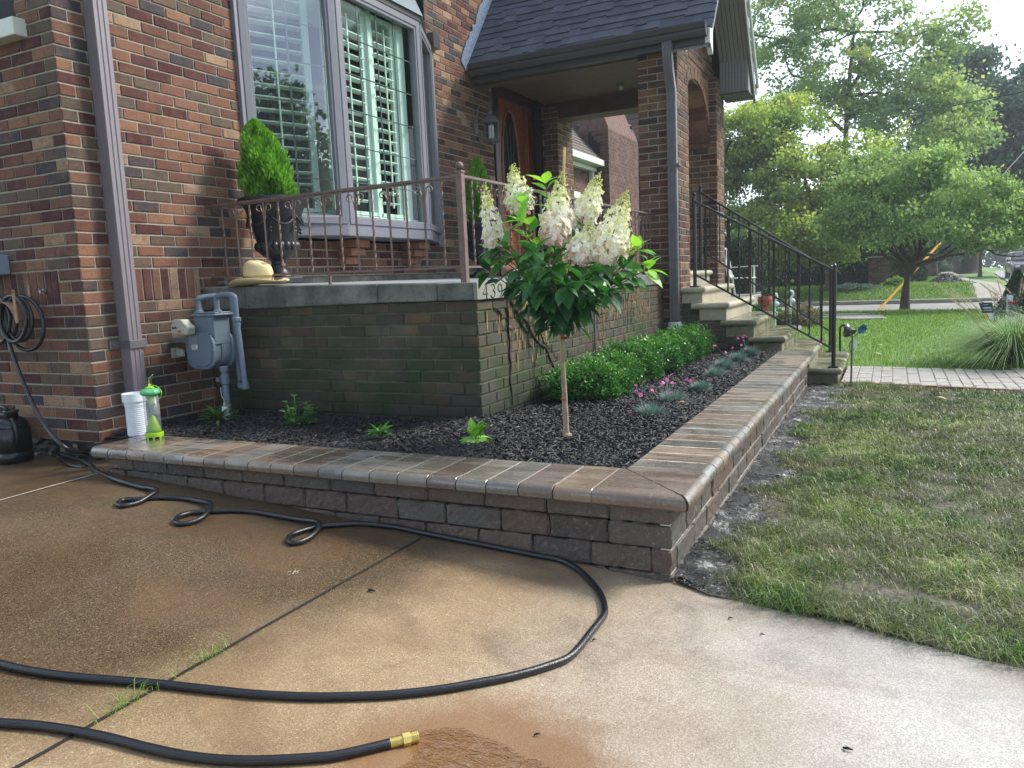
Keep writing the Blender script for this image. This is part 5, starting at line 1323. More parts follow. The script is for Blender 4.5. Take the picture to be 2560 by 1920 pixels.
mb = MB(); mb.box((c.x-.052,3.386,c.z+.008),(c.x-.005,3.3885,c.z+.035)); mb.build('sticker', M['pvc'], gm)
mb = MB()
for k, w_ in enumerate((.034,.028,.034)): mb.box((c.x-.046,3.3845,c.z+.028-.007*k),(c.x-.046+w_,3.3862,c.z+.031-.007*k))
mb.build('sticker_print', M['dark_gap'], gm)
PR = .0165
ptop = -.052
pa = Vector((-3.868,3.46,0)); pb = Vector((-3.712,3.46,0)); pc = Vector((-3.560,3.46,0))
def hoop(a, b, z0, z1, ztop):
    r_ = .035; return spline([(a.x,a.y,z0),(a.x,a.y,ztop-r_),(a.x+ (b.x-a.x)*.06,a.y,ztop-.010),(a.x+(b.x-a.x)*.3,a.y+(b.y-a.y)*.3,ztop),(a.x+(b.x-a.x)*.7,a.y+(b.y-a.y)*.7,ztop),(a.x+(b.x-a.x)*.94,b.y,ztop-.010),(b.x,b.y,ztop-r_),(b.x,b.y,z1)],6)
mb = MB(); mb.tube(hoop(pa, Vector((c.x+.075,3.62,0)), -.12, -.45, -.018), PR, 14); mb.tube([(c.x+.075,3.62,-.45),(c.x+.085,3.62,-.56),(c.x+.13,3.60,-.575)], PR, 12)
mb.tube(hoop(pb, pc, -.12, -.14, -.012), PR, 14); mb.tube([(pc.x,pc.y,-.13),(pc.x+.022,pc.y,-.55)], PR*.95, 14)
mb.tube(spline([(pc.x+.022,pc.y,-.53),(pc.x+.022,pc.y,-.565),(pc.x+.0,pc.y+.01,-.578),(pc.x-.06,pc.y+.04,-.578),(c.x+.10,3.60,-.578)],5), PR, 12)
for p_, zz in ((pa,-.112),(pb,-.112),(Vector((pc.x,pc.y,0)),-.16)): mb.lathe([(.024,zz-.016),(.026,zz-.01),(.026,zz+.006),(.021,zz+.012)], (p_.x,p_.y,0), 8); mb.lathe([(.022,zz-.04),(.022,zz-.024)], (p_.x,p_.y,0), 8) if p_.x > -3.6 else None
mb.lathe([(.023,-.03),(.023,0)], (pc.x+.022,pc.y,-.555), 10); mb.build('pipe', M['meter'], gm, smooth=False)
rb = Vector((-3.715, 3.47, 0)); mb = MB()
mb.lathe([(.028,-.48),(.028,-.455),(.020,-.45),(.020,-.50),(.026,-.505),(.026,-.56),(.018,-.565),(.022,-.60),(.0215,-.70)], (rb.x,rb.y,0), 14); mb.box((rb.x-.045,rb.y-.03,-.545),(rb.x-.018,rb.y+.0,-.52)); mb.build('riser_valve', M['meter'], gm)
mb = MB(); mb.lathe([(.0205,-.69),(.0205,-.80)], (rb.x+.01,rb.y,0), 12); mb.build('riser_sleeve', M['steel'], gm)
mb = MB(); mb.box((rb.x-.012,rb.y-.035,-.80),(rb.x+.035,rb.y-.028,-.70)); mb.build('marker_plate', M['pvc'], gm)
mb = MB(); mb.tube(spline([(rb.x-.02,rb.y-.02,-.58),(rb.x-.01,rb.y-.03,-.63),(rb.x+.01,rb.y-.03,-.66),(rb.x+.015,rb.y-.03,-.685)],5), .0022, 5); mb.box((rb.x+.004,rb.y-.036,-.70),(rb.x+.018,rb.y-.026,-.675)); mb.build('tracer_wire', M['module'], gm)
mb = MB(); mx0 = c.x-.135; mb.prism([(mx0-.015,3.33,-.235),(mx0+.115,3.33,-.245),(mx0+.135,3.33,-.20),(mx0+.10,3.33,-.175),(mx0+.075,3.33,-.150),(mx0+.01,3.33,-.150),(mx0-.02,3.33,-.19)], (0,.06,0)); mb.build('meter_module', M['module'], gm, bevel=.006)
mb = MB(); mb.box((mx0-.002,3.326,-.205),(mx0+.035,3.3305,-.195)); mb.build('counter_window', M['dark_gap'], gm)
mb = MB(); mb.box((mx0+.042,3.327,-.228),(mx0+.066,3.3305,-.216)); mb.ball((mx0+.118,3.345,-.212),.008); mb.build('warning_marks', M['red'], gm)
mb = MB(); mb.box((mx0-.075,3.36,-.395),(mx0+.02,3.42,-.325)); mb.build('index_cover', M['clear'], gm, bevel=.006)
mb = MB(); mb.box((mx0-.055,3.385,-.382),(mx0+.0,3.40,-.338)); mb.box((mx0-.085,3.37,-.392),(mx0-.073,3.43,-.33)); mb.build('index_dial', M['module'], gm)
mb = MB(); mb.box((mx0+.05,3.50,-.45),(mx0+.14,3.62,-.44)); mb.box((XW+.01,3.46,-.30),(c.x-.10,3.50,-.27)); mb.build('bracket', M['meter'], gm)
# ================================================================== TRAP / FEEDER
tp = thing('insect_trap', 'clear tube insect trap with lime green base standing on the cap', 'insect trap', (-3.545,2.80,ZCAP))
c = Vector((-3.555,2.80,0)); zz = ZCAP
mb = MB(); mb.lathe([(p_*.70, q_) for p_, q_ in [(.066,zz+.012),(.068,zz+.032),(.060,zz+.034),(.057,zz+.012)]], c, 28)
for k in range(8): a = 2*math.pi*k/8; mb.bar((c.x+.042*math.cos(a),c.y+.042*math.sin(a),zz+.001),(c.x+.042*math.cos(a),c.y+.042*math.sin(a),zz+.016),.010,.006,(math.cos(a),math.sin(a),0))
mb.build('base_ring', M['neon'], tp)
mb = MB(); mb.lathe([(p_*.70, q_) for p_, q_ in [(.054,zz+.02),(.050,zz+.055),(.020,zz+.115),(.004,zz+.125)]], c, 24); mb.lathe([(p_*.70, q_) for p_, q_ in [(.045,zz+.245),(.022,zz+.20),(.018,zz+.185),(.0,zz+.185)]], c, 20); mb.build('funnel', M['neon'], tp, smooth=True)
mb = MB(); mb.lathe([(p_*.70, q_) for p_, q_ in [(.056,zz+.02),(.056,zz+.13),(.0575,zz+.132),(.0575,zz+.136),(.056,zz+.138),(.056,zz+.245)]], c, 32); mb.build('tube', M['tube'], tp, smooth=True)
mb = MB(); mb.lathe([(p_*.70, q_) for p_, q_ in [(.058,zz+.236),(.072,zz+.242),(.073,zz+.252),(.062,zz+.266),(.030,zz+.272),(0,zz+.273)]], c, 28); mb.build('lid', M['teal'], tp, smooth=True)
mb = MB(); mb.lathe([(p_*.70, q_) for p_, q_ in [(.034,zz+.272),(.030,zz+.279),(.010,zz+.282),(.008,zz+.295),(0,zz+.297)]], c, 16); mb.build('knob', M['neon'], tp, smooth=True)
mb = MB(); mb.tube(spline([(c.x,c.y,zz+.29),(c.x+.005,c.y,zz+.325),(c.x+.035,c.y,zz+.345)],5), .0022, 5); mb.tube(spline([(c.x,c.y,zz+.29),(c.x+.055,c.y,zz+.285),(c.x+.09,c.y,zz+.255),(c.x+.075,c.y,zz+.225),(c.x+.045,c.y,zz+.195)],5), .0022, 5); mb.build('cord', M['neon'], tp)
# ================================================================== PORCH LANTERN
lp = at(1150+345*.22604, 1440*.22604, 0, XW+.20)
ln = thing('wall_lantern', 'verdigris black carriage lantern on the brick beside the front door', 'wall lamp', (XW+.02,lp.y,lp.z))
c = Vector((XW+.20, lp.y, lp.z)); mb = MB()
mb.lathe([(.03,.165),(.028,.19),(.012,.195),(.014,.21),(0,.22)], c, 8); mb.lathe([(.040,.155),(.085,.115),(.100,.085),(.100,.075),(.085,.075)], c, 6); mb.build('cap', M['frame_dk'], ln)
mb = MB(); mb.lathe([(.095,-.125),(.098,-.115),(.09,-.10),(.075,-.095)], c, 6); mb.lathe([(.06,-.125),(.03,-.15),(.0,-.165)], c, 6)
for k in range(6): a = 2*math.pi*k/6; mb.bar(c+Vector((.080*math.cos(a),.080*math.sin(a),-.10)), c+Vector((.086*math.cos(a),.086*math.sin(a),.08)), .009,.009,(math.cos(a),math.sin(a),0))
mb.build('cage', M['frame_dk'], ln)
mb = MB(); mb.lathe([(.076,-.10),(.081,.078)], c, 6); mb.build('lantern_glass', M['clear'], ln)
mb = MB(); mb.lathe([(.030,-.09),(.030,.05)], c, 14); mb.build('frosted_tube', simple('frosted white', srgb(235,240,240), .6), ln)
mb = MB(); mb.lathe([(.05,.0),(.05,.012)], (XW+.006,c.y,c.z+.06), 12, axis='x'); mb.box((XW+.006,c.y-.04,c.z-.02),(XW+.02,c.y+.04,c.z+.14)); mb.tube(spline([(XW+.02,c.y,c.z+.08),(XW+.05,c.y,c.z+.24),(XW+.10,c.y,c.z+.30),(XW+.17,c.y,c.z+.28),(XW+.20,c.y,c.z+.22)],6), .007, 6)
mb.tube(spline([(XW+.17,c.y,c.z+.28),(XW+.21,c.y,c.z+.305),(XW+.225,c.y,c.z+.28),(XW+.205,c.y,c.z+.265)],4), .005, 6); mb.build('arm', M['frame_dk'], ln)
# loose debris
for i, (px, py, L, lab) in enumerate(((922,1476,.03,'curled dark twig on the concrete inside the hose loop'),(1480,1603,.014,'small black crumb touching the outside of the hose loop'),(1820,1548,.016,'small black crumb on the pale concrete near the lawn edge'),(1900,1588,.014,'dark flake on the pale concrete below the lawn edge'),(2108,1872,.022,'little forked twig at the bottom right of the driveway'),(1335,1840,.016,'dark speck beside the puddle'))):
    p = dp(px, py, .003); mb = MB(); a = random.uniform(-.5,.3)
    mb.tube([p, p+Vector((L*.5*math.cos(a),L*.5*math.sin(a),.004)), p+Vector((L*math.cos(a+.3),L*math.sin(a+.3),.001))], [L*.12,L*.16,L*.05], 6)
    tag(mb.build('debris', M['dark_gap']), lab, 'debris')
p = dp(732,1430,.0); mb = MB()
for k in range(26): a = random.gauss(0,.014); b = random.gauss(0,.01); s_ = random.uniform(.001,.0035); mb.ball((p.x+a,p.y+b,dz(p.x)+.001), s_, n=6, sq=(1,1,.4))
tag(mb.build('dropping', M['joint_sand']), 'white splat on the brown driveway below the small hose loops', 'dropping')
# puddle at the hose end
pd = [D2(*q) for q in ((600,1490),(700,1420),(850,1385),(1000,1400),(1200,1470),(1400,1570),(1560,1640),(1750,1760),(1500,1950),(900,1980),(500,1900),(480,1700),(640,1600))]
mb = MB(); P_ = [drive(a, b) for a, b in pd]; cxx = sum((p for p in P_), Vector())/len(P_)
ringp = spline(P_+[P_[0]], 5)[:-1]
ringp = [Vector((p.x+random.gauss(0,.003), p.y+random.gauss(0,.003), dz(p.x)+.0028)) for p in ringp]
mb.add(ringp + [Vector((cxx.x,cxx.y,dz(cxx.x)+.0045))], [(i, (i+1)%len(ringp), len(ringp)) for i in range(len(ringp))]); struct(mb.build('puddle', M['water'], smooth=True))
mb = MB(); rp2 = [Vector((cxx.x+(p.x-cxx.x)*1.015, cxx.y+(p.y-cxx.y)*1.02, dz(p.x)+.0015)) for p in ringp]
# ================================================================== PLANTS IN THE BED
def leaf(mb, base, d, up, L, Wd, droop=.3, r=None, fold=.25, mi=0, prof=(0,.62,1,.82,.42,0)):
    base = Vector(base); d = Vector(d).normalized(); s_ = d.cross(Vector(up))
    if s_.length < 1e-3: s_ = d.orthogonal()
    s_.normalize(); n_ = s_.cross(d).normalized(); vs = []; m = len(prof)
    for k, p_ in enumerate(prof):
        t = k/(m-1); c = base + d*(L*t*(1-.18*droop*t)) - n_*(droop*L*t*t*.55) ; w_ = Wd/2*p_
        vs += [c + s_*w_ + n_*(fold*w_), c, c - s_*w_ + n_*(fold*w_)]
    fs = []
    for k in range(m-1): a = 3*k; fs += [(a,a+1,a+4,a+3),(a+1,a+2,a+5,a+4)]
    mb.add(vs, fs, mi, r)
def rv(s=1.): return Vector((random.gauss(0,s),random.gauss(0,s),random.gauss(0,s)))
# ---- hydrangea standard
hb = at(1418, 1085, 2, -.775)
HY = hb.y
hyd = thing('hydrangea_tree', 'young hydrangea standard with cream and pink flower cones in the mulch bed', 'hydrangea', hb)
def hp(x, y, Y=None): return at(1180+x*.52511, 380+y*.52511, 1, Y or HY)
mb = MB(); tk = [hp(452,1345), hp(447,1200), hp(440,1060), hp(437,905), hp(425,780), hp(415,660)]
tk = [at(1418,1090,1,HY), at(1415,1040,1,HY), at(1412,980,1,HY), at(1408,920,1,HY), at(1408,870,1,HY), at(1406,820,1,HY)]
mb.tube(spline(tk,4), [.0125-.003*k/20 + random.uniform(-.0012,.0012) for k in range(21)], 10); mb.ball(at(1418,1088,1,HY), .026, sq=(1,1,.6)); mb.build('trunk', M['stem_hyd'], hyd, smooth=True)
mb = MB(); mb.tube([at(1412,1086,1,HY+.03), at(1402,850,1,HY+.03), at(1411,368,1,HY+.03)], .0065, 8); stake = mb.build('stake', M['wood'], hyd)
mb = MB(); p = at(1412,846,1,HY-.012); mb.tube([p+Vector((-.014,0,0)), p+Vector((.014,0,.003))], .006, 8); mb.lathe([(.016,-.003),(.016,.003)], at(1410,998,1,HY), 10); mb.build('tie', M['red'], stake)
CR = at(1406, 815, 1, HY)
PAN = [((55,150),(112,450),100,3.38),((190,60),(238,290),125,3.44),((430,95),(392,440),150,3.38),((605,100),(520,350),118,3.50),((735,185),(632,520),170,3.40),((565,335),(500,520),120,3.30)]
stems = []
for (tip, bs, wd, Y) in PAN: stems.append((hp(bs[0], bs[1], Y), 1))
for (x, y, Y) in ((232,240,3.32),(225,330,3.26),(160,455,3.36),(90,470,3.5),(70,560,3.4),(250,620,3.2),(380,560,3.22),(520,610,3.22),(600,590,3.3),(720,560,3.45),(790,470,3.5),(760,600,3.6),(840,560,3.48),(640,680,3.3),(330,700,3.3),(200,650,3.45),(560,520,3.7),(300,520,3.7),(450,420,3.75),(400,760,3.35),(520,760,3.4),(350,150,3.55),(380,230,3.6),(450,640,3.15),(300,480,3.2)):
    stems.append((hp(x, y, Y), 0))
mbS = MB(); mbL = MB()
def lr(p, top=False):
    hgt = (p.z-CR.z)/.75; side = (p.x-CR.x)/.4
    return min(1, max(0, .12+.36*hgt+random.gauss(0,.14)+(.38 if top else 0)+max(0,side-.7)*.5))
for i, (e, fl) in enumerate(stems):
    m_ = CR + (e-CR)*.45 + Vector((0,0,.04 if e.z > CR.z+.1 else .03)) + rv(.012)
    path = spline([CR, m_, e], 7); mbS.tube(path, [.0052-.003*k/(len(path)-1) for k in range(len(path))], 6)
    topy = i in (6,7,26,27,16,18)
    nn = 6
    for k in range(3, len(path), 2):
        p_ = path[k]; t_ = (path[min(k+1,len(path)-1)]-path[k-1]).normalized(); a0 = random.uniform(0,6.28)
        if fl and k > len(path)-2: continue
        for j in (0,1):
            a = a0+j*math.pi; side = t_.orthogonal().normalized(); side = Matrix.Rotation(a, 3, t_) @ side
            out = (p_-CR); out.z *= .25; out = out.normalized() if out.length > .02 else side
            d = (side*.9 + out*.55 + t_*.30 + Vector((0,0,-.22 if not topy else .15))).normalized()
            L = random.uniform(.092,.135)*(1 if not topy else .95)
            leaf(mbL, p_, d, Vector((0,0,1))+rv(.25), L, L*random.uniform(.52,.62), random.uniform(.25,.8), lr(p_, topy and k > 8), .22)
    if not fl:
        for j in range(4):
            a = j*math.pi/2+random.uniform(-.3,.3); side = Matrix.Rotation(a,3,t_) @ t_.orthogonal().normalized()
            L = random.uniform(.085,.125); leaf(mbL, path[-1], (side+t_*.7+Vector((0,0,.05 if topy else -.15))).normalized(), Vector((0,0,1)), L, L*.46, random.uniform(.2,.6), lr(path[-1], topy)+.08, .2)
for k in range(90):      # inner and hanging leaves around the lower crown
    a = random.uniform(0,6.28); u = random.random(); rr_0 = .06+.22*u**.7; p_ = CR + Vector((rr_0*math.cos(a), rr_0*.8*math.sin(a), .02+.30*u + random.gauss(0,.035)))
    d = Vector((math.cos(a), math.sin(a), random.uniform(-1.1,-.1))).normalized(); L = random.uniform(.09,.13)
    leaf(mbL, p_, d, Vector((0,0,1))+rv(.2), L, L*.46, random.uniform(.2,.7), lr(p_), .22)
for k in range(16):
    a = random.uniform(0,6.28); p_ = CR + Vector((.03*math.cos(a),.03*math.sin(a), random.uniform(-.0,.06))); L = random.uniform(.07,.11)
    leaf(mbL, p_, Vector((math.cos(a)*.7, math.sin(a)*.7, -1.1)), (math.cos(a),math.sin(a),.6), L, L*.42, .2, random.uniform(.05,.35), .2)
mbS.build('branch', M['twig'], hyd, smooth=True)
lo = mbL.build('leaves', M['hyd_leaf'], hyd, smooth=True, fix=False)
def panicle(tip, base, wd, Y, n, small=False, seed=0):
    q = random.Random(seed); T = hp(*tip, Y); Bs = hp(*base, Y); ax = T-Bs; L = ax.length; ax.normalize(); R0 = wd*.52511/2*Y/F_PX*1.05
    U = ax.orthogonal().normalized(); V_ = ax.cross(U); mb = MB(); ms = MB(); ms.tube([Bs-ax*.02, T], [.004,.0012], 6)
    for k in range(n):
        t = q.random()**1.15; rad = R0*(.30+.95*math.sin(min(1,(t+.18)/.55)*1.57) if t < .37 else 1.25*(1-((t-.37)/.63)**1.15))*q.uniform(.55,1.0)
        rad = max(.003, R0*np.interp(t, [0,.12,.35,.6,.8,.93,1], [.55,.95,1.05,.72,.42,.2,.05])*q.uniform(.6,1.02))
        a = q.uniform(0,6.28); c = Bs + ax*(t*L) + (U*math.cos(a)+V_*math.sin(a))*rad + Vector((q.gauss(0,.004),)*3)
        nrm = ((U*math.cos(a)+V_*math.sin(a)) + ax*.35 + Vector((q.gauss(0,.3),q.gauss(0,.3),q.gauss(0,.3)))).normalized()
        s = np.interp(t, [0,.3,.6,.85,1], [.0165,.0165,.012,.0065,.0035])*q.uniform(.8,1.15)*(1 if not small else .55)
        r_ = np.interp(t, [0,.15,.4,.7,1], [.84,.66,.50,.30,.04]) + q.gauss(0,.10)
        if seed in (2,5) and t < .5: r_ += .16
        if small: r_ = q.uniform(0,.15)
        if s < .007:
            mb.ball(c, s*.75, n=6, r=min(1,max(0,r_))); continue
        a_ = nrm.orthogonal().normalized(); b_ = nrm.cross(a_); ph = q.uniform(0,6.28)
        for j in range(4):
            aa = ph+j*1.5708; u_ = a_*math.cos(aa)+b_*math.sin(aa); w_ = nrm.cross(u_)
            mb.add([c, c+u_*s*.55+w_*s*.46+nrm*s*.10, c+u_*s*1.05+nrm*s*q.uniform(-.05,.25), c+u_*s*.55-w_*s*.46+nrm*s*.10], [(0,1,2,3)], 0, min(1,max(0,r_+q.gauss(0,.03))))
    o = mb.build('flower_panicle', M['petal'], hyd, fix=False); ms.build('flower_stem', M['twig'], o)
for i, (tip, bs, wd, Y) in enumerate(PAN): panicle(tip, bs, wd*1.06, Y, int(420*wd/120), seed=i)
panicle((822,435),(735,480),34,3.5,70,True,9); panicle((760,440),(700,505),30,3.52,60,True,10)
panicle((255,560),(200,600),60,3.6,60,False,11)
# ---- box hedge: one shrub after another
names = ['nearest, widest clipped boxwood shrub in the hedge row, by the hydrangea trunk','second clipped boxwood shrub from the hydrangea end of the hedge','third clipped boxwood shrub from the hydrangea end of the hedge','middle clipped boxwood shrub of the seven in the hedge','third clipped boxwood shrub from the step end of the hedge','second clipped boxwood shrub from the step end of the hedge','last clipped boxwood shrub, square ended, next to the stone steps']
for i in range(7):
    cy_ = 4.63+.475*i; cx_ = -1.775+random.uniform(-.02,.02); q = np.random.RandomState(40+i); hx, hy, hz = .262+ (.02 if i == 0 else 0), .245+q.uniform(-.01,.015), .245+q.uniform(-.015,.022)
    t = thing('boxwood_shrub', names[i], 'shrub', (cx_,cy_,-.79), 'boxwood shrubs clipped into a low hedge')
    n = int(10500 - 800*i); D = q.normal(0,1,(n,3)); D[:,2] = np.abs(D[:,2])*1.0; D /= np.linalg.norm(D,axis=1)[:,None]
    p4 = (np.abs(D)**2.5).sum(1)**(-1/2.5); lump = 1+.08*np.sin(D[:,0]*9+i*2)*np.sin(D[:,1]*8+i)+.05*np.sin(D[:,2]*13+D[:,0]*7)
    C = D*(p4*lump*np.where(q.rand(n) < .07, q.uniform(1.0,1.13,n), q.uniform(.76,1.03,n)))[:,None]*np.array([hx,hy,hz]); C[:,2] = C[:,2]*1.0+.0
    C[:,2] = np.where(C[:,2] < .05, .05+q.uniform(-.03,.03,n), C[:,2]); tuck = np.clip(C[:,2]/.12,0,1); C[:,:2] *= (.80+.20*tuck)[:,None]
    L = q.uniform(.014,.026,n)*(1+.04*i); A = D*.8+q.normal(0,.6,(n,3))+np.array([0,0,.3]); A /= np.linalg.norm(A,axis=1)[:,None]; Sx = np.cross(A, q.normal(0,1,(n,3))); Sx /= np.linalg.norm(Sx,axis=1)[:,None]; w_ = (L*.30)[:,None]
    V = np.stack([C, C+A*(L*.5)[:,None]+Sx*w_, C+A*L[:,None], C+A*(L*.5)[:,None]-Sx*w_],1).reshape(-1,3); o = np.arange(n)*4
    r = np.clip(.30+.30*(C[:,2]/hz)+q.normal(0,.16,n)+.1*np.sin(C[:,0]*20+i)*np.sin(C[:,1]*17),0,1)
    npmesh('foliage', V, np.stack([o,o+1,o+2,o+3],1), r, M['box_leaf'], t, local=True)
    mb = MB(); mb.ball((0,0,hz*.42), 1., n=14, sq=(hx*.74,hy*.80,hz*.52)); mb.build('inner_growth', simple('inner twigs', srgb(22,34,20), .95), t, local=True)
    mb = MB()
    for k in range(5): a = 6.28*k/5; mb.tube([(0,0,-.02),(.10*math.cos(a),.10*math.sin(a),.12)], [.009,.005], 5)
    mb.build('stem', M['bark'], t, local=True)
# ---- dianthus clumps
k_ = .27125
def bedpt(px, py): return at(px, py, 2, -.785)
DI = [(1600+110*k_, 800+905*k_, .085, 7, 'grey green dianthus clump nearest the wall corner with pink flowers over it'),
      (1600+310*k_, 800+770*k_, .085, 9, 'dianthus clump with the most pink flowers, behind the dried leaf'),
      (1600+560*k_, 800+645*k_, .065, 0, 'small grey dianthus clump without flowers, third from the front'),
      (1600+700*k_, 800+525*k_, .085, 0, 'grey dianthus clump without flowers, fourth from the front'),
      (1600+780*k_, 800+440*k_, .080, 2, 'fifth dianthus clump from the front, fallen stems beside it'),
      (1600+905*k_, 800+378*k_, .085, 3, 'grey dianthus clump second from the steps with one pink flower'),
      (1600+1020*k_, 800+315*k_, .080, 5, 'dianthus clump closest to the stone steps with tall pink flowers')]
def dianthus(px, py, rad, nf, lab, seed):
    rad *= 1.25
    c = bedpt(px, py); q = random.Random(seed); t = thing('dianthus', lab, 'flower', c, 'dianthus clumps along the wall cap'); mb = MB()
    for k in range(800):
        a = q.uniform(0,6.28); u = q.random(); el = q.uniform(.1,1.45); d = Vector((math.cos(a)*math.cos(el),math.sin(a)*math.cos(el),math.sin(el))); b = Vector((math.cos(a),math.sin(a),0))*rad*.5*u
        L = rad*q.uniform(.55,1.0); s_ = d.cross(Vector((0,0,1))).normalized()*.0016; e = b+d*L+Vector((0,0,-L*.18*math.cos(el)))
        mb.add([b-s_, b+s_, b+d*L*.55+s_*.9, b+d*L*.55-s_*.9], [(0,1,2,3)], 0, min(1,max(0,q.gauss(.5,.22)))); mb.add([b+d*L*.55-s_*.9, b+d*L*.55+s_*.9, e], [(0,1,2)], 0, min(1,max(0,q.gauss(.6,.2))))
    mb.build('foliage', M['grey_leaf'], t, local=True, fix=False)
    for k in range(nf):
        a = q.uniform(0,6.28); b = Vector((math.cos(a),math.sin(a),0))*rad*q.uniform(.2,.7); e = b*2.1+Vector((q.gauss(0,.02),q.gauss(0,.02), rad*q.uniform(1.0,1.9)))
        ms = MB(); ms.tube([b*.4, (b*1.2+e)/2+Vector((0,0,.01)), e], .0012, 5); o = ms.build('flower_stem', M['grey_leaf'], t, local=True)
        mf = MB(); nrm = Vector((q.gauss(0,.4),-.6+q.gauss(0,.3),1)).normalized(); a_ = nrm.orthogonal().normalized(); b_ = nrm.cross(a_)
        for j in range(5):
            aa = j*1.2566; u_ = a_*math.cos(aa)+b_*math.sin(aa); w_ = nrm.cross(u_); s = q.uniform(.009,.013)
            mf.add([e, e+u_*s*.8+w_*s*.5, e+u_*s*1.1+nrm*s*.1, e+u_*s*.8-w_*s*.5], [(0,1,2,3)], 0, q.random())
        mf.build('blossom', M['pink'], t, local=True, fix=False)
for i, a in enumerate(DI): dianthus(*a, 60+i)
# dried leaf
c = bedpt(1600+345*k_, 800+795*k_); mb = MB()
for (dx_, dy_, a, L) in ((0,0,.2,.075),(.01,.0,1.6,.05),(-.01,.005,2.9,.05)): leaf(mb, c+Vector((dx_,dy_,.018)), (math.cos(a),math.sin(a),.15), (0,0,1), L, L*.6, .5, .5, .5)
tag(mb.build('dry_leaf', simple('dry tan leaf', srgb(176,128,86), .7, var=.2), fix=False), 'curled tan dry leaf lying on the mulch in front of a flowering dianthus', 'leaf')
# ---- four young perennials
def perennial(px, py, kind, lab, seed):
    SC = (1.3,1.5,1.0,1.45)[kind]; c = bedpt(px, py); q = random.Random(seed); t = thing('young_perennial', lab, 'plant', c, 'young perennials in the front bed'); mb = MB()
    if kind == 0:       # strappy tuft
        for k in range(58):
            a = q.uniform(0,6.28); el = q.uniform(.25,1.3); L = q.uniform(.09,.145); leaf(mb, (0,0,0), (math.cos(a)*math.cos(el),math.sin(a)*math.cos(el),math.sin(el)), (0,0,1), L, .016, .8, q.random(), .3, prof=(.3,.8,1,.9,.55,0))
    elif kind == 1:     # leafy upright stems
        for (dx_, dy_, h_) in ((0,0,.115),(.03,.02,.09),(-.035,.01,.085),(.06,-.01,.07),(.02,-.04,.07),(-.02,-.03,.06),(.05,.03,.06)):
            for k in range(9):
                zz = .015+h_*k/9; a = q.uniform(0,6.28); L = q.uniform(.034,.048)*(1-.3*k/9); leaf(mb, (dx_*(1+zz*4),dy_,zz), (math.cos(a),math.sin(a),.5), (0,0,1), L, L*.78, .5, q.random(), .25)
            mb.tube([(dx_*.4,dy_*.4,0),(dx_*(1+h_*4),dy_,h_)], .0022, 5)
    elif kind == 2:     # low pointed rosette
        for k in range(40):
            a = q.uniform(0,6.28); el = q.uniform(.2,1.2); L = q.uniform(.05,.085); b = Vector((math.cos(a),math.sin(a),0))*.015; leaf(mb, b+Vector((0,0,q.uniform(0,.03))), (math.cos(a)*math.cos(el),math.sin(a)*math.cos(el),math.sin(el)), (0,0,1), L, L*.33, .5, q.random(), .3)
    else:               # lime rosette with broad outer leaves
        for k in range(16):
            a = 6.28*k/16+q.uniform(-.15,.15); L = q.uniform(.06,.085); leaf(mb, (0,0,.008), (math.cos(a),math.sin(a),.22), (0,0,1), L, L*.5, .7, .5+q.random()*.5, .2)
        for k in range(26):
            a = q.uniform(0,6.28); el = q.uniform(.7,1.45); L = q.uniform(.05,.085); leaf(mb, (q.gauss(0,.008),q.gauss(0,.008),.015), (math.cos(a)*math.cos(el),math.sin(a)*math.cos(el),math.sin(el)), (0,0,1), L, L*.34, .35, q.random()*.5, .3)
    mb.v = [(a*SC,b*SC,d*SC) for a,b,d in mb.v]
    mb.build('leaves', M['per_lime'] if kind == 3 else M['per_leaf'], t, local=True, smooth=True, fix=False)
    mb = MB(); mb.lathe([(.006,-.02),(.009,.006),(.004,.02)], (0,0,0), 8); mb.build('crown', M['twig'], t, local=True)
perennial(545,1052,0,'strappy green perennial at the foot of the gas meter pipe',1); perennial(742,1068,1,'leafy upright perennial in the mulch, right of the meter plant',2)
perennial(950,1092,2,'small pointed leaved perennial in the middle of the front bed',3); perennial(1190,1103,3,'lime green perennial below the mossy porch corner',4)
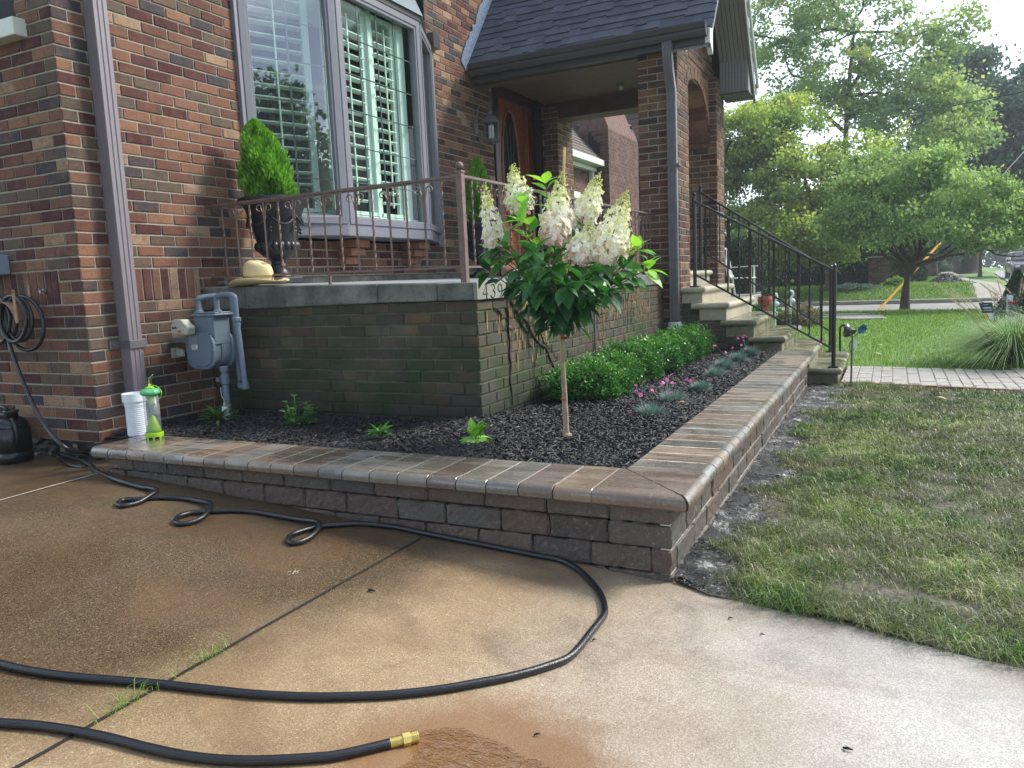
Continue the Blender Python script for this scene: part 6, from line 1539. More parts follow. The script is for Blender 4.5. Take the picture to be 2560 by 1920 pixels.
# ================================================================== TREES
def limb(a, b, r0, r1, n=6, wob_=.06):
    a = Vector(a); b = Vector(b); L = (b-a).length; pts = [a+(b-a)*k/(n-1)+ (rv(L*wob_*.5) if 0 < k < n-1 else Vector()) for k in range(n)]
    return spline(pts, 3), [r0+(r1-r0)*k/((n-1)*3) for k in range((n-1)*3+1)]
def tree(name, label, cat, base, trunk, blobs, nl, ls, mat, barkm=None, seed=0, group=None, nclu=260, twigs=90, spread=.22, tr=.16, asp=.42, droop=0., extra=()):
    """trunk: list of points (world). blobs: (centre, radii, weight)"""
    q = np.random.RandomState(seed); random.seed(seed); t = thing(name, label, cat, base, group)
    W_ = np.array([b[2] for b in blobs]); W_ = W_/W_.sum(); ch = q.choice(len(blobs), nclu, p=W_); C = np.array([list(blobs[i][0]) for i in ch]); Rr = np.array([blobs[i][1] for i in ch])
    D = q.normal(0,1,(nclu,3)); D /= np.linalg.norm(D,axis=1)[:,None]; rad = q.uniform(.35,1.,nclu)**.6; P_ = C + D*Rr*rad[:,None]
    cid = q.randint(0,nclu,nl); cs = q.uniform(.5,1.4,nclu)*spread; off = q.normal(0,1,(nl,3))*cs[cid][:,None]*np.array([1,1,.55]); P = P_[cid]+off
    L = ls*q.uniform(.6,1.35,nl); A = q.normal(0,1,(nl,3))+np.array([0,0,-.4-droop]); A /= np.linalg.norm(A,axis=1)[:,None]; Sx = np.cross(A,q.normal(0,1,(nl,3))); Sx /= np.linalg.norm(Sx,axis=1)[:,None]; w_ = (L*asp)[:,None]
    N_ = np.cross(A,Sx)*(L*.16)[:,None]
    V = np.stack([P, P+A*(L*.5)[:,None]+Sx*w_+N_, P+A*L[:,None], P+A*(L*.5)[:,None]-Sx*w_+N_],1).reshape(-1,3); o = np.arange(nl)*4
    ctr = np.array(blobs[0][0]); crand = q.normal(0,.16,nclu)
    r = np.clip(.45+crand[cid]+q.normal(0,.12,nl)+.12*off[:,2]/(spread+1e-6),0,1)
    npmesh('crown', V, np.stack([o,o+1,o+2,o+3],1), r, mat, t)
    mb = MB(); tp = [Vector(p) for p in trunk]; n = len(spline(tp,4)); mb.tube(spline(tp,4), [tr*(1.25 if k == 0 else 1)*(1-.72*k/(n-1)) for k in range(n)], 12)
    order = np.argsort(q.rand(nclu))[:twigs]
    hubs = [tp[-1], tp[-1]*.6+tp[-2]*.4, tp[-2]] if len(tp) > 2 else [tp[-1]]
    mains = []
    for (e, r0) in extra: pts, rd = limb(e[0], e[1], r0, r0*.3, 6, .10); mb.tube(pts, rd, 8); mains += [pts[k] for k in range(5, len(pts), 3)]
    for i, (c, R_, wgt) in enumerate(blobs):
        h_ = min(hubs, key=lambda p: (p-Vector(c)).length); pts, rd = limb(h_, c, tr*.34, tr*.10, 6, .08); mb.tube(pts, rd, 7); mains += [pts[k] for k in range(3, len(pts), 2)]
    for i in order:
        c = Vector(P_[i]); h_ = min(mains, key=lambda p: (p-c).length); pts, rd = limb(h_, c, tr*.07, tr*.02, 4, .10); mb.tube(pts, rd, 4, caps=False)
    mb.build('trunk', barkm or M['bark'], t, smooth=True, fix=False)
    return t
GLm = lambda nm, a, b, c, tr_=.35, tint=(1.1,1.35,.5): leaf_mat(nm, [(0,a),(.5,b),(1,c)], .55, tr_, tint, .25)
M['maple'] = GLm('maple leaf', srgb(96,122,74), srgb(140,162,92), srgb(208,210,116), .48, (1.12,1.25,.6))
M['elm'] = GLm('elm leaf', srgb(108,130,98), srgb(146,168,120), srgb(204,206,130), .48, (1.08,1.2,.7))
M['dark_tree'] = GLm('dark tree leaf', srgb(62,84,78), srgb(84,108,94), srgb(112,134,108), .35, (1,1.12,.8))
M['cherry'] = GLm('cherry leaf', srgb(104,130,84), srgb(146,172,112), srgb(200,214,150), .45, (1.08,1.22,.65))
M['arbor'] = GLm('arborvitae', srgb(18,38,24), srgb(34,60,34), srgb(58,88,46), .15)
M['hedge'] = GLm('hedge leaf', srgb(20,38,24), srgb(38,62,34), srgb(66,94,48), .2)
gz = lambda p: Vector((p.x, p.y, float(lawn_z(p.x,p.y))))
def bl(px, py, Y, rx, rz, w=1., ry=None): return (at(px,py,1,Y), (rx, ry or rx*.9, rz), w)
# big maple beside the street, left of the walk
Y0 = 27.; b = gz(at(2073,743,1,Y0))
tree('maple_tree', 'bushy yellow green maple with a pale trunk just right of the porch gable', 'tree', b, [b, at(2074,690,1,Y0), at(2072,620,1,Y0), at(2040,540,1,Y0), at(2010,440,1,Y0)],
     [bl(1900,430,27,1.5,1.4,1.3), bl(2010,470,26.5,1.6,1.3,1.3), bl(1880,560,26,1.2,.9,.9), bl(2060,590,25.5,1.1,.75,.9), bl(1960,300,28,1.4,.9,1.), bl(1850,350,26.5,1.1,1.2,.9), bl(2160,520,27,1.2,1.0,.9), bl(1990,600,25,1.0,.6,.6), bl(1850,640,24.8,.9,.7,.55), bl(2130,400,27.5,1.0,.9,.5), bl(1920,650,24.8,.7,.5,.4)],
     76000, .105, M['maple'], M['bark_pale'], 21, 'trees along the side street', 300, 110, .26, .15)
Y1 = 33.; b = gz(at(2110,735,1,Y1))
tree('elm_tree', 'tall airy tree with visible forking limbs against the white sky', 'tree', b, [b, at(2105,560,1,Y1), at(2112,400,1,Y1), at(2120,240,1,Y1), at(2135,80,1,Y1)],
     [bl(2090,100,33,2.6,2.3,1.5), bl(1930,60,33,2.4,1.8,1.1), bl(2270,120,33,2.0,1.7,1.0), bl(2210,-120,34,3.0,2.4,1.2), bl(1960,-180,34,2.6,2.4,1.), bl(2290,300,32,2.1,.9,.9), bl(2390,330,31,1.3,.75,.5), bl(2020,250,33,1.6,.8,.5), bl(2200,240,33,1.7,1.0,.7), bl(1830,80,33,1.3,1.5,.45), bl(2330,250,32,1.3,.7,.5), bl(2380,60,33,1.1,.9,.35)],
     42000, .125, M['elm'], M['bark'], 22, 'trees along the side street', 330, 130, .30, .17, extra=(((at(2112,300,1,Y1), at(2300,190,1,Y1)), .075), ((at(2110,330,1,Y1), at(1960,130,1,Y1)), .075), ((at(2118,270,1,Y1), at(2200,60,1,Y1)), .08), ((at(2112,290,1,Y1), at(2210,210,1,Y1)), .05)))
Y2 = 46.; 
for i, (px, blobs, lab) in enumerate(((2330,[bl(2370,190,46,2.0,1.6,1.),bl(2420,280,46,2.6,1.5,1.),bl(2360,380,46,3.0,2.0,1.2),bl(2300,480,46,2.6,1.6,.9),bl(2440,420,46,2.4,2.0,1.)],'dark blue green tree rising behind the cherry, with a leaning plume top'),
                                  (2480,[bl(2480,330,44,1.8,1.9,1.),bl(2540,420,44,2.2,2.0,1.2),bl(2490,520,44,2.6,1.4,1.),bl(2590,300,44,2.4,3.0,1.),bl(2560,560,42,2.4,1.2,.8)],'dark tree filling the far right side above the parked car'),
                                  (2200,[bl(2200,560,52,3.4,1.8,1.),bl(2100,560,52,3.4,2.2,1.),bl(2000,610,52,3.0,2.0,1.),bl(2290,600,52,3.0,1.4,1.)],'deep shaded tree behind the cherry and the arborvitae'))):
    b = gz(at({2480:2660,2330:2330}.get(px,px),720,1,Y2+ (6 if i == 2 else 0))); yy0 = b.y
    tree('shade_tree', lab, 'tree', b, [b, b+Vector((0,0,1.8)), at(px,480,1,yy0), at(px+6,400,1,yy0)], blobs, 34000, .2, M['dark_tree'], M['bark'], 30+i, 'dark trees in the distance', 200, 50, .42, .25)
# a bit of blue spruce-like top branch at the right edge and the tree beyond
# cherry in the verge
Y3 = 20.6; b = gz(at(2262,776,1,Y3)); b.z -= .02
tree('cherry_tree', 'low spreading cherry with a dark forked trunk standing beside the cross drive', 'tree', b, [b, at(2264,735,1,Y3), at(2268,700,1,Y3), at(2272,672,1,Y3)],
     [bl(2180,470,20.6,.95,.48,1.2), bl(2290,440,20.8,1.0,.50,1.3), bl(2400,470,20.6,1.0,.48,1.2), bl(2130,540,20.3,.75,.40,.9), bl(2500,530,20.6,.9,.40,1.), bl(2250,545,20.2,.8,.30,.9), bl(2380,570,20.,.8,.26,.8), bl(2330,400,21,.55,.26,.5), bl(2570,570,20.6,.6,.36,.6), bl(2220,590,20.,.5,.18,.4), bl(2470,600,20.,.6,.18,.5), bl(2180,400,21,.5,.25,.35), bl(2120,590,20.2,.45,.2,.3)],
     34000, .088, M['cherry'], M['bark'], 25, 'trees along the side street', 330, 120, .16, .125, .30, .5,
     extra=(((at(2266,700,1,Y3), at(2210,590,1,Y3+.2)), .055), ((at(2268,690,1,Y3), at(2160,555,1,Y3-.2)), .05), ((at(2268,690,1,Y3), at(2262,560,1,Y3)), .06), ((at(2270,690,1,Y3), at(2300,570,1,Y3)), .065), ((at(2272,680,1,Y3), at(2420,610,1,Y3)), .055), ((at(2410,612,1,Y3), at(2560,640,1,Y3)), .035), ((at(2272,690,1,Y3), at(2350,560,1,Y3)), .055), ((at(2300,640,1,Y3),at(2480,540,1,Y3)),.04)))
def bush(name, label, cat, px, py, Y, hx, hz, n, ls, mat, seed, shape='ball', group=None, hy=None, core=True):
    q = np.random.RandomState(seed); c = gz(at(px,py,1,Y)); t = thing(name, label, cat, c, group); hy = hy or hx
    D = q.normal(0,1,(n,3)); D[:,2] = np.abs(D[:,2]); D /= np.linalg.norm(D,axis=1)[:,None]
    if shape == 'cone': u = q.rand(n)**1.4; a = q.uniform(0,6.28,n); rr = (1-u)**.85*(1+.12*np.sin(a*5+u*17))*q.uniform(.7,1.03,n); C = np.stack([hx*rr*np.cos(a),hy*rr*np.sin(a),u*hz],1)
    elif shape == 'box': p4 = (np.abs(D)**5).sum(1)**(-.2); C = D*(p4*q.uniform(.85,1.02,n))[:,None]*np.array([hx,hy,hz])
    elif shape == 'col': u = q.rand(n); a = q.uniform(0,6.28,n); rr = np.interp(u,[0,.15,.7,.93,1],[.8,1,.85,.45,.1])*(1+.1*np.sin(a*4+u*9))*q.uniform(.75,1.03,n); C = np.stack([hx*rr*np.cos(a),hy*rr*np.sin(a),u*hz],1)
    else: C = D*((1+.14*np.sin(D[:,0]*7+seed)*np.sin(D[:,2]*8))*q.uniform(.6,1.02,n))[:,None]*np.array([hx,hy,hz])
    L = ls*q.uniform(.6,1.4,n); A = q.normal(0,1,(n,3))+np.array([0,0,.8]); A /= np.linalg.norm(A,axis=1)[:,None]; Sx = np.cross(A,q.normal(0,1,(n,3))); Sx /= np.linalg.norm(Sx,axis=1)[:,None]; w_ = (L*.3)[:,None]
    V = np.stack([C, C+A*(L*.5)[:,None]+Sx*w_, C+A*L[:,None], C+A*(L*.5)[:,None]-Sx*w_],1).reshape(-1,3); o = np.arange(n)*4
    npmesh('foliage', V, np.stack([o,o+1,o+2,o+3],1), np.clip(q.beta(2,2,n)+.2*(C[:,2]/hz-.5),0,1), mat, t, local=True)
    mb = MB()
    if core:
        if shape in ('cone','col'): mb.lathe([(hx*.72,.05),(hx*.66,hz*.45),(hx*.3,hz*.8),(0,hz*.95)], (0,0,0), 10, ell=hy/hx)
        else: mb.ball((0,0,hz*.42), 1., n=12, sq=(hx*.78,hy*.78,hz*.5))
    mb.tube([(0,0,-.05),(0,0,hz*.5)], [.05*hz**.5,.02], 6); mb.build('stem', M['hedge'] if core else M['bark'], t, local=True)
    return t
# arborvitae column pair, hedges, shrubs beyond the cross drive
for i, (px, Y, hx, hz, lab) in enumerate(((2185,30,.55,1.85,'tall dark arborvitae column next to the brick gate pier'),(2130,30.5,.5,1.7,'tall dark arborvitae column second from the gate pier'),(2075,31.5,.5,1.65,'tall dark arborvitae column behind the pale maple trunk'))):
    bush('arborvitae', lab, 'arborvitae', px, 712, Y, hx, hz, 9000, .085, M['arbor'], 50+i, 'col', 'arborvitae columns by the gate pier')
bush('clipped_hedge', 'dark clipped hedge block behind the cherry trunk', 'hedge', 2235, 700, 33, 1.05, 1.45, 14000, .085, M['hedge'], 55, 'box')
bush('clipped_hedge', 'long dark hedge in the shade behind the step railings', 'hedge', 1970, 716, 32, 1.7, 1.25, 18000, .085, M['hedge'], 56, 'box', hy=.9)
bush('climbing_vine', 'dense vine covered mass of small leaves behind the white chair', 'shrub', 1835, 742, 23, .95, 2.0, 22000, .07, M['hedge'], 57, 'box', hy=.8)
bush('foundation_shrub', 'low light green shrub beside the brick gate pier', 'shrub', 2240, 716, 28, .42, .30, 4000, .06, M['grass_lush'], 58)
bush('ground_cover_patch', 'grey green ground cover at the foot of the arborvitae', 'shrub', 2130, 722, 27.3, .9, .16, 4000, .05, M['grey_leaf'], 59)
bush('round_bush', 'small grey bush at the far end of the sidewalk', 'shrub', 2342, 660, 62, 1.1, .9, 2500, .16, M['dark_tree'], 60)
bush('small_arborvitae', 'young cone shaped arborvitae at the right edge, in front of the parked car', 'shrub', 2540, 782, 17.5, .34, .86, 12000, .06, M['arbor'], 61, 'cone')
bush('flowering_bush', 'pale pink flowering bush beyond the far side of the steps', 'shrub', 2000, 800, 15.5, .42, .42, 5000, .05, leaf_mat('pinkish leaf', [(0,srgb(70,90,60)),(.6,srgb(128,120,96)),(1,srgb(196,160,150))], .6, .3), 62, core=False)
bush('lime_hosta', 'bright lime hosta clump beyond the third step', 'plant', 1957, 806, 13.2, .17, .13, 900, .07, M['per_lime'], 63, core=False)
bush('spiky_plant', 'loose green spiky plants beside the white chair', 'plant', 1910, 775, 15.5, .34, .45, 2600, .10, M['per_leaf'], 64, core=False)
# raised patio behind the steps with the rocking chair
YC = 16.5; pc0 = at(1800,742,1,YC); pz = pc0.z
mb = MB(); mb.box((pc0.x-1.3,YC-.7,-1.2),(pc0.x+.62,YC+1.6,pz-.002)); struct(mb.build('patio', M['conc'], bevel=.02))
ch = thing('rocking_chair', 'white rocking chair seen through the step railings', 'chair', at(1842,740,1,YC))
def ct(x, y, d=0.): p = at(x, y, 1, YC+d); return p
W2 = M['trimw']
s1 = .25; cx0 = at(1856,740,1,YC).x; zb_ = pz
def CP_(u, v, w): return Vector((cx0+u, YC+v, zb_+w))
# chair faces +x
mb = MB(); mb.box(tuple(CP_(-.20,-.24,.36)), tuple(CP_(.24,.24,.385))); mb.build('seat', W2, ch, bevel=.006)
for sg in (-1,1):
    mb = MB(); mb.tube(spline([CP_(-.42,sg*.22,.10),(CP_(-.25,sg*.22,.03)),CP_(0,sg*.22,.012),CP_(.25,sg*.22,.035),CP_(.36,sg*.22,.08)],4), .014, 6); mb.build('rocker', W2, ch)
    mb = MB(); mb.bar(CP_(.20,sg*.22,.02), CP_(.20,sg*.22,.60), .035,.035); mb.build('leg', W2, ch)
    mb = MB(); mb.bar(CP_(-.19,sg*.22,.02), CP_(-.34,sg*.22,.98), .035,.035); mb.build('leg', W2, ch)
    mb = MB(); mb.bar(CP_(-.24,sg*.25,.60), CP_(.27,sg*.25,.61), .07,.02); mb.build('armrest', W2, ch)
mb = MB()
for k in range(6): y = -.17+.068*k; mb.bar(CP_(-.22,y,.40), CP_(-.34,y,.95), .03,.014, (1,0,0))
mb.bar(CP_(-.345,-.23,.96), CP_(-.345,.23,.96), .02,.09,(0,0,1)); mb.bar(CP_(-.22,-.22,.42), CP_(-.22,.22,.42), .02,.05); mb.build('backrest', W2, ch)
mb = MB(); mb.bar(CP_(-.30,-.23,.87), CP_(-.37,.23,.87), .03,.20,(0,0,1)); tag(mb.build('headrest_pad', simple('slate cushion', srgb(84,98,116), .8)), 'slate blue cushion tied to the top of the white rocking chair', 'cushion')
# copper coloured wicker pot and white goose ornament
pp = at(1912,762,1,14.5); ppz = float(lawn_z(pp.x,pp.y)); hgt = at(1912,738,1,14.5).z
mb = MB(); mb.lathe([(.08,ppz),(.08,pp.z-.02),(.11,pp.z),(.13,pp.z+.09),(.12,pp.z+.15),(.10,pp.z+.15),(.09,pp.z+.1)], (pp.x,pp.y,0), 20); tag(mb.build('plant_pot', simple('rust red pot', srgb(150,72,56), .7, var=.3, nscale=30)), 'rust red round pot beyond the step railings', 'plant pot')
for i, (px, py, Y, lab) in enumerate(((1938,760,14.6,'white curved bird ornament right beside the rust red pot'),(1978,752,15.2,'small white hooked ornament right of the rust red pot'))):
    e = at(px,py,1,Y); mb = MB(); z0_ = float(lawn_z(e.x,e.y)); mb.tube(spline([(e.x,e.y,z0_),(e.x-.01,e.y,e.z),(e.x+.03,e.y,e.z+.10),(e.x+.02,e.y,e.z+.17),(e.x-.03,e.y,e.z+.18),(e.x-.05,e.y,e.z+.14)],5), [.022]*26 , 7); mb.ball((e.x+.0,e.y,e.z),.05,sq=(1.5,1,1))
    tag(mb.build('bird_ornament', M['pvc'], smooth=True), lab, 'ornament', 'white garden ornaments')
# brick gate pier
p = gz(at(2196,712,1,28.6)); mb = MB(); ph = .98
bricks(mb, (0,p.y,0), (1,0,0), (0,-1,0), p.x-.31, p.x+.31, p.z, p.z+ph, off=p.x); bricks(mb, (p.x+.31,0,0), (0,1,0), (1,0,0), p.y, p.y+.5, p.z, p.z+ph); mb.box((p.x-.30,p.y+.005,p.z),(p.x+.305,p.y+.5,p.z+ph),1)
gp_ = mb.build('gate_pier', [M['brick_far'], M['mortar_far']], fix=False); tag(gp_, 'low brick gate pier between the arborvitae and the dark hedge', 'brick pier')
mb = MB(); mb.box((p.x-.34,p.y-.03,p.z+ph),(p.x+.34,p.y+.53,p.z+ph+.05)); mb.build('coping', M['conc'], gp_, bevel=.008)
# mulch heap beside the walk
c = gz(at(2366,712,1,31)); 
o = chips(1800, lambda q, n: c.x+q.normal(0,.33,n), lambda q, n, x: c.y+q.normal(0,1.2,n), lambda x, y: lawn_z(x,y)+.30*np.exp(-((x-c.x)/.36)**2-((y-c.y)/1.3)**2), (.06,.16), (.02,.05), 'mulch_heap', M['mulch'], .6, 9)
tag(o, 'dark heap of mulch on the grass at the sidewalk edge', 'mulch heap')
# guy wire guard and cables
a, b_ = gz(at(2197,776,1,21.1)), at(2350,608,1,23.0)
mb = MB(); mb.tube([a, b_], .03, 10); gy = mb.build('guy_wire_guard', simple('yellow plastic', srgb(236,178,30), .45, var=.05)); tag(gy, 'slanting yellow guy wire guard behind the cherry trunk', 'guy wire guard')
mb = MB(); e = b_ + (b_-a)*3.2; mb.tube([b_, e], .008, 5); mb.build('guy_wire', M['steel'], gy)
P_a, P_b = at(1770,345,1,34), at(3100,120,1,13.); mid = (P_a+P_b)/2
def cable(a, b, sag, rad, lab):
    pts = [a+(b-a)*k/24 + Vector((0,0,-sag*4*(k/24)*(1-k/24))) for k in range(25)]; mb = MB(); mb.tube(pts, rad, 6); tag(mb.build('overhead_cable', M['iron']), lab, 'cable')
cable(at(1925,336,1,30), at(3000,135,1,12.5), .12, .012, 'black overhead service cable crossing in front of the trees')
cable(at(2490,470,1,28), at(2760,180,1,24), .05, .010, 'thin overhead wire slanting down at the far right edge')
# big street trunks
for i, (px, py, Y, wd, lab) in enumerate(((2424,681,55,1.05,'thickest old trunk in the street verge'),(2394,676,60,.42,'narrow dark trunk directly left of the thickest trunk'),(2376,672,64,.72,'broad furrowed trunk second from the left in the verge row'),(2361,668,68,.30,'leftmost trunk of the street verge row'),(2450,689,43,.14,'slim young trunk to the right of the thickest trunk'))):
    b = gz(at(px,py,1,Y)); tp = at(px, 560, 1, Y); t = thing('street_tree', lab, 'tree', b, 'trees in the street verge'); q = np.random.RandomState(i+70)
    mb = MB(); H_ = tp.z+2.5 if wd > .3 else tp.z+.3; pr = [(wd*.72,b.z-.05),(wd*.56,b.z+.15),(wd*.5,b.z+.6),(wd*.46,H_)]
    n = 18; vs = []
    for (r_, z) in pr:
        for k in range(n): a = 6.28318*k/n; rr = r_*(1+.06*math.sin(a*7+i)+.04*math.sin(a*3)); vs.append((b.x+rr*math.cos(a),b.y+rr*math.sin(a),z))
    mb.add(vs, [(m*n+j, m*n+(j+1)%n, (m+1)*n+(j+1)%n, (m+1)*n+j) for m in range(3) for j in range(n)]); mb.build('trunk', M['bark'], t, smooth=True)
    nl = 9000 if wd > .3 else 2600; rx = 3.2 if wd > .3 else 1.0; zc = H_+ (1.2 if wd > .3 else .2)
    cl = q.normal(0,1,(90,3)); cl /= np.linalg.norm(cl,axis=1)[:,None]; cl = cl*q.uniform(.5,1,(90,1))*np.array([rx,rx,rx*.5])+np.array([b.x,b.y,zc]); P = cl[q.randint(0,90,nl)]+q.normal(0,.42 if wd > .3 else .15,(nl,3))
    A = q.normal(0,1,(nl,3)); A /= np.linalg.norm(A,axis=1)[:,None]; Sx = np.cross(A,q.normal(0,1,(nl,3))); Sx /= np.linalg.norm(Sx,axis=1)[:,None]; L = (.24 if wd > .3 else .14)
    V = np.stack([P,P+A*L*.5+Sx*L*.4,P+A*L,P+A*L*.5-Sx*L*.4],1).reshape(-1,3); o = np.arange(nl)*4; npmesh('crown', V, np.stack([o,o+1,o+2,o+3],1), q.beta(2,2,nl), M['dark_tree'], t)
# parked dark suv
sv = gz(Vector((7.35,54.5,0))); su = thing('parked_suv', 'dark grey sport utility vehicle parked at the kerb on the right', 'car', sv)
CARM = simple('dark grey car paint', srgb(30,33,38), .3, .0, var=.05, coat=.6); GL = simple('car window', srgb(20,24,28), .08, spec=1.)
def sx(w_, l_, z): return Vector((w_, l_, z))
mb = MB(); sec = [(0,.0,.42,.78,.78),(0,.12,.34,.86,.90),(0,.9,.30,1.00,.92),(0,1.25,.30,1.04,.92),(0,1.9,.30,1.08,.92),(0,3.6,.30,1.08,.92),(0,4.35,.32,1.05,.90),(0,4.6,.42,.95,.84)]
vs = []
for (_, l_, z0_, z1_, w_) in sec:
    for (a, z) in ((-w_*.92,z0_),(-w_,z0_+.2),(-w_,z1_-.16),(-w_*.93,z1_),(w_*.93,z1_),(w_,z1_-.16),(w_,z0_+.2),(w_*.92,z0_)): vs.append((a,l_,z))
m = 8; mb.add(vs, [(i*m+j, i*m+(j+1)%m, (i+1)*m+(j+1)%m, (i+1)*m+j) for i in range(len(sec)-1) for j in range(m)] + [tuple(range(m)), tuple((len(sec)-1)*m+j for j in range(m))])
vs = []
for (l_, z, w_) in ((1.15,1.03,.86),(1.95,1.58,.70),(2.2,1.64,.70),(3.9,1.62,.70),(4.5,1.05,.84)): vs += [(-w_,l_,z),(w_,l_,z)]
cab = [(-.87,1.15,1.03),(.87,1.15,1.03),(.70,1.95,1.60),(-.70,1.95,1.60),(-.70,3.95,1.60),(.70,3.95,1.60),(.87,4.5,1.04),(-.87,4.5,1.04)]
mb.add(cab, [(0,1,2,3),(3,2,5,4),(4,5,6,7),(0,3,4,7),(1,6,5,2)]); mb.build('body', CARM, su, local=True, bevel=.04)
mb = MB(); mb.add([(-.79,1.24,1.10),(.79,1.24,1.10),(.66,1.88,1.54),(-.66,1.88,1.54)], [(0,1,2,3)])
for v in range(len(mb.v)): mb.v[v] = (mb.v[v][0], mb.v[v][1]-.035, mb.v[v][2]+.03)
for sg in (-1,1): mb.add([(sg*.90,1.55,1.10),(sg*.90,3.0,1.10),(sg*.735,3.0,1.54),(sg*.735,1.98,1.54)], [(0,1,2,3)]); mb.add([(sg*.90,3.06,1.10),(sg*.90,4.25,1.10),(sg*.735,3.85,1.54),(sg*.735,3.06,1.54)], [(0,1,2,3)])
mb.build('window', GL, su, local=True)
for (x, y) in ((-.80,.85),(.80,.85),(-.80,3.6),(.80,3.6)):
    mb = MB(); mb.lathe([(.36,-.12),(.38,-.08),(.38,.08),(.36,.12)], (x,y,.36), 20, axis='x'); o = mb.build('wheel', M['hose'], su, local=True)
    mb = MB(); mb.lathe([(.22,-.125),(.24,.0),(.22,.125)], (x,y,.36), 12, axis='x'); mb.build('rim', M['steel'], o, local=True)
for sg in (-1,1):
    mb = MB(); mb.box((sg*.72-.13,-.03,.68),(sg*.72+.13,.06,.80)); mb.build('headlight', simple('lamp lens', srgb(210,216,220), .15), su, local=True, bevel=.02)
    mb = MB(); mb.box((sg*1.02-.08,1.45,1.02),(sg*1.02+.08,1.60,1.16)); mb.build('wing_mirror', CARM, su, local=True, bevel=.02)
mb = MB()
for k in range(4): mb.box((-.5,-.03,.56+.06*k),(.5,.03,.585+.06*k))
mb.box((-.8,-.04,.34),(.8,.04,.50)); mb.build('grille', M['frame_dk'], su, local=True)
# yard sign
p = lawn_pt(2478,806); ys = thing('yard_sign', 'navy and white yard sign with a yellow mark, tilted on its wire legs', 'yard sign', p)
def yp(px, py): return at(px, py, 1, p.y)
mb = MB(); A_, B_, C_, D_ = yp(2446,757), yp(2480,755.5), yp(2491,799), yp(2468,801); E_, F__ = yp(2457,783), yp(2488,783)
mb.add([A_,B_,F__,E_,A_+Vector((0,.006,0)),B_+Vector((0,.006,0)),F__+Vector((0,.006,0)),E_+Vector((0,.006,0))], [(0,1,2,3),(7,6,5,4),(0,4,5,1),(1,5,6,2),(2,6,7,3),(3,7,4,0)]); mb.build('navy_panel', simple('navy sign', srgb(40,40,84), .5, var=.05), ys)
mb = MB(); mb.prism([E_,F__,C_,D_], (0,.006,0)); mb.build('white_panel', M['pvc'], ys)
mb = MB(); mb.prism([yp(2458,783.5)-Vector((0,.004,0)),yp(2467,783.5)-Vector((0,.004,0)),yp(2475,799)-Vector((0,.004,0)),yp(2468,800.5)-Vector((0,.004,0))], (0,.003,0)); mb.build('yellow_mark', simple('yellow print', srgb(226,170,50), .5), ys)
def txt(s_, loc, size, mat, parent, rotz=0, al='CENTER'):
    cu = bpy.data.curves.new('lettering', 'FONT'); cu.body = s_; cu.size = size; cu.align_x = al; cu.extrude = .0008; o = bpy.data.objects.new('lettering', cu); S.collection.objects.link(o); cu.materials.append(mat)
    o.rotation_euler = (R(90), 0, rotz); o.parent = parent; o.location = Vector(loc)+Vector((0,0,ZC))-WL[parent.name]; return o
cc = (A_+B_+E_+F__)/4; mb = MB()
for (f, w_, h_) in ((.20,.34,.006),(.50,.62,.020),(.72,.66,.010)):
    l = A_+(E_-A_)*f; r__ = B_+(F__-B_)*f; m_ = (l+r__)/2; hw = (r__-l)*w_/2; mb.quad(m_-hw-Vector((0,.003,h_/2)), m_+hw-Vector((0,.003,h_/2)), m_+hw+Vector((0,-.003,h_/2)), m_-hw+Vector((0,-.003,h_/2)))
mb.build('sign_print', M['pvc'], ys)
mb = MB()
for q_ in (D_*.7+C_*.3, D_*.2+C_*.8): mb.tube([q_+Vector((0,.004,.05)), Vector((q_.x+.02,q_.y+.004,float(lawn_z(q_.x,q_.y))-.02))], .004, 5)
mb.build('wire_leg', M['steel'], ys)
# roses and bed edging at the right
def rose(px, py, Y, lab, seed, hh=.5):
    c = gz(at(px,py,1,Y)); q = random.Random(seed); t = thing('rose_bush', lab, 'rose', c, 'red roses by the yard sign'); mb = MB(); ml = MB(); heads = []
    for k in range(7):
        a = q.uniform(0,6.28); e = Vector((.16*math.cos(a),.12*math.sin(a),hh*q.uniform(.55,1))); mb.tube([(0,0,0), e*.55+Vector((0,0,.03)), e], [.006,.002,.002][:3], 5)
        for j in range(18): p_ = e*q.uniform(.2,1)+Vector((q.gauss(0,.02),q.gauss(0,.02),0)); aa = q.uniform(0,6.28); leaf(ml, p_, (math.cos(aa),math.sin(aa),q.uniform(-.3,.5)), (0,0,1), .05, .03, .3, q.random()*.6)
        if k in (0,3): heads.append(e)
    mb.build('stem', M['twig'], t, local=True); ml.build('leaves', M['grey_leaf'], t, local=True, fix=False)
    for e in heads:
        mf = MB()
        for j in range(14): aa = j*2.4; rr = .008+.002*j; leaf(mf, e+Vector((0,0,.006)), (math.cos(aa),math.sin(aa),1.6-.1*j), (math.cos(aa),math.sin(aa),0), .028+.0006*j, .026, -.3, q.random(), .2)
        mf.build('bloom', leaf_mat('rose petal', [(0,srgb(170,24,56)),(1,srgb(226,66,96))], .5, .3, (1,1,1)), t, local=True, fix=False)
rose(2486,800,15.2,'red rose on a tall stem directly right of the yard sign',3,.66); rose(2524,800,14.6,'red rose in front of the white post',4,.68); rose(2556,800,14.2,'reddish rose bush cut by the right edge of the photo',5,.5)
p = lawn_pt(2523,795); tpz = at(2523,736,1,p.y).z; mb = MB(); mb.prism([(p.x-.05,p.y,p.z-.02),(p.x+.05,p.y,p.z-.02),(p.x+.05,p.y,tpz-.03),(p.x-.05,p.y,tpz)], (0,.08,0)); tag(mb.build('marker_post', M['pvc'], bevel=.004), 'short white post behind the roses, slant cut top', 'post')
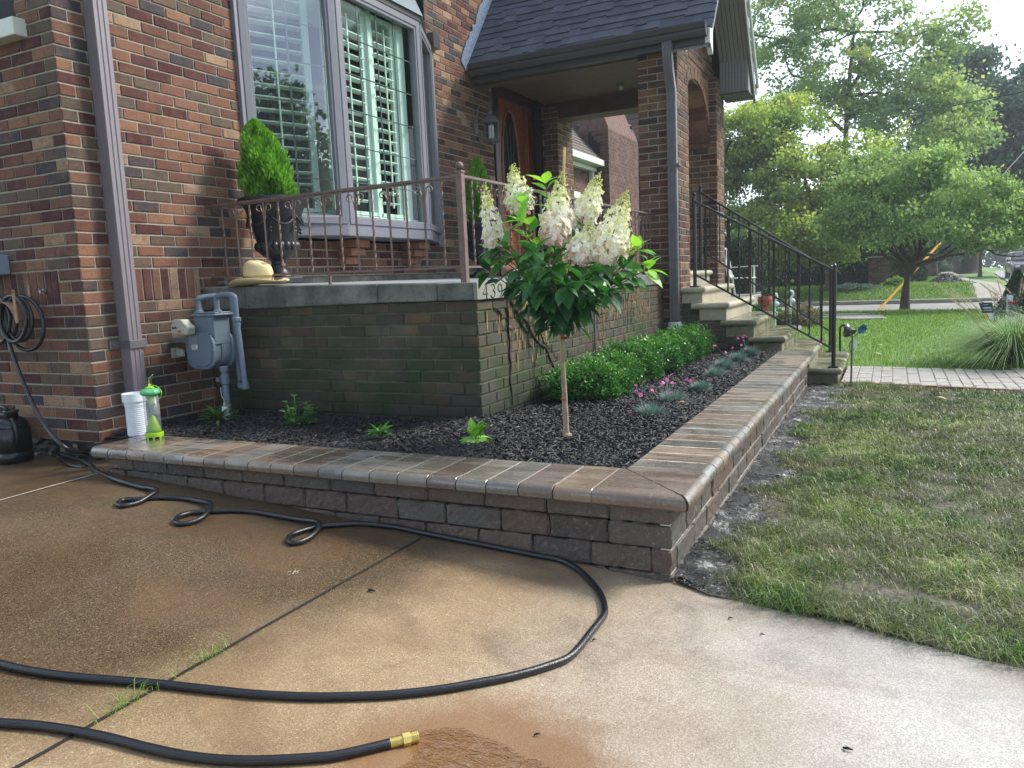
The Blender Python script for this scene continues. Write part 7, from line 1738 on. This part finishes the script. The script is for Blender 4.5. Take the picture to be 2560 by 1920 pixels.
# fountain grass
def fountain(px, py, lab, seed, hh, n, nplume, rad):
    c = lawn_pt(px, py); q = np.random.RandomState(seed); t = thing('fountain_grass', lab, 'ornamental grass', c, 'fountain grass clumps'); V = []; Fc = []; rr = []
    for k in range(n):
        a = q.uniform(0,6.28); el = q.uniform(.6,1.45); L = hh*q.uniform(.6,1.15); b_ = np.array([math.cos(a),math.sin(a),0])*q.uniform(0,.06); sd_ = np.array([-math.sin(a),math.cos(a),0])*.0045; prev = None
        for j in range(7):
            s_ = j/6; p_ = b_+np.array([math.cos(a),math.sin(a),0])*(L*math.cos(el)*s_+L*.42*s_**2.2) + np.array([0,0,1])*(L*math.sin(el)*s_-L*.50*s_**2.6); w__ = sd_*(1-s_*.85)
            V += [p_-w__, p_+w__]
            if j: o = len(V); Fc.append((o-4,o-3,o-1,o-2)); rr.append(min(1,max(0,.35+.3*s_+q.normal(0,.2))))
    npmesh('blades', np.array(V), np.array(Fc), rr, leaf_mat('fountain blade', [(0,srgb(76,104,66)),(.6,srgb(126,154,104)),(1,srgb(176,192,138))], .5, .3), t, local=True)
    mp_ = MB(); mst = MB()
    for k in range(nplume):
        a = q.uniform(0,6.28) if k > 2 else 3.3+k*.3; L = hh*q.uniform(.95,1.25); d = Vector((math.cos(a)*.75,math.sin(a)*.6,1)).normalized(); e0 = d*L*.78; e1 = d*L+Vector((math.cos(a)*.07,math.sin(a)*.05,-.01)); mst.tube([Vector((0,0,0)),e0,e1], .0014, 4)
        for j in range(150):
            s_ = q.rand(); p_ = e0+(e1-e0)*s_; u_ = Vector(q.normal(0,1,3)).normalized(); rad_ = .022*math.sin(3.14*min(1,s_*.85+.1)); dd_ = (u_+d*.9).normalized(); sd_ = dd_.cross(Vector((0,0,1))).normalized()*.0022
            mp_.add([p_-sd_, p_+sd_, p_+dd_*(rad_+.012)], [(0,1,2)], 0, q.rand())
    mst.build('stalk', M['twig'], t, local=True); mp_.build('plumes', leaf_mat('plume', [(0,srgb(150,142,110)),(1,srgb(212,206,176))], .7, .4, (1,1,.9)), t, local=True, fix=False)
fountain(2530,915,'fountain grass clump with pale plumes at the right edge beside the paver walk',81,.92,2600,26,.4); fountain(2610,880,'second fountain grass clump, mostly out of the frame, behind the first',82,.92,1600,16,.4)
mb = MB(); e0, e1 = drive(2545,930), drive(2600,985); a_ = lawn_pt(2543,930); b_ = lawn_pt(2640,1010); mb.bar(a_+Vector((0,0,.015)), b_+Vector((0,0,.015)), .10, .05); tag(mb.build('edging_stone', M['conc'], bevel=.006), 'pale edging stone crossing the right end of the paver walk', 'edging stone')
# path light and garden stake near the lowest step
b_ = lawn_pt(2101,905); gyy = b_.y; G_ = lambda x, y, Y=gyy: at(x, y, 1, Y)
pl = thing('path_light', 'black gooseneck path light with a bell shade beside the lowest step', 'garden light', b_)
mb = MB(); mb.tube(spline([b_, G_(2100,860), G_(2100,828), G_(2101,818), G_(2106,813.5), G_(2113,813)],5), .011, 8); mb.build('pole', M['iron'], pl, smooth=True)
c = G_(2119,823); ax = (G_(2124,833)-G_(2113,813)); ax.y -= .05; ax.normalize(); mb = MB()
def cone(mb, c, ax, prof, n=18, mi=0):
    U = ax.orthogonal().normalized(); V_ = ax.cross(U); vs = []
    for (r_, h_) in prof: vs += [c+ax*h_+(U*math.cos(6.28318*k/n)+V_*math.sin(6.28318*k/n))*r_ for k in range(n)]
    mb.add(vs, [(i*n+j, i*n+(j+1)%n, (i+1)*n+(j+1)%n, (i+1)*n+j) for i in range(len(prof)-1) for j in range(n)], mi)
cone(mb, c, ax, [(.012,-.06),(.030,-.055),(.032,-.02),(.060,.02),(.075,.055),(.078,.06),(.060,.052),(.0,.03)]); mb.build('shade', M['iron'], pl, smooth=False)
mb = MB(); cone(mb, c, ax, [(.031,-.05),(.033,-.045),(.035,-.02),(.031,-.015)]); mb.build('shade_collar', M['steel'], pl)
b_ = lawn_pt(2127,972); gyy = b_.y; st = thing('garden_stake', 'grey garden stake with a teal glass flower and a folded paper tag', 'garden stake', b_)
mb = MB(); mb.tube([b_-Vector((0,0,.03)), G_(2131,838,gyy)], .0085, 8); mb.tube(spline([G_(2131,850,gyy), G_(2125,858,gyy), G_(2125,876,gyy), G_(2130,880,gyy)],4), .004, 6); mb.tube(spline([G_(2131,842,gyy), G_(2140,838,gyy), G_(2148,828,gyy), G_(2155,820,gyy)],4), .004, 6); mb.tube([G_(2131,842,gyy), G_(2124,833,gyy)], .005, 6); mb.build('pole', M['ds_dk'], st)
mb = MB(); p_ = G_(2156,822,gyy)
for k in range(9):
    a = 2*math.pi*k/9; d = Vector((math.cos(a),-.5+.4*math.sin(a*2),math.sin(a))).normalized(); leaf(mb, p_, d, (0,-1,0), .055, .036, -.3, random.random(), .6)
mb.build('glass_flower', simple('teal glass', srgb(72,128,150), .3, var=.3, nscale=60), st, smooth=True, fix=False)
mb = MB(); p_ = G_(2138,862,gyy); mb.prism([p_+Vector((-.004,-.012,.045)),p_+Vector((.016,-.012,.04)),p_+Vector((.012,-.012,-.05)),p_+Vector((-.006,-.012,-.04))], (0,.003,0)); mb.build('paper_tag', M['pvc'], st)
# fallen leaves on the lawn
for i, (px, py, lab) in enumerate(((2336,994,'pale yellow leaf on the near lawn beyond the soil'),(2190,862,'small yellow leaf on the far lawn'),(2185,884,'pale leaf on the far lawn near the walk'),(2120,862,'white leaf beside the path light'))):
    p_ = lawn_pt(px, py, .04); mb = MB(); leaf(mb, p_, (1,-.4,.1), (0,0,1), .10, .05, .3, .5, .4); tag(mb.build('fallen_leaf', simple('pale leaf', srgb(206,196,130), .7), fix=False), lab, 'leaf', 'fallen leaves on the grass')
# small floodlight arm on the porch buttress
fp = at(1818,372,0,-1.9); mb = MB(); mb.tube([fp+Vector((-.02,0,-.04)), fp+Vector((.02,0,.05)), fp+Vector((.06,0,.09))], [.014,.018,.010], 8); mb.build('bracket', M['iron'], porch)
# ================================================================== NEIGHBOUR'S HOUSE (seen through the porch)
YB = 15.0; n_ = .21708
def Nb(x, y, ax=1, v=YB): return at(1380+x*n_, 240+y*n_, ax, v)
nbh = thing('neighbour_house', 'brown brick house next door with a big tapered chimney, seen through the porch', 'house', (-5.5,16,-1.1))
XC = Nb(645,400).x; xl = Nb(490,700).x
mb = MB(); zlo = -1.1
bk = dict(bm=0, mm=1, proud=.004)
zsh = Nb(645,370).z
bricks(mb, (0,YB,0), (1,0,0), (0,-1,0), XC-.62, XC, zlo, zsh, off=XC, **bk)
yfar = 17.0
bricks(mb, (XC,0,0), (0,1,0), (1,0,0), YB, yfar, zlo, zsh, off=YB, **bk)
mb.box((XC-.61,YB+.01,zlo),(XC-.01,yfar,zsh),1); ck = mb.build('chimney', [M['brick_far'], M['mortar_far']], nbh, fix=False)
mb = MB(); brp = simple('pinkish chimney brick', srgb(118,92,86), .85, var=.2, nscale=12, bump=.4)
steps_ = 26; 
for k in range(steps_):      # corbelled shoulder rising inwards
    z0_ = zsh + .066*k; ins = .032*k; 
    x = XC-.62+ins*.2
    while x < XC-ins-.02: b0 = min(x+.19, XC-ins); mb.box((x+.004, YB+ins*.9, z0_+.003),(b0-.004, YB+ins*.9+.3, z0_+.062)); x += .193
    y = YB+ins*.9
    while y < yfar-.1: mb.box((XC-ins-.2, y+.004, z0_+.003),(XC-ins, y+.189, z0_+.062)); y += .193
mb.build('chimney_shoulder', M['brick_far'] if 0 else brp, ck)
mb = MB(); mb.box((XC-.6,YB+.5,zsh),(XC-.55,yfar,zsh+1.7)); 
# lower wing with gutter and window to the left
xw = XC-.02; ya, yb = 12.45, 14.2
p1_, p2_ = Nb(95,575,0,xw), Nb(490,700,0,xw)
gz_ = p1_.z; mb = MB()
bricks(mb, (xw-.35,0,0), (0,1,0), (1,0,0), p1_.y-1.6, YB-.02, zlo, gz_-.02, off=.0, soldier=None, holes=[(p1_.y-1.6, YB-.75, -.9, gz_-.62)], **bk)
mb.box((xw-1.5,p1_.y-1.6,zlo),(xw-.36,YB,gz_-.62),1) if 0 else None
mb.build('wall', [M['brick_far'], M['mortar_far']], nbh, fix=False)
mb = MB(); mb.box((xw-.37,p1_.y-1.6,-.9),(xw-.40,YB-.75,gz_-.62)); wn_ = mb.build('window', simple('curtained glass', srgb(150,170,180), .15), nbh)
mb = MB(); mb.box((xw-.36,p1_.y-1.6,gz_-.72),(xw-.33,YB-.70,gz_-.60)); mb.box((xw-.36,p1_.y-1.6,gz_-.86),(xw-.34,YB-.75,gz_-.80)); mb.box((xw-.36,13.3,-.9),(xw-.34,13.36,gz_-.7)); mb.build('frame', M['trimw'], wn_)
mb = MB(); mb.box((xw-.34,p1_.y-1.6,gz_-.16),(xw-.22,YB-.05,gz_-.08)); mb.box((xw-.30,p1_.y-1.7,gz_-.07),(xw-.06,YB-.02,gz_+.05)); mb.box((xw-.34,YB-.2,-1.),(xw-.25,YB-.10,gz_-.05)); mb.build('gutter', M['trimw'], nbh, bevel=.01)
def shing(mb, o, U, V_, N_, w_, L, mi=0, ex=.11, tw=.18):
    s = 0; k = 0; mb.add([o, o+U*w_, o+U*w_+V_*L, o+V_*L], [(0,1,2,3)], 1)
    while s < L:
        x = -random.uniform(0,tw)
        while x < w_:
            a = max(0,x)+.003; b_ = min(w_,x+tw)-.003
            if b_ > a: p_ = [o+U*a+V_*s+N_*.014, o+U*b_+V_*s+N_*.014, o+U*b_+V_*min(L,s+ex)+N_*.004, o+U*a+V_*min(L,s+ex)+N_*.004]; mb.add(p_+[p_[0]-N_*.013,p_[1]-N_*.013], [(0,1,2,3),(4,5,1,0)], mi)
            x += tw
        s += ex
mb = MB(); up = Vector((-.55,0,.62)).normalized(); nn_ = Vector((.62,0,.55)).normalized()
shing(mb, Vector((xw-.10,p1_.y-2.0,gz_+.04)), Vector((0,1,0)), up, nn_, YB+.6-(p1_.y-2.0), 2.6)
mb.build('roof', [M['shingle_gr'], M['gutter']], nbh, fix=False)
# steep brown roof behind and right of the chimney
mb = MB(); up = Vector((0,.45,.9)).normalized(); nn_ = Vector((0,-.9,.45)).normalized()
shing(mb, Vector((-11,17.3,-.9)), Vector((1,0,0)), up, nn_, 11+Nb(1010,300,1,17.5).x+1.1, 6.2, tw=.24, ex=.15)
mb.build('roof', [M['shingle_br'], M['gutter']], nbh, fix=False)
mb = MB(); a = Nb(905,350,1,16.9); b_ = Nb(850,1150,1,16.9); mb.tube([a, b_], .05, 6); mb.build('flashing', M['tar'], nbh)
mb = MB(); p_ = Nb(430,600,1,YB-.02); 
for (dx_, h_) in ((-.02,.30),(.04,.22),(.10,.14),(.16,.08)): mb.box((p_.x+dx_,YB-.016,p_.z-.12),(p_.x+dx_+.062,YB-.010,p_.z+h_))
mb.build('flashing', M['tar'], nbh)
mb = MB(); mb.box((-11,17.8,-1.1),(-4.6,24,2.5)); mb.build('inner_wall', M['room'], nbh)
# ================================================================== TREES ACROSS THE STREET, seen only mirrored in the panes
for i, (bx0, by0, sc, sd_, lab) in enumerate(((16.5,4.4,1.0,91,'tall dark tree across the street to the right, mirrored in the bay window'),(19.,9.5,.85,92,'broad tree across the street mirrored in the middle window pane'),(15.,15.5,.7,93,'smaller tree across the street mirrored low in the window'))):
    b = Vector((bx0,by0,float(lawn_z(bx0,by0))-.02)); H_ = 7.6*sc
    tree('mirrored_tree', lab, 'tree', b, [b, b+Vector((0,0,H_*.3)), b+Vector((.1,0,H_*.6)), b+Vector((0,.1,H_*.85))],
         [(b+Vector((0,0,H_*.45)),(2.6*sc,2.9*sc,1.8*sc),1.4),(b+Vector((0,.3,H_*.68)),(1.7*sc,1.9*sc,1.6*sc),1.),(b+Vector((0,.5,H_*.9)),(.8*sc,.8*sc,1.3*sc),.45),(b+Vector((0,-2.0,H_*.36)),(1.6*sc,1.6*sc,1.2*sc),.6),(b+Vector((0,2.2,H_*.38)),(1.6*sc,1.6*sc,1.2*sc),.6)],
         20000, .22, M['dark_tree'], M['bark'], sd_, 'trees across the street', 170, 40, .38, .2)

# far end of the street: tree line and a low roofed house
q = np.random.RandomState(404); nl = 26000; X_ = q.uniform(-32,46,nl); hh_ = 6.5+2.5*np.sin(X_*.35)+1.5*np.sin(X_*.9+1); Z_ = -.9+hh_*q.rand(nl)**.8; Y_ = 104+4*q.rand(nl)+2*np.sin(X_*.5)
P = np.stack([X_,Y_,Z_],1); A = q.normal(0,1,(nl,3)); A /= np.linalg.norm(A,axis=1)[:,None]; Sx = np.cross(A,q.normal(0,1,(nl,3))); Sx /= np.linalg.norm(Sx,axis=1)[:,None]; L = .5
V = np.stack([P,P+A*L*.5+Sx*L*.4,P+A*L,P+A*L*.5-Sx*L*.4],1).reshape(-1,3); o = np.arange(nl)*4
tag(npmesh('far_tree_line', V, np.stack([o,o+1,o+2,o+3],1), q.beta(2,2,nl), M['dark_tree']), 'hazy far tree line closing the end of the street', 'tree line', kind='stuff')
hp_ = gz(at(2328,650,1,80)); fh_ = thing('distant_house', 'low grey roofed house at the far end of the sidewalk', 'house', hp_)
mb = MB(); mb.box((hp_.x-3.2,80,hp_.z-.1),(hp_.x+.9,86,hp_.z+1.5)); mb.build('wall', M['brick_far'], fh_)
mb = MB(); mb.prism([(hp_.x-3.5,79.6,hp_.z+1.45),(hp_.x+1.2,79.6,hp_.z+1.45),(hp_.x+.5,82.5,hp_.z+2.9),(hp_.x-2.8,82.5,hp_.z+2.9)], (0,.3,0)); mb.build('roof', M['shingle_gr'], fh_)
mb = MB(); mb.box((hp_.x-1.0,79.93,hp_.z+.5),(hp_.x-.2,79.97,hp_.z+1.2)); mb.box((hp_.x-2.6,79.93,hp_.z+.5),(hp_.x-1.9,79.97,hp_.z+1.2)); mb.build('window', M['trimw'], fh_)
# ================================================================== AIR
mb = MB(); mb.box((-62,-22,-2.7),(62,137,15))
t = NT('morning haze'); t.t.nodes.remove(t.p); pv = t.n('ShaderNodeVolumePrincipled'); pv.inputs['Color'].default_value = (.86,.93,1,1); pv.inputs['Density'].default_value = .0016; pv.inputs['Anisotropy'].default_value = .2
t.l(pv.outputs[0], t.out.inputs['Volume'])
hz = mb.build('haze', t.mat); hz['kind'] = 'stuff'; hz['label'] = 'thin pale morning haze'
